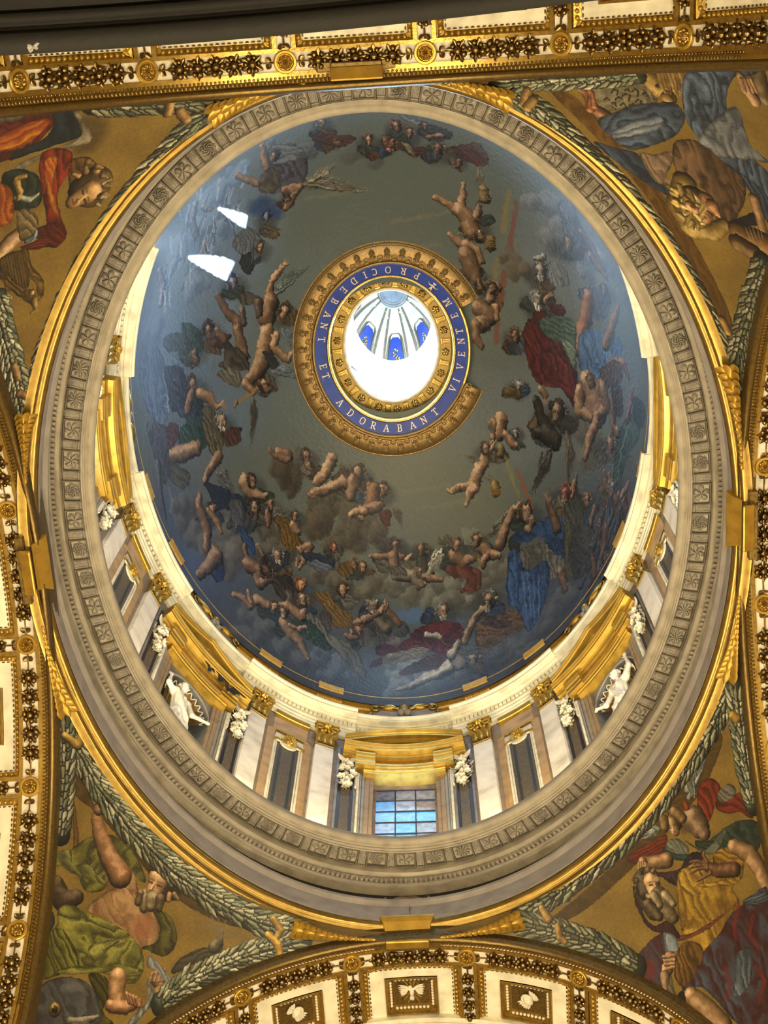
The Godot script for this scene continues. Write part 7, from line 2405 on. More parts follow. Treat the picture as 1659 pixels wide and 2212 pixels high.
	p.D(0x7a6547,0x382d1d,0.90,0.43,12.1,[1624,636,1613,619,1571,620,1523,622,1523,645,1568,649,1604,651])
	p.B(0x33302e,0.55,1643,652,77,37,0.03)
	p.D(0x4e5a54,0x222925,-0.83,-0.56,10.7,[1704,644,1687,630,1650,629,1619,635,1609,650,1639,662,1690,662])
	p.D(0x4a5a7a,0x202a3c,0.99,0.16,10.5,[1655,622,1662,604,1617,605,1585,613,1594,626,1614,633,1643,633])
	p.B(0x2e3036,0.55,1848,648,80,49,0.00)
	p.D(0x4e5a54,0x222925,-0.98,-0.18,15.5,[1929,652,1911,638,1846,624,1796,640,1795,656,1831,669,1922,674])
	p.D(0x7a6547,0x382d1d,-0.56,-0.83,14.1,[1883,656,1890,634,1803,637,1770,647,1734,663,1792,670,1842,668])
	p.B(0x2e3036,0.55,1759,693,90,34,0.05)
	p.D(0x7a6547,0x382d1d,-0.99,0.15,10.7,[1805,665,1787,648,1736,650,1694,654,1713,667,1725,680,1776,681])
	p.D(0x7a6547,0x382d1d,0.54,0.84,10.3,[1769,694,1763,683,1730,680,1705,686,1679,699,1717,712,1771,711])
	p.B(0x3a322a,0.55,1301,383,81,56,-0.06)
	p.D(0x7a6547,0x382d1d,0.94,-0.34,14.0,[1396,358,1358,342,1321,339,1270,350,1292,374,1310,398,1354,379])
	p.D(0x4a5a7a,0x202a3c,-0.84,-0.55,13.6,[1360,383,1353,359,1305,358,1279,378,1282,396,1300,413,1334,398])
	p.B(0x2e3036,0.55,1268,197,69,62,-0.14)
	p.D(0x7a6547,0x382d1d,0.92,-0.38,12.7,[1312,193,1292,171,1256,181,1214,190,1220,216,1252,218,1282,217])
	p.D(0x5a5f6c,0x262a33,-0.99,0.11,14.5,[1334,128,1327,108,1296,92,1263,127,1261,154,1285,168,1330,161])
	p.D(0x8d949e,0x4f545c,0.88,-0.48,6.7,[712,1584,765,1583,817,1541,820,1508,765,1520,722,1526,702,1556])
	p.W(0x6e685c,800,1450,992,1432,40)
	p.W(0x75705f,841,1456,905,1503,26)
	p.D(0x6d6872,0x353340,0.48,-0.87,6.4,[741,1516,798,1526,825,1507,814,1461,759,1441,712,1442,678,1459,693,1496])
	p.T(0x80634e,[758,1440,17.8,795,1442,16.6,771,1413,13.1,757,1395,9.6])
	p.D(0x756a52,0x3f382e,0.34,-0.94,6.5,[688,1507,732,1509,741,1462,697,1445,673,1465])
	p.T(0x9d7d62,[686,1597,10.6,692,1553,12.1,702,1521,10.7])
	p.T(0x9d7d62,[605,1529,10.5,637,1503,12,672,1482,10.5])
	p.H(724,1549,17.7,0.29,0.96,-0.65,-0.31,0x9d7d62,0x3d3028,0x000000)
	p.D(0x6b4636,0x3a251c,0.98,-0.22,6.5,[836,1581,891,1580,954,1567,962,1552,921,1538,868,1555])
	p.H(912,1553,13.7,0.99,-0.14,-0.19,-0.90,0x80634e,0x5a3b2c,0x000000)
	p.H(1001,1551,15.4,0.07,1.00,0.26,-0.67,0x9d7d62,0x5f4a3a,0x000000)
	p.H(869,1623,16.9,-0.11,0.99,0.41,-0.41,0x8d8070,0x6a6c78,0x000000)
	p.H(1049,1542,14.4,-0.22,0.97,0.08,-0.53,0x80634e,0x6b4a38,0x000000)
	p.B(0x2f4478,0.90,686,1413,58,34,-0.20)
	p.B(0x2f4478,0.80,724,1384,33,20,-0.17)
	p.H(700,1382,16.0,0.36,0.93,-0.20,-0.60,0x6f6f88,0x2a3558,0x000000)
	p.H(762,1415,10.5,0.62,0.79,0.25,-0.79,0x80634e,0x3d3028,0x000000)
	p.D(0x8b9096,0x474c55,0.34,-0.94,6.3,[611,1363,661,1360,684,1315,673,1285,629,1290,589,1327])
	p.D(0x3c3d44,0x20222a,0.22,-0.98,6.2,[608,1286,649,1301,652,1249,627,1250])
	p.T(0x50525c,[655,1332,4.5,650,1273,3.5])
	p.H(677,1305,15.8,0.22,0.98,0.47,-0.35,0x9d7d62,0x3d3028,0x000000)
	p.H(585,1236,19.9,-0.32,0.95,0.13,-0.69,0x7c8098,0x4d587a,0x000000)
	p.W(0x55605e,719,1184,810,1258,30)
	p.T(0x9d7d62,[751,1257,5.9,732,1240,8.4,707,1216,11.1,697,1175,15.4])
	p.L(0x9d7d62,1.00,3.4,[752,1257,741,1269])
	p.L(0x9d7d62,1.00,3.4,[752,1257,750,1269])
	p.L(0x9d7d62,1.00,3.4,[752,1257,759,1262])
	p.T(0x80634e,[699,1167,26.5,687,1131,28.3])
	p.H(742,1138,19.4,0.40,0.92,-0.43,-0.59,0x9d7d62,0x3d3028,0x000000)
	p.T(0x80634e,[532,1212,10.2,559,1169,12.7,592,1135,16.9])
	p.T(0x5e5048,[610,1162,10.6,613,1131,13.2])
	p.T(0x5b4c44,[663,1169,15.6,663,1142,11.2])
	p.H(492,1135,21.6,-0.27,0.96,0.14,-0.81,0x80634e,0x332a26,0x000000)
	p.W(0x5d6873,693,998,806,972,26)
	p.W(0x5d6a78,731,1093,787,1033,34)
	p.T(0x9d7d62,[683,1092,25.7,670,1059,26.7])
	p.T(0x9d7d62,[711,1080,14.5,699,1055,14.5,739,1021,11.9,754,1032,7.6])
	p.T(0x80634e,[591,1119,16,601,1071,17.6,609,1046,14.9])
	p.T(0x80634e,[522,1129,11,541,1101,12.7])
	p.D(0x5e5648,0x2f2b25,0.48,-0.88,6.3,[552,1092,610,1051,616,1015,553,1022,513,1046,536,1053])
	p.D(0x8b8878,0x4b473e,0.71,-0.70,6.3,[510,1023,555,1030,593,1004,574,977,549,993,529,1004])
	p.T(0x80634e,[668,1037,30.1,644,1006,26.8,617,992,17.4])
	p.D(0x3e434c,0x22252c,0.33,-0.94,6.0,[665,1049,689,1042,719,1010,685,1008])
	p.T(0x9d7d62,[600,983,13.2,623,960,8.7])
	p.L(0x9a7c48,1.00,6.0,[650,970,607,954,568,942])
	p.T(0x84633c,[565,942,8.9,557,934,5.4])
	p.H(663,965,21.5,0.54,-0.84,0.54,0.05,0x9d7d62,0x3d3028,0x000000)
	p.W(0x403d38,621,946,609,829,27)
	p.D(0x7d93bc,0x44567c,0.23,-0.97,8.3,[211,1207,285,1144,310,1078,300,990,287,952,221,963,172,1042,157,1128])
	p.L(0xa9bcdc,0.80,6.7,[296,1082,305,1030,297,974])
	p.C(0x8b9ec2,0x51628a,257,1197,61)
	p.D(0x43415f,0x24233a,0.57,-0.82,7.3,[301,1089,377,1069,394,1016,380,980,315,970,305,1030])
	p.D(0x39405c,0x20263c,0.49,-0.87,6.9,[385,1003,447,966,427,923,370,934])
	p.D(0x55606a,0x2c333c,0.44,-0.90,7.3,[312,1170,401,1151,409,1113,363,1113,315,1131])
	p.D(0x3f5852,0x222f2e,0.57,-0.82,6.8,[390,1179,457,1152,468,1098,437,1090,410,1124])
	p.H(432,1080,23.3,0.11,-0.99,0.61,-0.05,0x80634e,0x4a3a2c,0x000000)
	p.H(412,1014,24.5,0.17,0.98,0.75,-0.33,0x80634e,0x3d3028,0x5a4a40)
	p.T(0x80634e,[409,997,12.8,381,955,14.1])
	p.D(0x3c5a50,0x1d2e2a,0.49,-0.87,7.0,[355,925,441,932,461,885,429,852,358,860,323,887])
	p.D(0x714040,0x3a2020,0.22,-0.97,7.7,[280,941,328,935,325,895,265,882])
	p.D(0x7d7458,0x3d3729,0.32,-0.95,6.6,[452,957,484,936,494,899,505,870,499,841,459,823,439,866,431,914])
	p.T(0x9d7d62,[439,990,16.3,472,972,16.9,496,944,10.2,520,951,4.6])
	p.L(0x9d7d62,1.00,3.7,[511,946,527,951])
	p.L(0x9d7d62,1.00,3.7,[511,946,531,942])
	p.L(0x9d7d62,1.00,3.7,[511,946,523,934])
	p.H(506,906,22.1,0.39,0.92,0.79,-0.14,0x96806a,0x77726a,0x8f8a80)
	p.T(0x9d7d62,[270,859,23,350,857,25.1,399,860,20])
	p.T(0x80634e,[477,824,17,441,802,13.6,408,775,10.1])
	p.D(0x6f6a60,0x3a3732,0.46,-0.89,7.9,[238,853,298,834,353,796,313,765,252,799])
	p.D(0x6a6270,0x34303c,-0.20,-0.98,8.5,[172,972,268,944,273,880,258,815,204,798,186,872])
	p.L(0x8c9098,0.80,11.2,[233,776,236,745,212,717])
	p.T(0x5a5560,[198,852,16.7,180,775,13.6,170,702,8.7])
	p.D(0x2f3a56,0x1a2036,0.59,-0.81,6.8,[408,772,487,741,538,715,541,679,486,693,435,691,420,726])
	p.W(0x5c5d62,461,783,528,743,43)
	p.D(0x76767c,0x3a3c44,0.40,-0.92,6.7,[491,713,535,699,519,641,481,653])
	p.T(0x9d7d62,[558,751,22.8,573,721,16.4,608,708,9.8,625,711,5.3])
	p.H(582,747,18.0,0.21,0.98,0.56,-0.29,0x80634e,0x3d3028,0x000000)
	p.H(575,682,24.8,0.56,0.83,0.52,-0.27,0x80634e,0x2d2622,0x3a2f28)
	p.T(0x80634e,[377,739,12.6,364,711,18.2,375,672,21.6,376,638,19.7,352,596,15])
	p.H(416,697,21.5,0.63,0.77,0.54,0.02,0x9d7d62,0x3d3028,0x000000)
	p.T(0x9d7d62,[398,699,10.4,426,663,13.4,434,637,10.4])
	p.D(0x40609a,0x22365c,0.38,-0.93,6.8,[503,647,543,619,553,581,538,561,515,584])
	p.T(0x80634e,[517,592,8.9,513,558,7.1])
	p.D(0x2f4470,0x1a2644,0.23,-0.97,8.2,[355,550,415,556,393,502,348,503])
	p.T(0x80634e,[394,575,29,334,541,22.1,269,518,16.7])
	p.T(0x80634e,[631,691,10.7,620,666,12.6,614,639,9.1])
	p.H(632,684,15.1,0.01,1.00,0.42,-0.16,0x9d7d62,0x6a5236,0x000000)
	p.W(0x5c574a,637,656,683,678,27)
	p.D(0x8a6a30,0x463414,0.36,-0.93,6.3,[636,653,684,644,693,612,719,582,679,566,650,581,648,620])
	p.T(0x9d7d62,[696,627,15.8,708,610,11.5])
	p.H(706,649,14.8,0.18,0.98,0.30,-0.30,0x9d7d62,0x3d3028,0x000000)
	p.T(0x80634e,[706,794,19.4,678,802,15.3])
	p.T(0x80634e,[653,815,6,667,800,8.6,705,783,11.8])
	p.W(0x5f584a,740,793,740,819,17)
	p.H(764,784,16.5,-0.06,1.00,0.30,-0.30,0x80634e,0x3d3028,0x000000)
	p.H(769,760,13.2,-0.03,1.00,0.35,-0.36,0x9d7d62,0x6a5240,0x000000)
	p.W(0x55503f,858,735,884,760,24)
	p.D(0x5f4e44,0x2f2620,0.40,-0.92,5.6,[830,728,882,740,923,708,875,687,845,705])
	p.T(0x9d7d62,[840,769,16.1,812,737,16.3,786,722,14])
	p.T(0x9d7d62,[864,713,15.3,811,701,14,763,697,9.2])
	p.T(0x80634e,[758,697,7.6,771,687,5.9])
	p.H(908,725,20.6,0.32,0.95,-0.23,-0.28,0x9d7d62,0x3d3028,0x000000)
	p.T(0x80634e,[892,710,20,884,682,17.8])
	p.H(935,696,15.1,0.11,0.99,-0.04,-0.41,0x80634e,0x3d3028,0x000000)
	p.H(976,685,17.4,0.27,0.96,-0.19,-0.25,0x9d7d62,0x3d3028,0x000000)
	p.T(0x6e4a2c,[953,687,19.9,935,653,16.2])
	p.L(0xa08058,0.70,1.2,[942,692,926,651])
	p.L(0xa08058,0.70,1.2,[946,692,930,651])
	p.L(0xa08058,0.70,1.2,[949,692,934,650])
	p.L(0xa08058,0.70,1.2,[953,692,937,650])
	p.L(0xa08058,0.70,1.2,[956,691,941,650])
	p.L(0xa08058,0.70,1.2,[960,691,945,649])
	p.T(0x80634e,[888,639,12.3,925,643,16.3,963,651,13.7])
	p.T(0x9d7d62,[878,640,7.4,909,624,6.6])
	p.W(0x4f4a40,1002,640,1036,603,22)
	p.D(0x7c3a2a,0x3e1b14,0.40,-0.92,5.1,[961,637,993,635,987,603,970,604])
	p.T(0x9d7d62,[878,636,8.8,895,641,11.7,920,642,10.9])
	p.T(0x80634e,[709,565,13.6,737,570,14.2,712,537,10.6,695,520,6.6])
	p.T(0x80634e,[694,538,6.6,686,524,4.1])
	p.D(0x3b4a66,0x1e2638,0.94,-0.33,5.6,[717,558,761,551,804,537,809,516,786,510,749,531,714,544])
	p.D(0x8a96ac,0x4b5364,0.94,-0.33,5.6,[721,533,767,533,800,513,762,505])
	p.H(814,560,12.4,0.35,0.94,0.42,-0.27,0x9a5f44,0x5e3a28,0x000000)
	p.W(0x57544c,818,543,836,520,23)
	p.D(0x8a6c38,0x4a3818,0.34,-0.94,5.5,[823,518,860,526,869,498,845,485,816,497])
	p.H(871,515,14.1,-0.08,1.00,0.38,-0.19,0x80634e,0x7a5a34,0x000000)
	p.H(898,506,14.1,0.31,0.95,0.16,-0.32,0x9d7d62,0x6a4f30,0x000000)
	p.D(0x827c6a,0x454135,0.87,-0.49,5.4,[933,525,981,526,1022,500,986,487,948,496])
	p.T(0x80634e,[925,532,6.9,951,530,9.2,993,527,11.5,1023,527,6.9])
	p.T(0x7c5a34,[997,518,9.2,1023,530,5.3])
	p.H(999,554,17.3,0.27,0.96,0.33,-0.15,0x80634e,0x3d3028,0x000000)
	p.T(0x9d7d62,[1035,519,10,1049,529,5.3])
	p.D(0x857c64,0x4a4536,0.41,-0.91,5.4,[1018,510,1070,515,1073,491,1029,478])
	p.H(1085,535,16.8,0.04,1.00,-0.63,-0.23,0x80634e,0x3d3028,0x000000)
	p.W(0x8c8874,1126,537,1098,460,27)
	p.W(0x5c5646,1131,560,1199,569,23)
	p.T(0x80634e,[1067,447,9.7,1089,457,8])
	p.H(1068,487,11.8,-0.41,0.91,0.34,-0.45,0x80634e,0x6b5540,0x000000)
	p.T(0x8c8374,[998,483,18,1050,477,19.7,1076,454,12])
	p.T(0x80634e,[513,540,22.8,546,522,25.2,541,487,18.5])
	p.T(0x80634e,[558,490,15.5,592,500,10.6,602,519,6.1])
	p.H(575,526,24.7,0.25,-0.97,0.39,0.31,0x80634e,0x35281f,0x35281f)
	p.T(0x9d7d62,[564,589,6.9,577,562,8.6])
	p.H(628,556,19.3,0.23,0.97,0.25,-0.26,0x8c735e,0x77726a,0xa39a8a)
	p.D(0x4a4038,0x241f1b,0.57,-0.82,6.2,[591,497,649,505,665,469,648,439,599,449])
	p.H(690,473,21.4,0.40,0.92,0.61,-0.16,0xa36e40,0x7a4a28,0x000000)
	p.D(0x83807a,0x44423f,0.26,-0.97,6.3,[628,460,652,455,644,423,626,432])
	p.D(0x9a7a40,0x4f3b18,0.69,-0.72,6.1,[723,443,772,452,798,416,845,382,840,351,772,347,750,410])
	p.D(0x6a6660,0x36332f,0.28,-0.96,6.3,[743,399,774,385,765,335,733,349])
	p.H(826,450,21.4,0.15,0.99,0.30,-0.30,0x9d7d62,0x4f3a26,0x000000)
	p.T(0x80634e,[838,336,6.3,824,311,9.3])
	p.D(0x8a8880,0x484741,0.41,-0.91,6.7,[655,385,717,391,768,326,844,279,871,176,832,193,769,275,690,336])
	p.D(0x3b5340,0x1c2a20,0.49,-0.87,6.7,[637,377,698,371,730,336,760,280,718,280,656,328])
	p.D(0x9a8a6c,0x57492f,0.63,-0.78,6.1,[685,449,718,443,711,412,698,417])
	p.H(687,431,20.3,0.02,1.00,0.36,0.23,0xa98a70,0x6a5236,0x000000)
	p.T(0x9d7d62,[684,400,10.9,670,384,18.5,627,419,16.6,601,420,11.2])
	p.T(0x9d7d62,[424,457,11.6,462,444,13.3,478,422,17.5,514,439,17.7,553,421,16.4])
	p.T(0x9d7d62,[487,461,10.9,489,435,13.1])
	p.H(579,418,18.1,0.74,0.68,0.26,-0.47,0x9d7d62,0x6a543c,0x000000)
	p.T(0x9d7d62,[601,364,21.7,618,327,23.3,644,304,18.4,652,274,13.7,660,243,9.8])
	p.T(0x9d7d62,[622,359,10.7,650,345,9.7,683,354,6.6])
	p.H(608,396,20.0,0.44,0.90,-0.31,-0.44,0x9d7d62,0x5f4a36,0x000000)
	p.D(0x62625e,0x30302e,0.31,-0.95,6.2,[845,353,890,376,955,377,1004,362,1035,328,996,304,903,281,847,297])
	p.T(0x86796a,[926,366,12.9,956,336,17.7])
	p.W(0x4f5560,994,354,1030,328,30)
	p.T(0x80634e,[855,359,11.4,903,371,12.9,942,387,9.3])
	p.T(0x80634e,[999,350,12.2,973,379,10.2,961,396,7.5])
	p.T(0x9d7d62,[942,387,8.4,952,404,6.2,960,417,3.3])
	p.T(0x80634e,[961,392,6.7,966,407,5,968,415,3.3])
	p.H(920,401,20.9,0.10,0.99,0.59,0.21,0x80634e,0x77726a,0x8a857a)
	p.H(865,334,17.9,0.13,0.99,0.34,-0.36,0x86604a,0x6d4a36,0x000000)
	p.T(0x7a5a48,[821,319,11.1,854,314,9.2])
	p.D(0x722a2c,0x37121a,0.80,-0.60,6.5,[1045,328,1110,345,1167,346,1213,331,1215,268,1172,233,1091,263,1013,258,925,253,918,283,1015,295])
	p.D(0x8b8584,0x4d4748,0.98,-0.20,6.4,[944,298,983,314,1010,299,985,278])
	p.D(0xa6a29a,0x56534e,0.98,0.19,6.7,[1014,268,1086,273,1101,253,1042,233,937,223,925,248])
	p.T(0xa8a294,[1091,312,11.8,1139,303,9.2])
	p.H(1147,377,23.2,-0.01,1.00,0.59,-0.15,0x9a7c68,0x77726a,0xa09a8e)
	p.D(0x633430,0x2f1614,0.84,-0.55,7.2,[1067,231,1131,246,1172,223,1164,187,1092,188,1015,177,990,189])
	p.D(0x5c2028,0x2c0d14,0.93,0.37,7.0,[881,214,925,248,932,223,900,208])
	p.T(0x9b9488,[1193,206,31.5,1144,172,23.9,1092,165,19.6,1055,145,14.6])
	p.T(0x847a70,[1087,154,16.6,1029,128,15,981,115,9.5])
	p.L(0x9a8442,0.60,16.4,[1393,1415,1372,1360,1358,1312])
	p.L(0x9a8442,0.55,13.3,[1331,1234,1318,1193,1309,1162])
	p.L(0x8a5040,0.75,14.5,[1412,1386,1394,1332,1376,1277])
	p.L(0x864e3c,0.75,15.1,[1349,1203,1332,1142,1316,1086,1310,1034])
	p.L(0x6f7f5c,0.50,9.7,[1402,1402,1383,1348,1367,1297])
	p.W(0x6a6450,1318,1393,1301,1462,23)
	p.T(0x9d7d62,[1228,1352,15.6,1207,1372,13,1171,1389,7.7])
	p.T(0x9d7d62,[1243,1365,13.1,1252,1398,11.6,1256,1422,7.2])
	p.T(0x9d7d62,[1237,1356,20.9,1258,1336,27,1266,1304,23.4])
	p.T(0x80634e,[1282,1337,10.6,1295,1366,8.1])
	p.H(1287,1294,17.5,0.33,-0.94,0.28,0.22,0x9d7d62,0x3d3028,0x000000)
	p.T(0x6f5a34,[1315,1410,15.7,1313,1393,19.2])
	p.L(0x4a3c24,0.90,1.8,[1299,1392,1288,1367])
	p.L(0xa08a54,0.70,2.3,[1297,1405,1334,1408])
	p.L(0xa08a54,0.70,2.3,[1296,1399,1333,1402])
	p.L(0xa08a54,0.70,2.3,[1295,1393,1332,1396])
	p.L(0xa08a54,0.70,2.3,[1294,1387,1331,1390])
	p.T(0x9d7d62,[1241,1268,15.4,1219,1280,11,1203,1296,7.6])
	p.T(0x9d7d62,[1246,1272,15.4,1272,1256,13,1285,1228,9.5])
	p.T(0x80634e,[1242,1244,24.7,1257,1209,26.6,1266,1181,15.5])
	p.T(0x6f6a58,[1225,1296,4.3,1248,1296,2.6])
	p.H(1272,1169,17.3,0.09,-1.00,0.21,0.29,0x80634e,0x3d3028,0x000000)
	p.T(0x5e4a30,[1318,1281,15.9,1316,1269,15])
	p.L(0x9a8250,0.70,2.2,[1304,1283,1333,1284])
	p.L(0x9a8250,0.70,2.2,[1303,1277,1332,1278])
	p.L(0x9a8250,0.70,2.2,[1302,1272,1331,1273])
	p.L(0x9a8250,0.70,2.2,[1302,1266,1331,1267])
	p.L(0x4a3c24,0.90,1.8,[1302,1265,1287,1245])
	p.T(0x80634e,[1297,1137,14.9,1329,1169,11.5])
	p.T(0x80634e,[1266,1113,24.5,1293,1097,28.2,1263,1073,24.7])
	p.T(0x9d7d62,[1315,1121,10.6,1317,1090,10.6])
	p.H(1309,1161,16.7,0.45,0.89,-0.34,-0.26,0x80634e,0x3d3028,0x000000)
	p.T(0x80634e,[1253,1073,15.8,1251,1040,14.1,1266,1020,11.5])
	p.W(0x6b6552,1309,1468,1303,1427,21)
	p.D(0x714438,0x3c211c,0.74,-0.67,6.8,[1234,1525,1277,1541,1319,1532,1343,1491,1301,1477,1252,1505])
	p.D(0x7d5a50,0x43302c,0.97,-0.23,7.0,[1292,1543,1326,1543,1344,1501,1316,1511])
	p.H(1249,1479,14.9,0.01,-1.00,-0.20,0.20,0x80634e,0x5a4034,0x000000)
	p.H(1195,1521,19.8,0.26,0.97,-0.34,-0.45,0x80634e,0x5f4a3c,0x000000)
	p.H(1065,1533,16.6,-0.09,-1.00,0.27,0.24,0x86604c,0x6a4236,0x000000)
	p.H(1118,1565,18.2,0.10,0.99,0.27,-0.33,0x80634e,0x6a5244,0x000000)
	p.H(1084,1588,19.5,-0.16,0.99,0.15,-0.42,0x80634e,0x704a3c,0x000000)
	p.W(0x7d7865,1098,1539,1144,1479,16)
	p.D(0x4d5560,0x2a3038,0.98,-0.18,6.8,[1144,1578,1197,1591,1247,1569,1210,1541,1159,1549])
	p.D(0x9aa0ac,0x5c626e,0.97,-0.23,7.0,[1093,1621,1148,1615,1180,1600,1132,1594])
	p.H(1164,1589,12.9,0.12,0.99,0.40,-0.31,0x80634e,0x3d3028,0x000000)
	p.T(0x80634e,[1169,1553,7.7,1212,1560,6.9])
	p.H(1467,1216,22.6,-0.07,1.00,-0.56,-0.36,0x9a9088,0x6a6660,0xa8a49e)
	p.T(0x8a8480,[1482,1255,9.6,1449,1246,6.6])
	p.D(0xa2a4a8,0x5a5c62,0.54,-0.84,6.8,[1498,1245,1554,1237,1560,1197,1513,1181,1487,1202])
	p.D(0x74727e,0x3a3844,0.41,-0.91,7.8,[1564,1399,1627,1399,1641,1346,1606,1300,1566,1317])
	p.H(1579,1306,23.3,0.33,0.94,-0.33,-0.37,0x80634e,0x4a3c36,0x000000)
	p.T(0x74605a,[1636,1354,12.8,1676,1319,14.3,1718,1277,7.4])
	p.D(0x8c8e9c,0x4d4f5e,0.26,-0.96,8.0,[1562,1418,1617,1441,1627,1399,1572,1382])
	p.T(0x80634e,[1661,1298,12.2,1683,1274,15.8,1722,1255,9.4])
	p.D(0x6c6f86,0x3a3c50,0.36,-0.93,7.4,[1594,1187,1673,1211,1726,1191,1704,1136,1637,1130])
	p.T(0x8c5f48,[1635,1178,23.6,1617,1118,25.8,1589,1059,23.1,1576,1031,14.3])
	p.H(1707,1211,19.2,0.16,0.99,-0.35,-0.36,0x80634e,0x3d3028,0x000000)
	p.D(0x722e2e,0x371416,0.48,-0.88,6.3,[1400,1074,1451,1124,1471,1115,1522,1070,1570,1030,1582,887,1558,900,1518,934,1463,933,1422,956,1399,1025])
	p.D(0x6c8276,0x34443c,0.96,-0.27,6.4,[1448,1090,1508,1111,1574,1100,1570,1030,1520,1044,1462,1060])
	p.D(0x9ba89a,0x55645a,0.92,-0.39,6.5,[1521,1055,1571,1042,1569,988,1541,1019])
	p.D(0x6e2c34,0x35141c,0.98,-0.20,6.5,[1483,1135,1527,1140,1547,1120,1508,1111])
	p.D(0x7c3434,0x3a1618,0.76,-0.65,6.4,[1450,1014,1519,1013,1569,969,1569,912,1518,934,1464,948])
	p.H(1446,1142,22.2,0.09,1.00,0.51,0.05,0x8d8478,0x7d7d80,0xb0aca4)
	p.T(0x80634e,[1473,1141,8.1,1490,1159,6.4])
	p.L(0x9d7d62,1.00,3.2,[1485,1155,1492,1167])
	p.L(0x9d7d62,1.00,3.2,[1485,1155,1499,1166])
	p.L(0x9d7d62,1.00,3.2,[1485,1155,1502,1161])
	p.H(1370,1049,19.0,-0.30,0.95,-0.33,-0.26,0x80634e,0x57453c,0x000000)
	p.H(1376,930,15.4,0.20,0.98,0.41,-0.28,0x8a8782,0x6c6a68,0x000000)
	p.H(1367,818,12.8,-0.02,1.00,0.26,-0.36,0x868684,0x6c6a68,0x000000)
	p.T(0x80634e,[1447,927,9.7,1463,914,11.5])
	p.L(0x9d7d62,1.00,3.5,[1461,910,1453,897])
	p.L(0x9d7d62,1.00,3.5,[1461,910,1462,892])
	p.L(0x9d7d62,1.00,3.5,[1461,910,1472,894])
	p.D(0x6b8cc0,0x37507c,0.54,-0.84,7.3,[1597,1084,1687,1096,1777,1095,1778,1054,1718,1022,1662,969,1587,994])
	p.L(0xa8bfe0,0.60,3.0,[1620,1064,1643,1006])
	p.L(0xa8bfe0,0.60,3.0,[1639,1064,1663,1012])
	p.L(0xa8bfe0,0.60,3.1,[1658,1063,1683,1020])
	p.L(0xa8bfe0,0.60,3.1,[1678,1062,1704,1027])
	p.L(0xa8bfe0,0.60,3.2,[1699,1062,1726,1035])
	p.T(0x77523c,[1772,1187,9.8,1741,1136,16,1698,1066,18.1])
	p.T(0x77523c,[1816,1004,8.7,1785,1035,14.3,1740,1021,25.7,1696,990,24.3])
	p.D(0x6a4a3a,0x33221a,0.87,-0.50,7.6,[1676,1007,1757,1037,1772,991,1718,962,1682,965])
	p.T(0x9d7d62,[1617,963,29.3,1642,928,50.1,1657,894,45.7])
	p.T(0x9d7d62,[1586,933,21,1587,887,19.2,1631,876,14.9])
	p.T(0x80634e,[1682,956,20.8,1697,907,19.1,1657,879,13.2])
	p.H(1629,965,19.8,-0.51,0.86,-0.52,-0.38,0x80634e,0x5c4a3e,0x000000)
	p.T(0x80634e,[1658,864,18.4,1634,826,19.1,1619,774,12])
	p.T(0x74563f,[1726,931,15.3,1738,861,13.4,1757,835,10.4])
	p.D(0x4a3c34,0x26201c,0.65,-0.76,7.9,[1718,966,1773,967,1784,904,1744,894])
	p.H(1507,874,30.0,-0.02,1.00,-0.34,-0.26,0x7a6656,0x3c342e,0x4a4038)
	p.D(0x4d4944,0x292623,0.72,-0.69,6.5,[1497,857,1570,874,1584,838,1531,826])
	p.D(0x56706a,0x2a3c3a,0.76,-0.65,8.7,[1811,904,1898,906,1895,853,1828,797,1799,718,1757,724,1756,790,1765,848])
	p.L(0x9bb0a6,0.60,5.1,[1823,889,1787,810,1778,725])
	p.D(0x3f4a50,0x20282c,0.84,-0.55,10.0,[1847,960,1934,948,1929,889,1853,894])
	p.T(0x6f5240,[1835,974,9,1819,921,12.5,1812,895,13.6])
	p.H(1728,815,24.5,-0.13,0.99,-0.36,-0.35,0x8a6c60,0x6c5448,0x000000)
	p.T(0x80634e,[1755,855,13.7,1756,847,13.8])
	p.W(0x383430,1456,775,1454,674,30)
	p.W(0x524a40,1542,830,1569,713,29)
	p.T(0x34302c,[1432,900,13.1,1453,857,17.7,1486,822,20.8])
	p.T(0x302c28,[1433,833,11.4,1422,818,6.1])
	p.T(0x7c5f50,[1732,738,8,1747,706,13,1765,672,16.1])
	p.T(0x7c5f50,[1796,691,9,1818,657,15.1,1846,621,19.5])
	p.T(0x7c5f50,[1853,712,10,1881,677,17.2,1919,640,23.7])
	p.T(0x7c5f50,[1904,779,10.9,1935,745,19.3,1982,711,28.7])
	p.L(0x9a9050,0.50,11.4,[1333,760,1359,712,1385,670])
	p.L(0x9a5a40,0.80,10.8,[1374,728,1403,686,1430,643])
	p.T(0x9d7d62,[1320,846,21.7,1315,815,20.8])
	p.T(0x9d7d62,[1295,837,12.9,1295,807,10.3])
	p.T(0x9d7d62,[1335,813,11.4,1356,795,9.7,1371,788,5.3])
	p.W(0x5a5a52,1295,814,1280,847,17)
	p.T(0x6b5a3a,[1321,778,13.9,1321,767,13.1])
	p.T(0x9d7d62,[1295,796,6,1281,776,9.4,1271,750,17.1,1254,723,18.8,1242,700,18.8])
	p.T(0x9d7d62,[1305,796,5.2,1291,773,7.7])
	p.T(0x9d7d62,[1237,689,14.6,1199,685,11,1167,677,6.7])
	p.T(0x9d7d62,[1242,685,13.7,1223,666,10.3,1221,646,6])
	p.W(0x5c5848,1257,749,1208,755,17)
	p.H(1276,776,15.4,-0.20,0.98,0.33,0.14,0x80634e,0x3d3028,0x000000)
	p.L(0x4a3c24,0.90,1.7,[1275,713,1298,691])
	p.L(0x4a3c24,0.90,1.7,[1287,713,1313,695])
	p.T(0x775a2e,[1305,687,16.7,1310,675,13.3])
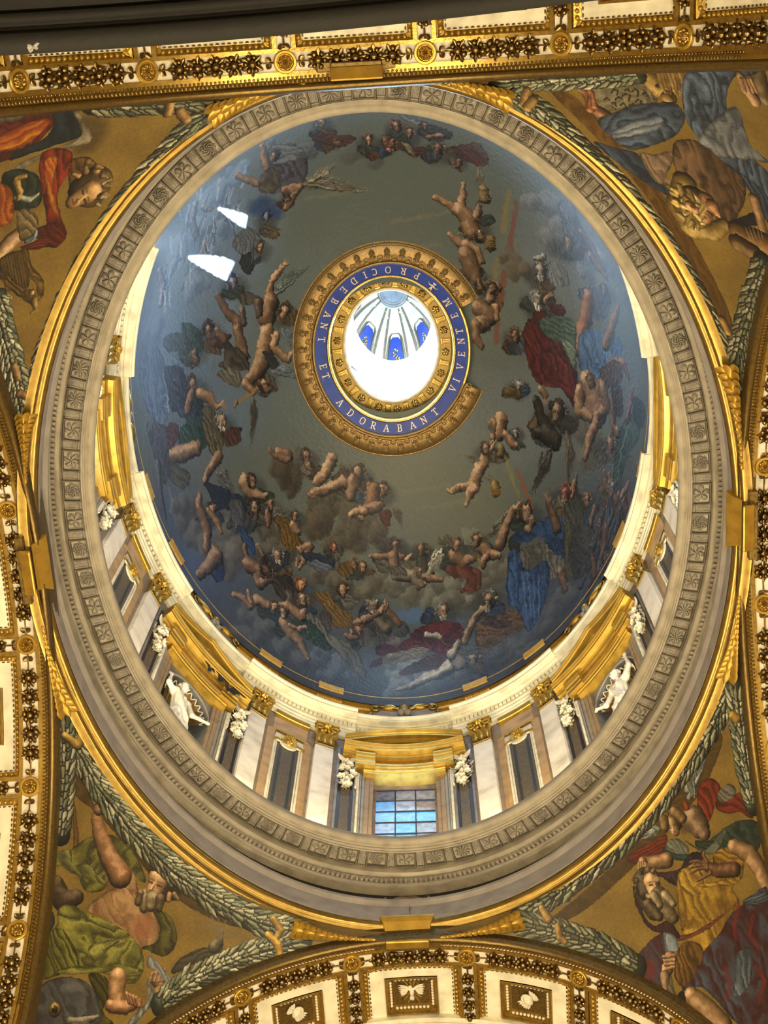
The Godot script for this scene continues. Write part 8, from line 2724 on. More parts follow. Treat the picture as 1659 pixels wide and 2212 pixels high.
	p.L(0xa58a50,0.70,2.2,[1290,691,1323,692])
	p.L(0xa58a50,0.70,2.2,[1290,685,1323,686])
	p.L(0xa58a50,0.70,2.2,[1290,680,1324,681])
	p.L(0xa58a50,0.70,2.2,[1291,675,1324,675])
	p.T(0x34302c,[1423,825,10,1462,820,23.1,1502,807,25.6])
	p.T(0x2f2c29,[1418,829,7.2,1426,810,4.5])
	p.W(0x35322e,1486,791,1439,671,35)
	p.W(0x544b40,1549,811,1574,708,32)
	p.L(0x9a9a92,0.80,3.1,[1202,591,1215,551])
	p.L(0x9a9a92,0.80,3.1,[1207,590,1220,551])
	p.L(0x9a9a92,0.80,3.1,[1213,590,1225,550])
	p.L(0x9a9a92,0.80,3.1,[1218,589,1230,550])
	p.L(0x9a9a92,0.80,3.1,[1224,589,1235,550])
	p.L(0x9a9a92,0.80,3.1,[1229,589,1240,549])
	p.L(0x9a9a92,0.80,3.1,[1235,588,1245,549])
	p.L(0x9a9a92,0.80,3.1,[1240,588,1251,548])
	p.L(0x9a9a92,0.80,3.1,[1246,587,1256,548])
	p.L(0x9a9a92,0.80,3.1,[1252,587,1261,547])
	p.W(0x4f4a40,1351,630,1292,558,32)
	p.T(0x9d7d62,[1261,546,14.6,1293,526,17.8,1326,521,9.5])
	p.T(0x80634e,[1283,517,14.1,1273,497,9.5])
	p.H(1252,560,18.1,0.16,0.99,-0.45,-0.23,0x80634e,0x5a4a38,0x000000)
	p.W(0x545046,1169,552,1124,561,25)
	p.W(0x8a8878,1144,540,1094,457,28)
	p.T(0x80634e,[1179,524,19.9,1210,507,20.3,1241,514,9.3])
	p.H(1189,547,17.9,0.18,0.98,0.31,-0.49,0x80634e,0x57452f,0x000000)
	p.D(0x8a5648,0x4a2a24,0.54,-0.84,6.6,[1154,496,1200,499,1264,485,1269,438,1223,426,1201,427,1222,461,1169,471])
	p.T(0x9a8030,[1256,522,3.7,1268,497,3.8])
	p.H(1001,553,18.3,0.07,1.00,0.14,-0.42,0x80634e,0x3d3028,0x000000)
	p.T(0x80634e,[994,530,17.7,997,502,15.3])
	p.D(0x807a68,0x45413a,0.81,-0.58,6.3,[978,507,1018,501,1032,480,986,483])
	p.H(1081,538,16.8,0.04,1.00,-0.55,-0.20,0x80634e,0x57462f,0x000000)
	p.D(0x5c5a44,0x302f24,0.37,-0.93,6.3,[1064,524,1094,523,1098,490,1067,487])
	p.T(0x80634e,[1071,478,9.1,1102,469,11.1,1143,463,7.5])
	p.H(1072,486,11.8,-0.30,0.96,0.43,-0.26,0x80634e,0x6a5540,0x000000)
	p.W(0x4e4a42,1331,610,1286,554,27)
	p.T(0x7d614c,[1329,550,18.8,1343,590,14.8,1367,638,11,1391,652,6.5])
	p.L(0x8d705a,1.00,4.2,[1386,648,1396,659])
	p.L(0x8d705a,1.00,4.2,[1386,648,1402,655])
	p.L(0x8d705a,1.00,4.2,[1386,648,1400,649])
	p.D(0x858278,0x45433e,0.60,-0.80,7.4,[1392,533,1484,554,1569,513,1583,485,1555,453,1500,455,1434,476,1396,499])
	p.D(0x45463f,0x24251f,0.89,-0.45,6.7,[1356,562,1389,570,1398,529,1364,533])
	p.D(0x3f5c8c,0x1e2f50,0.89,-0.45,7.0,[1361,570,1415,591,1459,612,1500,621,1537,625,1558,588,1555,549,1504,545,1470,570,1430,558,1390,554])
	p.D(0x46669a,0x21345a,0.41,-0.91,7.6,[1359,525,1393,529,1428,476,1491,506,1517,473,1524,406,1503,325,1483,294,1454,298,1414,365,1366,402])
	p.D(0x344d78,0x182846,0.52,-0.86,7.5,[1497,553,1560,562,1575,517,1533,522])
	p.L(0x7f9ac4,0.55,4.1,[1410,477,1451,341])
	p.L(0x7f9ac4,0.55,4.2,[1432,473,1468,340])
	p.L(0x7f9ac4,0.55,4.2,[1455,468,1484,338])
	p.L(0x7f9ac4,0.55,4.3,[1478,464,1502,336])
	p.T(0x6d5643,[1528,591,18.6,1505,628,15,1487,656,9.8,1477,670,4.8])
	p.L(0x8d705a,1.00,4.4,[1484,661,1468,676])
	p.L(0x8d705a,1.00,4.4,[1484,661,1476,681])
	p.L(0x8d705a,1.00,4.4,[1484,661,1485,679])
	p.L(0x8d705a,1.00,4.4,[1484,661,1494,669])
	p.T(0x7a5e4a,[1564,471,17.4,1588,436,14.7,1602,415,11.5])
	p.T(0x8f7660,[1430,607,16.4,1420,590,14.5])
	p.H(1412,629,27.4,-0.27,0.96,0.39,0.30,0x9b7d64,0x4a3a2e,0x6a5848)
	p.D(0x5a5a4a,0x2d2d25,0.52,-0.85,7.4,[1546,699,1584,705,1625,657,1638,592,1574,592,1546,646])
	p.T(0x7f6350,[1574,675,10.3,1583,713,10.3,1587,733,5.1])
	p.H(1548,679,23.3,-0.12,0.99,-0.40,-0.20,0x8c5f4c,0x7a4636,0x8f7a68)
	p.D(0x4a4740,0x26241f,0.72,-0.69,8.5,[1568,588,1674,601,1719,560,1727,492,1656,446,1594,470])
	p.D(0x6f6a4e,0x39361f,0.61,-0.79,8.0,[1554,596,1589,588,1592,507,1628,458,1602,440,1568,517])
	p.T(0x7c5f50,[1706,745,9.2,1721,707,14.2,1785,670,19.9])
	p.T(0x7c5f50,[1855,720,13.3,1823,681,19.8])
	p.T(0x6e5548,[1678,649,9.3,1672,605,11.8])
	p.H(1641,665,21.0,-0.17,0.98,0.38,-0.19,0x80634e,0x8a6a4a,0x000000)
	p.H(1841,663,29.8,-0.39,0.92,-0.42,-0.14,0x80634e,0x3d3028,0x000000)
	p.W(0x3c3a38,1694,684,1700,623,29)
	p.H(1756,705,21.2,-0.24,0.97,0.31,-0.18,0x86807a,0x77726a,0x000000)
	p.crowd(1795,587,90,110,26,20,[0x3e3a42,0x4c4038,0x34384a,0x57443a,0x40424a])
	p.crowd(1741,500,60,90,16,18,[0x33323c,0x453a34,0x2e3342])
	p.T(0x6a4c3e,[1753,592,14.7,1764,539,18.5,1760,504,11.7])
	p.T(0x6a4c3e,[1713,502,10.8,1747,448,16.8])
	p.D(0x86653a,0x44311a,0.91,-0.41,8.0,[1262,331,1320,342,1377,367,1422,359,1452,309,1390,289,1338,255,1276,256])
	p.D(0x5e4534,0x2c2018,0.98,-0.20,7.9,[1297,338,1368,343,1397,320,1329,316])
	p.T(0x806850,[1225,281,14.5,1234,312,16.3,1260,360,13.6,1286,382,10.4])
	p.H(1302,402,26.6,0.09,1.00,-0.50,-0.26,0x8a6e58,0x77726a,0x77716a)
	p.T(0xa09a8c,[1187,241,26.7,1214,203,27.1])
	p.T(0x8d8678,[1202,278,11.1,1181,235,17.5])
	p.T(0xa29a8c,[1178,194,18.5,1125,167,16.5,1065,145,10.4])
	p.H(1262,216,24.7,-0.26,0.97,-0.40,-0.40,0x8a8074,0x5c5148,0x6a6058)
	p.grain(0.16, 0.05)
	return p.texture()

func paint_pendentive(which: String) -> Texture2D:
	return painted[which]
func pendentive_picture(which: String) -> Texture2D:
	var p := Brush.new(1280, 1280, 0x7d6430)
	p.lx = 0.3; p.ly = -0.5; p.lz = 0.8
	p.gold_ground(0x8d7436, 0x5f4c22)
	match which:
		"wall_front_left": mosaic_wall_front_left(p)
		"wall_front_right": mosaic_wall_front_right(p)
		"wall_back_left": mosaic_wall_back_left(p)
		_: mosaic_wall_back_right(p)
	p.grain(0.2, 0.022)
	return p.texture()
func mosaic_wall_front_left(p: Brush) -> void:
	p.D(0x4f3d1c,0x3c2d14,-0.94,-0.35,16.1,[961,378,860,425,690,472,542,486,329,480,238,455,319,499,422,531,542,536,668,510,810,471,883,467,932,423])
	p.D(0x7a5a24,0x5c421a,-0.78,0.63,6.3,[886,484,843,546,827,576,818,560,848,519,874,486])
	p.T(0x3a2c1c,[823,671,26.2,790,689,26.2,762,662,17.6])
	p.D(0x7d7a34,0x32301a,-0.17,-0.98,15.2,[861,617,830,576,810,535,762,495,712,494,656,516,628,544,665,546,711,544,710,583,714,615,748,640,779,625,814,612,846,632])
	p.D(0x8a8844,0x3a3820,-0.99,-0.10,11.6,[863,614,833,580,808,604,780,586,739,591,706,600,759,612,802,624,836,621])
	p.D(0xa88660,0x6d4f33,-0.76,0.65,31.3,[729,674,710,622,687,584,701,543,682,537,653,549,627,574,586,589,557,602,541,627,538,656,560,675,611,671,683,669])
	p.B(0xb99a6c,0.60,673,561,29,30,-2.61)
	p.B(0xae8a5e,0.50,666,620,43,29,-2.62)
	p.B(0x8a5a3e,0.75,584,639,38,38,-2.63)
	p.B(0x5e4128,0.60,701,597,19,21,-2.61)
	p.B(0x6d4c30,0.50,625,635,19,12,-2.62)
	p.L(0x6a4a2e,0.70,2.2,[693,612,670,633,642,645,619,647])
	p.L(0x5d4028,0.70,2.2,[663,580,629,590,611,603])
	p.T(0x8a6544,[693,563,31.5,740,541,25.3,784,509,20.8,812,481,15.4,818,464,13.6])
	p.T(0x87684a,[822,451,16.4,817,461,15.4])
	p.T(0x87684a,[836,450,5.9,854,436,5,862,427,3.2])
	p.T(0x87684a,[833,443,5.9,847,424,5,856,410,3.2])
	p.T(0x87684a,[824,438,5.9,832,419,5,837,402,3.2])
	p.T(0x87684a,[835,455,5.9,850,447,5,860,441,3.2])
	p.T(0x87684a,[807,452,5.9,804,434,5,800,421,3.2])
	p.D(0x5c5a26,0x23210f,-0.90,0.44,12.5,[580,590,549,578,514,592,490,623,500,666,547,678,564,678,537,648,548,611])
	p.T(0x3d3020,[610,488,21,578,495,22.8,557,513,20,551,534,13.6])
	p.T(0x3a2e20,[624,502,10.9,604,480,12.8])
	p.H(595,528,47.2,0.13,-0.99,0.54,0.58,0xa98560,0x41331f,0x63513a)
	p.T(0x5c4c36,[608,577,16.2,602,598,11.7])
	p.T(0x6e5f48,[592,568,19.8,588,585,13.5])
	p.T(0x4d3e2b,[575,558,13.6,569,579,10.8])
	p.T(0x54432e,[627,573,9.9,621,594,9])
	p.T(0x9a7350,[560,537,7.3,556,549,6.8])
	p.D(0x87853c,0x36351a,-0.98,-0.19,19.1,[791,708,766,684,720,679,661,668,607,668,562,681,534,722,545,760,584,758,627,768,678,791,716,829,757,862,780,825,787,780,777,742])
	p.D(0x97964a,0x44431f,-0.52,-0.86,14.9,[681,747,656,715,601,679,560,685,554,724,600,739,639,765])
	p.D(0x74722e,0x2c2b14,-0.74,0.68,14.6,[795,784,764,744,718,759,684,790,718,826,751,852])
	p.D(0x55531f,0x1f1e0d,-0.81,0.58,9.4,[654,796,615,779,585,804,582,847,545,857,586,878,606,833])
	p.T(0x47421f,[648,729,3.5,623,696,3.5])
	p.D(0x8a8840,0x3c3a1c,-0.83,-0.56,8.7,[732,829,684,790,629,764,565,744,535,720,553,765,623,775,687,814])
	p.T(0x9a7450,[583,767,24.3,572,797,20.7,556,816,19.7])
	p.T(0x8a6344,[571,828,15.4,536,814,17.2,513,788,10.4])
	p.T(0x8a6344,[546,786,6.1,531,798,6.9])
	p.T(0x8a6344,[538,785,6.1,524,797,6.9])
	p.T(0x8a6344,[530,784,6.1,515,795,6.9])
	p.T(0x8a6344,[521,783,6.1,507,794,6.9])
	p.L(0x4e3620,0.80,2.1,[572,842,529,828,503,797])
	p.D(0x515154,0x2c2c30,-0.87,0.50,25.4,[748,868,713,834,671,814,632,816,598,838,585,881,723,948,744,903])
	p.B(0x6a6a6c,0.60,673,837,38,15,-2.66)
	p.T(0x7a5f2c,[694,898,15.9,693,899,15.9])
	p.T(0x14110c,[694,899,9.2,693,899,9.2])
	p.T(0x8a7240,[701,897,2.9,700,898,2.9])
	p.T(0x5e5a4c,[647,903,10.9,610,882,9.3,589,863,5.9])
	p.T(0x2c2620,[639,907,6.7,602,887,5.1])
	p.D(0x3a3a40,0x1c1c22,-0.73,0.69,6.0,[823,751,815,723,789,730,783,759,803,780])
	p.T(0x87684a,[496,720,18.4,476,728,17.5,477,747,11.3])
	p.T(0x87684a,[512,717,5.7,508,734,4.8])
	p.T(0x87684a,[503,711,5.7,498,728,4.8])
	p.T(0x87684a,[495,704,5.7,488,723,4.8])
	p.T(0x87684a,[487,698,5.7,478,718,4.8])
	p.L(0x513822,0.80,1.7,[499,736,474,714])
	p.D(0x9ea2a2,0x595d5f,-0.94,0.35,7.9,[539,692,526,683,496,693,464,703,441,712,448,723,478,716,511,705,527,709])
	p.D(0x9da09e,0x50544f,-0.67,0.75,10.4,[514,739,508,734,482,759,478,775,490,813,495,832,516,843,505,803,494,775])
	p.D(0x524c3c,0x2a271f,-0.67,-0.75,9.8,[470,692,465,652,434,611,407,591,398,567,382,573,388,606,426,645,448,674])
	p.T(0x5a5342,[402,589,15.2,396,571,11.7,400,548,6.3])
	p.L(0x6a604a,0.85,4.0,[397,564,427,553,458,556])
	p.L(0x6a604a,0.85,4.0,[397,564,424,545,453,541])
	p.L(0x6a604a,0.85,4.0,[397,564,419,540,440,529])
	p.L(0x6a604a,0.85,4.0,[397,564,410,537,424,525])
	p.L(0x6a604a,0.85,4.0,[397,564,400,535,404,521])
	p.L(0x6a604a,0.85,4.0,[397,564,389,538,381,526])
	p.L(0x6a604a,0.85,4.0,[397,564,378,540,359,531])
	p.L(0x6a604a,0.85,4.0,[397,564,371,544,345,538])
	p.G(26,[1016,331,947,367,845,415,722,453,579,482,446,488,329,480,225,454])
	p.G(24,[875,564,913,487,954,412,1002,341])
	p.G(24,[457,765,419,687,364,616,297,543,217,471])
	p.T(0x8a6d30,[982,366,10.2,943,365,12.5,948,335,10.3])
	p.T(0x8a6d30,[301,458,10.2,272,473,11.3,273,496,9])
	p.T(0xa8842f,[295,498,9,263,506,11.2,248,525,8.9])
func mosaic_wall_front_right(p: Brush) -> void:
	p.D(0x54401e,0x3e2f16,-0.90,0.44,16.2,[1004,492,838,480,659,460,508,424,383,386,377,419,482,471,626,497,772,512,923,520])
	p.W(0x50534e,528,466,419,381,43)
	p.W(0x46493f,515,476,493,406,23)
	p.D(0x813019,0x3d150d,0.33,0.94,9.3,[492,463,462,461,445,481,451,508,484,523,518,542,528,512,513,483])
	p.D(0x8a3520,0x3f160f,-0.66,0.75,8.4,[468,517,424,534,376,568,401,587,422,608,439,575,468,558,485,532])
	p.D(0x7d7a6e,0x423f35,-0.51,0.86,6.9,[465,506,427,505,415,523,431,537,463,530])
	p.D(0x33423a,0x172019,-0.43,0.90,9.9,[574,554,544,576,494,578,443,594,413,630,442,668,495,663,518,625,557,601,580,576])
	p.D(0x7b8074,0x3d4239,-1.00,0.04,6.9,[594,539,563,588,499,578,499,591,553,608,583,573])
	p.T(0x6c553f,[549,513,34,546,538,27,545,556,17.7])
	p.B(0x4c3a2a,0.60,577,515,21,22,2.51)
	p.D(0x8c4a24,0x4a2110,0.30,0.95,5.4,[551,468,536,468,541,489,556,482])
	p.W(0x62655f,636,477,720,415,43)
	p.D(0x7d2f1c,0x38120c,-0.95,0.33,7.8,[740,479,693,485,658,493,628,501,655,531,697,518,727,511,745,494])
	p.D(0x8c8e82,0x474a42,-0.05,1.00,6.9,[637,513,609,524,598,558,622,576,646,554,657,534])
	p.D(0x3d5a54,0x1b2c29,-0.62,0.78,4.6,[652,519,633,550,606,570,629,573,656,539])
	p.T(0x87684a,[662,547,19.3,695,530,16.2,711,517,13.9])
	p.T(0x87684a,[716,513,12.4,725,520,9.3])
	p.T(0x87684a,[726,510,4.3,734,525,3.5])
	p.T(0x87684a,[722,514,4.3,729,527,3.5])
	p.T(0x87684a,[717,517,4.3,723,530,3.5])
	p.T(0x87684a,[712,520,4.3,718,532,3.5])
	p.H(599,490,27.9,-0.12,-0.99,0.45,0.61,0x8f7450,0x5a4526,0x000000)
	p.T(0x5e4826,[612,466,13.2,620,483,11.7])
	p.T(0x6a5330,[578,469,13.2,570,493,13.2])
	p.D(0x3a2734,0x1b1119,-0.06,1.00,8.4,[702,554,651,582,606,570,574,589,579,602,618,592,660,601,674,613,695,573])
	p.D(0xab8a34,0x5d4417,0.27,0.96,15.1,[659,593,618,592,562,614,514,619,498,660,521,695,555,696,560,737,605,744,659,784,701,765,725,721,709,666])
	p.D(0xb8973c,0x6b5120,-0.02,1.00,11.4,[654,593,609,594,602,620,616,653,656,651,667,618])
	p.D(0xa8862f,0x593f14,-0.67,0.74,7.6,[555,611,516,615,491,657,511,677,537,650,565,638])
	p.D(0xb3923a,0x64491a,-0.51,0.86,5.3,[629,636,597,654,562,670,521,691,553,693,587,669,621,652])
	p.T(0x5c3f2a,[529,667,18.9,565,646,16.7,582,621,13.7])
	p.T(0x5a3e29,[579,617,5.3,595,596,4.6,614,587,3.1])
	p.T(0x5a3e29,[582,620,5.3,601,604,4.6,622,598,3.1])
	p.T(0x5a3e29,[585,624,5.3,606,611,4.6,629,608,3.1])
	p.T(0x5a3e29,[576,612,5.3,576,595,4.2,571,592,3.1])
	p.T(0x5a3e29,[584,637,6.1,609,636,4.6,624,632,3.4])
	p.D(0x7d4a3a,0x4a2a22,-0.96,0.28,6.0,[745,700,698,719,624,727,556,732,576,731,649,735,708,726,743,712])
	p.D(0x4a2730,0x20121a,0.19,0.98,7.6,[766,541,746,537,769,574,784,620,772,653,737,660,730,697,737,710,763,684,789,650,792,610,781,566])
	p.T(0x2f271c,[741,545,23.1,758,576,25.3,757,624,21.3])
	p.H(731,570,37.6,-0.41,-0.91,-0.66,0.46,0xa07e5a,0x3a2e20,0x6e5f48)
	p.T(0x5d4e3a,[726,602,22.9,729,635,21.2,724,663,15.1])
	p.T(0x75664e,[736,595,13.7,738,620,11.4])
	p.T(0x7f7058,[711,609,12.2,706,637,9.9])
	p.T(0x4a3c2c,[760,601,13.7,753,640,12.1])
	p.B(0xc7a57c,0.60,709,567,11,7,2.53)
	p.T(0x8a6b4b,[498,626,17.5,475,664,21.9,473,711,19.5,480,755,14.9])
	p.D(0x434e5e,0x3a1418,0.19,0.98,16.9,[647,760,589,742,535,746,481,764,638,982,707,944,729,876,749,826,789,813,786,795,736,787,698,768])
	p.D(0x6a7480,0x2c3440,0.34,0.94,10.9,[629,819,593,826,611,865,651,893,687,886,655,849])
	p.L(0x6d2022,0.60,9.7,[565,738,599,764,613,790])
	p.L(0x6d2022,0.60,9.6,[548,778,576,802,574,842])
	p.L(0x6d2022,0.60,9.5,[674,826,679,861,704,883])
	p.L(0x6d2022,0.60,9.5,[600,864,597,903,637,930])
	p.D(0x566070,0x202834,-0.94,0.35,6.7,[549,737,503,744,485,769,520,768,548,749])
	p.D(0x414c5c,0x401519,0.25,0.97,14.9,[881,703,845,681,805,673,766,678,778,712,806,735,820,766,840,781,872,757,884,725])
	p.B(0x6c2024,0.60,840,724,24,31,2.57)
	p.B(0x6c2024,0.50,868,751,24,14,2.58)
	p.D(0x8f9aa4,0x646e78,0.57,0.82,22.5,[764,675,754,684,743,701,750,726,765,728,782,714,774,694])
	p.D(0x7a5826,0x352410,0.27,0.96,6.7,[741,723,710,735,697,760,713,782,754,799,790,801,794,770,769,742])
	p.T(0x87684a,[782,733,17.1,804,751,14.8])
	p.T(0x87684a,[794,721,5.2,768,733,4.8])
	p.T(0x87684a,[797,730,5.2,773,741,4.8])
	p.T(0x87684a,[800,738,5.2,778,748,4.8])
	p.T(0x87684a,[803,747,5.2,783,755,4.8])
	p.T(0x6f563a,[814,757,13.3,831,790,11])
	p.D(0x8b8470,0x48442f,0.24,0.97,5.1,[824,779,800,766,811,795,816,824,844,830,839,801])
	p.T(0x8e7050,[780,829,20.5,764,869,25.4,749,919,28.8])
	p.D(0x2c2420,0x120e0c,0.26,0.97,7.3,[851,826,794,806,806,845,820,879,861,854])
	p.G(25,[270,330,369,370,488,398,636,429,784,444,917,446,1040,442])
	p.G(23,[397,584,360,501,321,425,275,354])
	p.G(25,[868,699,915,616,977,537,1052,460])
	p.T(0x8a6d30,[993,455,9.1,992,487,11.3])
	p.T(0x7a5c2a,[982,513,9,992,539,10.1,986,555,7.8])
	p.T(0x9a7a34,[318,392,11.4,314,405,11.4])
func mosaic_wall_back_left(p: Brush) -> void:
	p.D(0x54401e,0x3a2c14,0.99,0.17,11.9,[1020,441,888,438,748,427,602,398,467,369,371,342,368,366,469,394,599,424,742,446,869,463,966,469])
	p.B(0x3a2e1a,0.70,828,633,53,58,-1.04)
	p.D(0x7a2c14,0x30100a,-0.22,-0.97,15.6,[753,846,791,827,826,807,850,760,861,729,806,721,766,723,729,744,693,788])
	p.D(0xb4741e,0x7a2c12,0.74,-0.67,9.4,[731,824,761,798,795,768,812,734,765,737,735,757,708,802])
	p.D(0x7d7466,0x3e3a34,-0.39,-0.92,10.1,[793,884,805,842,804,798,776,806,760,853])
	p.D(0x1f2a32,0x0e141a,-0.43,-0.90,31.7,[837,764,859,727,825,652,808,649,712,748,723,760,774,717,810,725])
	p.D(0xa69c84,0x5a523e,-0.49,-0.87,32.2,[857,725,859,700,842,654,835,627,819,615,799,631,760,673,723,701,700,713,700,735,724,717,771,676,820,645])
	p.L(0x5e5642,0.80,1.6,[706,728,764,676,819,642])
	p.L(0x5e5642,0.80,1.6,[705,723,763,670,819,635])
	p.L(0x5e5642,0.80,1.6,[704,718,763,663,818,628])
	p.L(0x5e5642,0.80,1.6,[704,712,762,657,817,622])
	p.T(0x87684a,[892,674,14.8,881,692,13.6,865,700,9.5])
	p.T(0x87684a,[892,689,4.7,871,707,4.2])
	p.T(0x87684a,[887,688,4.7,867,705,4.2])
	p.T(0x87684a,[882,687,4.7,862,702,4.2])
	p.L(0xb3ab96,0.90,4.7,[874,695,881,662,885,629])
	p.L(0x8a836c,0.80,2.1,[882,692,887,661,889,629])
	p.D(0x6d4e26,0x33220f,-0.15,-0.99,7.8,[762,621,790,591,782,536,755,491,716,480,695,521,714,571])
	p.H(729,533,48.1,0.85,-0.52,-0.83,-0.28,0x9d7a50,0x584424,0x000000)
	p.T(0x6e5630,[774,527,8.9,777,515,4.5])
	p.T(0x6e5630,[761,502,9,765,490,4.5])
	p.T(0x6e5630,[744,487,9,747,475,4.5])
	p.T(0x6e5630,[784,554,8.9,787,542,4.4])
	p.T(0x6e5630,[781,582,8.8,784,570,4.4])
	p.T(0x8f8a6e,[763,511,5.6,779,504,1.1])
	p.T(0x8f8a6e,[737,487,5.6,744,472,1.1])
	p.T(0x8f8a6e,[719,484,5.7,720,472,1.1])
	p.D(0x8a2f16,0x3a120b,-0.51,-0.86,14.5,[739,695,771,676,780,633,746,605,698,592,659,545,633,496,601,502,585,541,633,565,682,629])
	p.D(0xb97a22,0x86351a,-0.51,-0.86,8.8,[736,677,757,655,705,615,669,563,647,533,662,579,698,631])
	p.D(0x2f3a32,0x131813,-0.52,-0.86,21.8,[675,749,702,717,706,666,670,617,645,622,623,684])
	p.T(0x8f9488,[650,680,5.5,658,643,7.7,674,633,4.4])
	p.T(0x7a6230,[678,708,9.7,661,680,8.7,648,671,5.5])
	p.T(0x7a6230,[694,694,6.5,682,712,6.5])
	p.D(0xb06a1c,0x6a2a12,-0.47,-0.88,10.9,[654,751,659,704,617,655,589,659,591,690])
	p.D(0x6c2412,0x2c0e08,-0.46,-0.89,10.2,[606,577,642,544,633,496,596,498,592,540])
	p.T(0xa08060,[528,627,21.1,565,620,22.6,596,604,18.8])
	p.D(0x8b7a58,0x43361f,-0.43,-0.90,7.5,[624,652,642,623,627,583,604,571,582,581,581,605])
	p.T(0x4c5a68,[582,580,7.6,597,569,7.6,607,574,4.5])
	p.L(0x8f9aa4,0.80,3.0,[573,576,585,563,603,565])
	p.D(0x82301a,0x3a140c,0.61,-0.79,5.3,[566,585,590,558,613,539,605,520,581,533,565,565])
	p.D(0x4a3a1c,0x2f2410,-0.47,-0.88,22.9,[531,619,562,576,543,543,509,501,492,506,501,561,509,599])
	p.L(0x8c7238,0.70,1.1,[529,613,491,562])
	p.L(0x8c7238,0.70,1.1,[533,608,491,552])
	p.L(0x8c7238,0.70,1.1,[538,603,491,543])
	p.L(0x8c7238,0.70,1.1,[542,598,492,534])
	p.L(0x8c7238,0.70,1.1,[546,593,493,524])
	p.L(0x8c7238,0.70,1.1,[550,589,493,515])
	p.L(0x8c7238,0.70,1.1,[555,584,494,506])
	p.L(0x8c7238,0.70,1.1,[559,580,495,497])
	p.D(0x7a5f2e,0x3d2f14,-0.50,-0.86,5.4,[562,576,567,561,542,524,533,487,519,461,494,446,473,455,472,488,485,507,496,494,495,475,509,478,520,511,539,544])
	p.T(0x8a6d38,[492,477,9.2,491,477,9.2])
	p.L(0x3d2f14,0.90,2.3,[490,486,497,485,498,473,490,467,487,475])
	p.D(0x6f562a,0x33270f,-0.11,-0.99,4.6,[509,599,498,558,490,514,478,483,474,506,479,540,463,547,484,561,495,586])
	p.T(0x6f562a,[469,547,7.6,464,527,8.4,456,531,5.4])
	p.T(0x6f562a,[480,461,10,465,440,5.4,455,447,3.9])
	p.G(25,[1063,442,978,451,870,441,759,430,649,411,534,385,417,352,306,312,229,279])
	p.G(24,[888,678,933,601,990,530,1061,463])
	p.G(23,[451,562,383,464,322,382,251,302])
	p.T(0x7a5c30,[988,544,10.7,961,523,11.9])
	p.T(0x7d6035,[981,506,11.9,976,478,13.1])
	p.T(0x6f5530,[345,409,10.3,326,381,10.3])
	p.T(0x6f5530,[298,354,10.3,300,313,8.1])
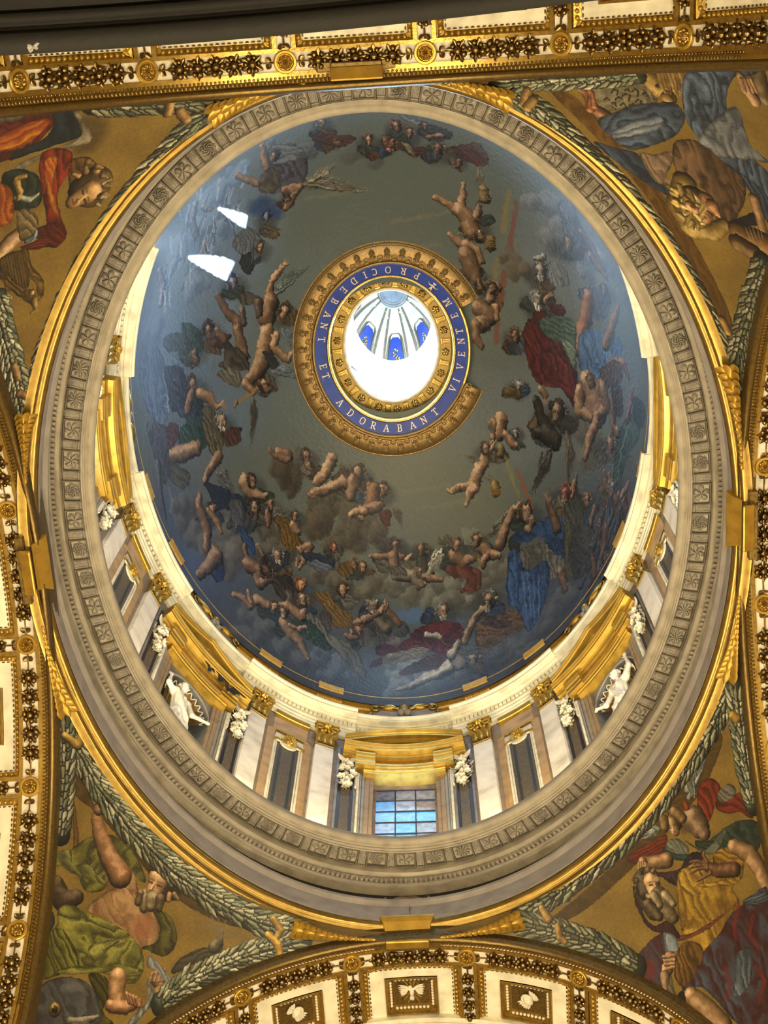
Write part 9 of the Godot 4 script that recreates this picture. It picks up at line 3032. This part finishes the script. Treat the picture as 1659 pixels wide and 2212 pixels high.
func mosaic_wall_back_right(p: Brush) -> void:
	p.D(0x6b4c20,0x46310f,0.93,-0.37,16.1,[336,527,471,499,634,463,791,416,927,376,928,409,800,459,645,502,484,534,364,556])
	p.D(0x857d66,0x5f5844,0.52,0.85,43.5,[382,592,414,662,449,728,479,709,500,692,471,626,441,573,409,580])
	p.L(0x9f977c,0.80,4.3,[383,600,414,662,449,724])
	p.L(0x23211a,0.90,3.8,[425,626,423,637,431,643,436,631])
	p.L(0x23211a,0.90,3.8,[447,636,447,650,455,654,461,640])
	p.L(0x23211a,0.90,3.8,[441,619,441,630,450,632])
	p.L(0x23211a,0.90,3.8,[452,666,453,677,461,678,466,667])
	p.L(0x23211a,0.90,3.8,[441,656,441,665,449,661])
	p.L(0x23211a,0.90,3.8,[471,650,471,661,478,663,482,653])
	p.L(0x23211a,0.90,3.8,[469,680,471,689,478,689])
	p.L(0x23211a,0.90,3.8,[439,603,443,612,451,604])
	p.L(0x23211a,0.90,3.8,[455,614,458,626,466,622])
	p.L(0x23211a,0.90,3.8,[468,631,470,642,477,641])
	p.L(0x23211a,0.90,3.8,[424,598,426,607,433,607])
	p.L(0x23211a,0.90,3.9,[446,596,454,598])
	p.L(0x23211a,0.90,1.2,[490,681,488,671,485,676,486,681,490,681])
	p.L(0x23211a,0.90,1.2,[485,685,481,676,482,688])
	p.L(0x23211a,0.90,1.2,[483,682,481,683])
	p.L(0x23211a,0.90,1.2,[480,689,477,679,477,691,474,682])
	p.L(0x23211a,0.90,1.2,[473,694,470,684])
	p.L(0x23211a,0.90,1.2,[466,699,470,696,467,687,463,689])
	p.L(0x23211a,0.90,1.2,[468,691,466,693])
	p.L(0x23211a,0.90,1.2,[462,691,465,700,461,703])
	p.L(0x23211a,0.90,1.2,[495,698,492,689,489,691,490,696,494,693])
	p.L(0x23211a,0.90,1.2,[490,701,488,692,485,695,486,699,489,697])
	p.L(0x23211a,0.90,1.2,[487,698,487,703])
	p.L(0x23211a,0.90,1.2,[485,705,483,696,480,698,482,707,485,705])
	p.L(0x23211a,0.90,1.2,[481,708,478,699,475,701,476,706,480,704])
	p.L(0x23211a,0.90,1.2,[476,711,474,702])
	p.L(0x23211a,0.90,1.2,[473,714,471,705])
	p.L(0x23211a,0.90,1.2,[475,707,472,709])
	p.L(0x23211a,0.90,1.2,[468,717,472,715,469,706,466,708])
	p.L(0x23211a,0.90,1.2,[470,710,468,712])
	p.L(0x23211a,0.90,1.2,[465,719,463,710])
	p.L(0x23211a,0.90,1.2,[464,709,461,712])
	p.T(0x6b4530,[364,582,8.7,387,582,10.9,424,561,14.4,450,566,15.5])
	p.T(0x74492f,[417,553,11.1,399,586,7.7,385,596,4.9])
	p.T(0x74492f,[420,566,8.8,398,593,6,386,598,4.4])
	p.T(0x6a5228,[464,745,37.1,484,776,47.4,487,840,30.8])
	p.T(0x7a6030,[452,727,24.4,483,725,26.8,507,724,19.4])
	p.T(0x8a7040,[508,719,16.2,517,719,11.9])
	p.L(0x2a1e10,0.90,4.3,[507,703,517,711,523,729])
	p.T(0x2a1e10,[477,724,4.3,479,731,4.3])
	p.T(0x3a2a14,[497,732,5.4,503,737,4.3])
	p.T(0x7a6030,[444,725,9.6,439,746,7.4])
	p.T(0x5a4420,[442,769,6.3,467,749,7.4,482,734,2.7])
	p.T(0x7a6032,[458,757,6.3,488,730,7.5,496,726,2.7])
	p.T(0x6b532a,[461,765,6.3,490,740,7.5,493,742,2.7])
	p.T(0x5a4420,[464,772,6.3,491,749,7.4,506,734,2.7])
	p.T(0x7a6032,[467,780,6.3,493,759,7.4,502,750,2.7])
	p.T(0x6b532a,[470,788,6.3,495,769,7.4,516,743,2.7])
	p.T(0x5a4420,[473,795,6.3,496,779,7.4,512,759,2.7])
	p.T(0x7a6032,[476,803,6.2,498,788,7.4,509,775,2.6])
	p.T(0x6b532a,[479,811,6.2,499,798,7.3,522,767,2.7])
	p.T(0x5a4420,[482,819,6.2,520,780,7.4,519,783,2.6])
	p.T(0x7a6032,[485,826,6.2,522,790,7.4,532,776,2.7])
	p.T(0x6b532a,[487,834,6.2,523,800,7.4,528,792,2.6])
	p.T(0x5a4420,[490,842,6.2,525,810,7.4,541,785,2.7])
	p.T(0x7a6032,[493,850,6.2,526,820,7.3,537,801,2.6])
	p.T(0x6b532a,[508,840,6.2,527,830,7.3,534,817,2.6])
	p.T(0x5a4420,[511,848,6.2,528,840,7.3,547,811,2.6])
	p.T(0x6a5a3c,[524,946,24.8,543,984,19.7])
	p.T(0x5c4c30,[561,970,19.9,604,938,18.5])
	p.D(0x5c6c86,0x1f2836,0.81,-0.58,23.6,[499,790,499,857,517,924,540,974,566,972,561,930,551,906,572,848,624,795,671,784,725,808,769,752,745,713,710,732,658,706,604,701,554,719])
	p.D(0x8d9096,0x3c434f,0.87,-0.49,16.4,[595,731,590,816,600,853,661,814,702,828,681,770,652,705,618,682])
	p.D(0x414e66,0x18202e,0.95,-0.32,12.4,[661,701,706,737,765,757,806,705,769,709,721,718])
	p.D(0x54647e,0x1d2634,0.38,0.93,14.4,[444,540,460,598,479,651,522,722,554,719,569,680,569,636,540,541,487,528])
	p.D(0x8d96a4,0x465264,0.31,0.95,8.9,[481,539,496,607,523,667,543,647,523,576,497,532])
	p.D(0x3c4a62,0x19212f,0.98,-0.19,13.7,[469,486,511,511,547,540,597,532,663,521,632,501,582,489,518,481])
	p.D(0x9a8570,0x5a4838,0.94,-0.35,14.7,[552,547,574,575,589,616,609,596,622,551,645,546,621,517,581,528])
	p.T(0x87684a,[556,919,10.2,576,909,14.4,600,910,15.5])
	p.T(0x87684a,[562,915,5.1,581,902,4.6])
	p.T(0x87684a,[565,923,5.1,584,911,4.6])
	p.T(0x87684a,[567,931,5.1,587,920,4.6])
	p.T(0x87684a,[570,938,5.1,590,929,4.6])
	p.D(0x6d5540,0x33261a,0.87,-0.50,28.3,[581,636,594,681,628,703,672,713,708,726,743,689,772,600,762,560,712,607,666,598,627,581])
	p.B(0x8a6c50,0.50,627,641,35,37,1.12)
	p.T(0x76602f,[655,576,28.5,689,521,38,730,503,34.7,764,538,23.1,767,587,14.9])
	p.H(708,558,50.5,0.33,-0.95,0.54,0.64,0x9a6f4c,0x77622f,0x000000)
	p.T(0x8a7440,[652,558,7.4,671,546,7.4,687,542,3.4])
	p.T(0x665226,[688,546,7.5,701,533,7.5,714,538,3.5])
	p.T(0x9a8450,[704,498,7.5,731,521,7.5,742,535,3.5])
	p.T(0x8a7440,[678,570,7.4,681,534,7.5,697,547,3.4])
	p.T(0x665226,[694,522,7.5,712,521,7.5,724,544,3.5])
	p.T(0x9a8450,[730,511,7.5,742,509,7.5,727,492,3.5])
	p.T(0x8a7440,[684,546,7.5,692,522,7.5,707,553,3.4])
	p.T(0x665226,[701,498,7.5,722,510,7.5,734,550,3.5])
	p.T(0x9a8450,[675,570,7.4,697,571,7.4,737,498,3.5])
	p.T(0x8a7440,[691,522,7.5,703,511,7.5,716,559,3.4])
	p.T(0x665226,[727,511,7.5,733,498,7.5,719,507,3.5])
	p.T(0x9a8450,[681,546,7.4,708,559,7.5,747,504,3.5])
	p.T(0x8a7440,[698,498,7.5,714,499,7.5,725,565,3.4])
	p.T(0x665226,[671,570,7.4,689,560,7.4,729,513,3.5])
	p.T(0x9a8450,[688,522,7.5,719,548,7.5,708,574,3.4])
	p.T(0x8a7440,[724,510,7.5,725,487,7.5,712,522,3.5])
	p.T(0x665226,[678,546,7.4,699,548,7.5,739,519,3.5])
	p.T(0x9a8450,[714,534,7.5,729,536,7.5,717,580,3.4])
	p.T(0xa57a55,[695,539,10.3,709,543,11.5])
	p.T(0x6e4a32,[701,541,4.6,706,543,4.6])
	p.T(0x9a6f4c,[723,592,17.2,739,588,9.2,747,587,4.6])
	p.D(0x1f242c,0x0c0e12,0.36,0.93,11.4,[764,593,769,656,772,704,795,676,782,622])
	p.T(0x87684a,[750,714,14.7,779,694,13.7,809,674,11.5])
	p.T(0x6a4a26,[795,605,28.8,817,629,32.3,835,660,28.9])
	p.T(0x4a3418,[808,579,23.1,837,605,23.1])
	p.L(0x8f8468,0.80,2.3,[788,632,811,621])
	p.L(0x8f8468,0.80,2.3,[791,642,813,630])
	p.L(0x8f8468,0.80,2.3,[794,652,816,639])
	p.L(0x8f8468,0.80,2.3,[797,663,818,649])
	p.L(0x8f8468,0.80,2.3,[799,674,820,658])
	p.G(26,[255,458,343,466,453,450,573,431,690,409,800,382,904,351,999,308,1035,289])
	p.G(22,[430,709,385,635,326,563,252,478])
	p.G(23,[863,613,910,518,956,426,1003,345])
	p.T(0x7d6030,[296,497,9.8,307,462,11])
	p.T(0x7d6030,[318,484,11,319,457,12.2])
	p.T(0x7d6030,[919,384,11.6,944,376,11.6])
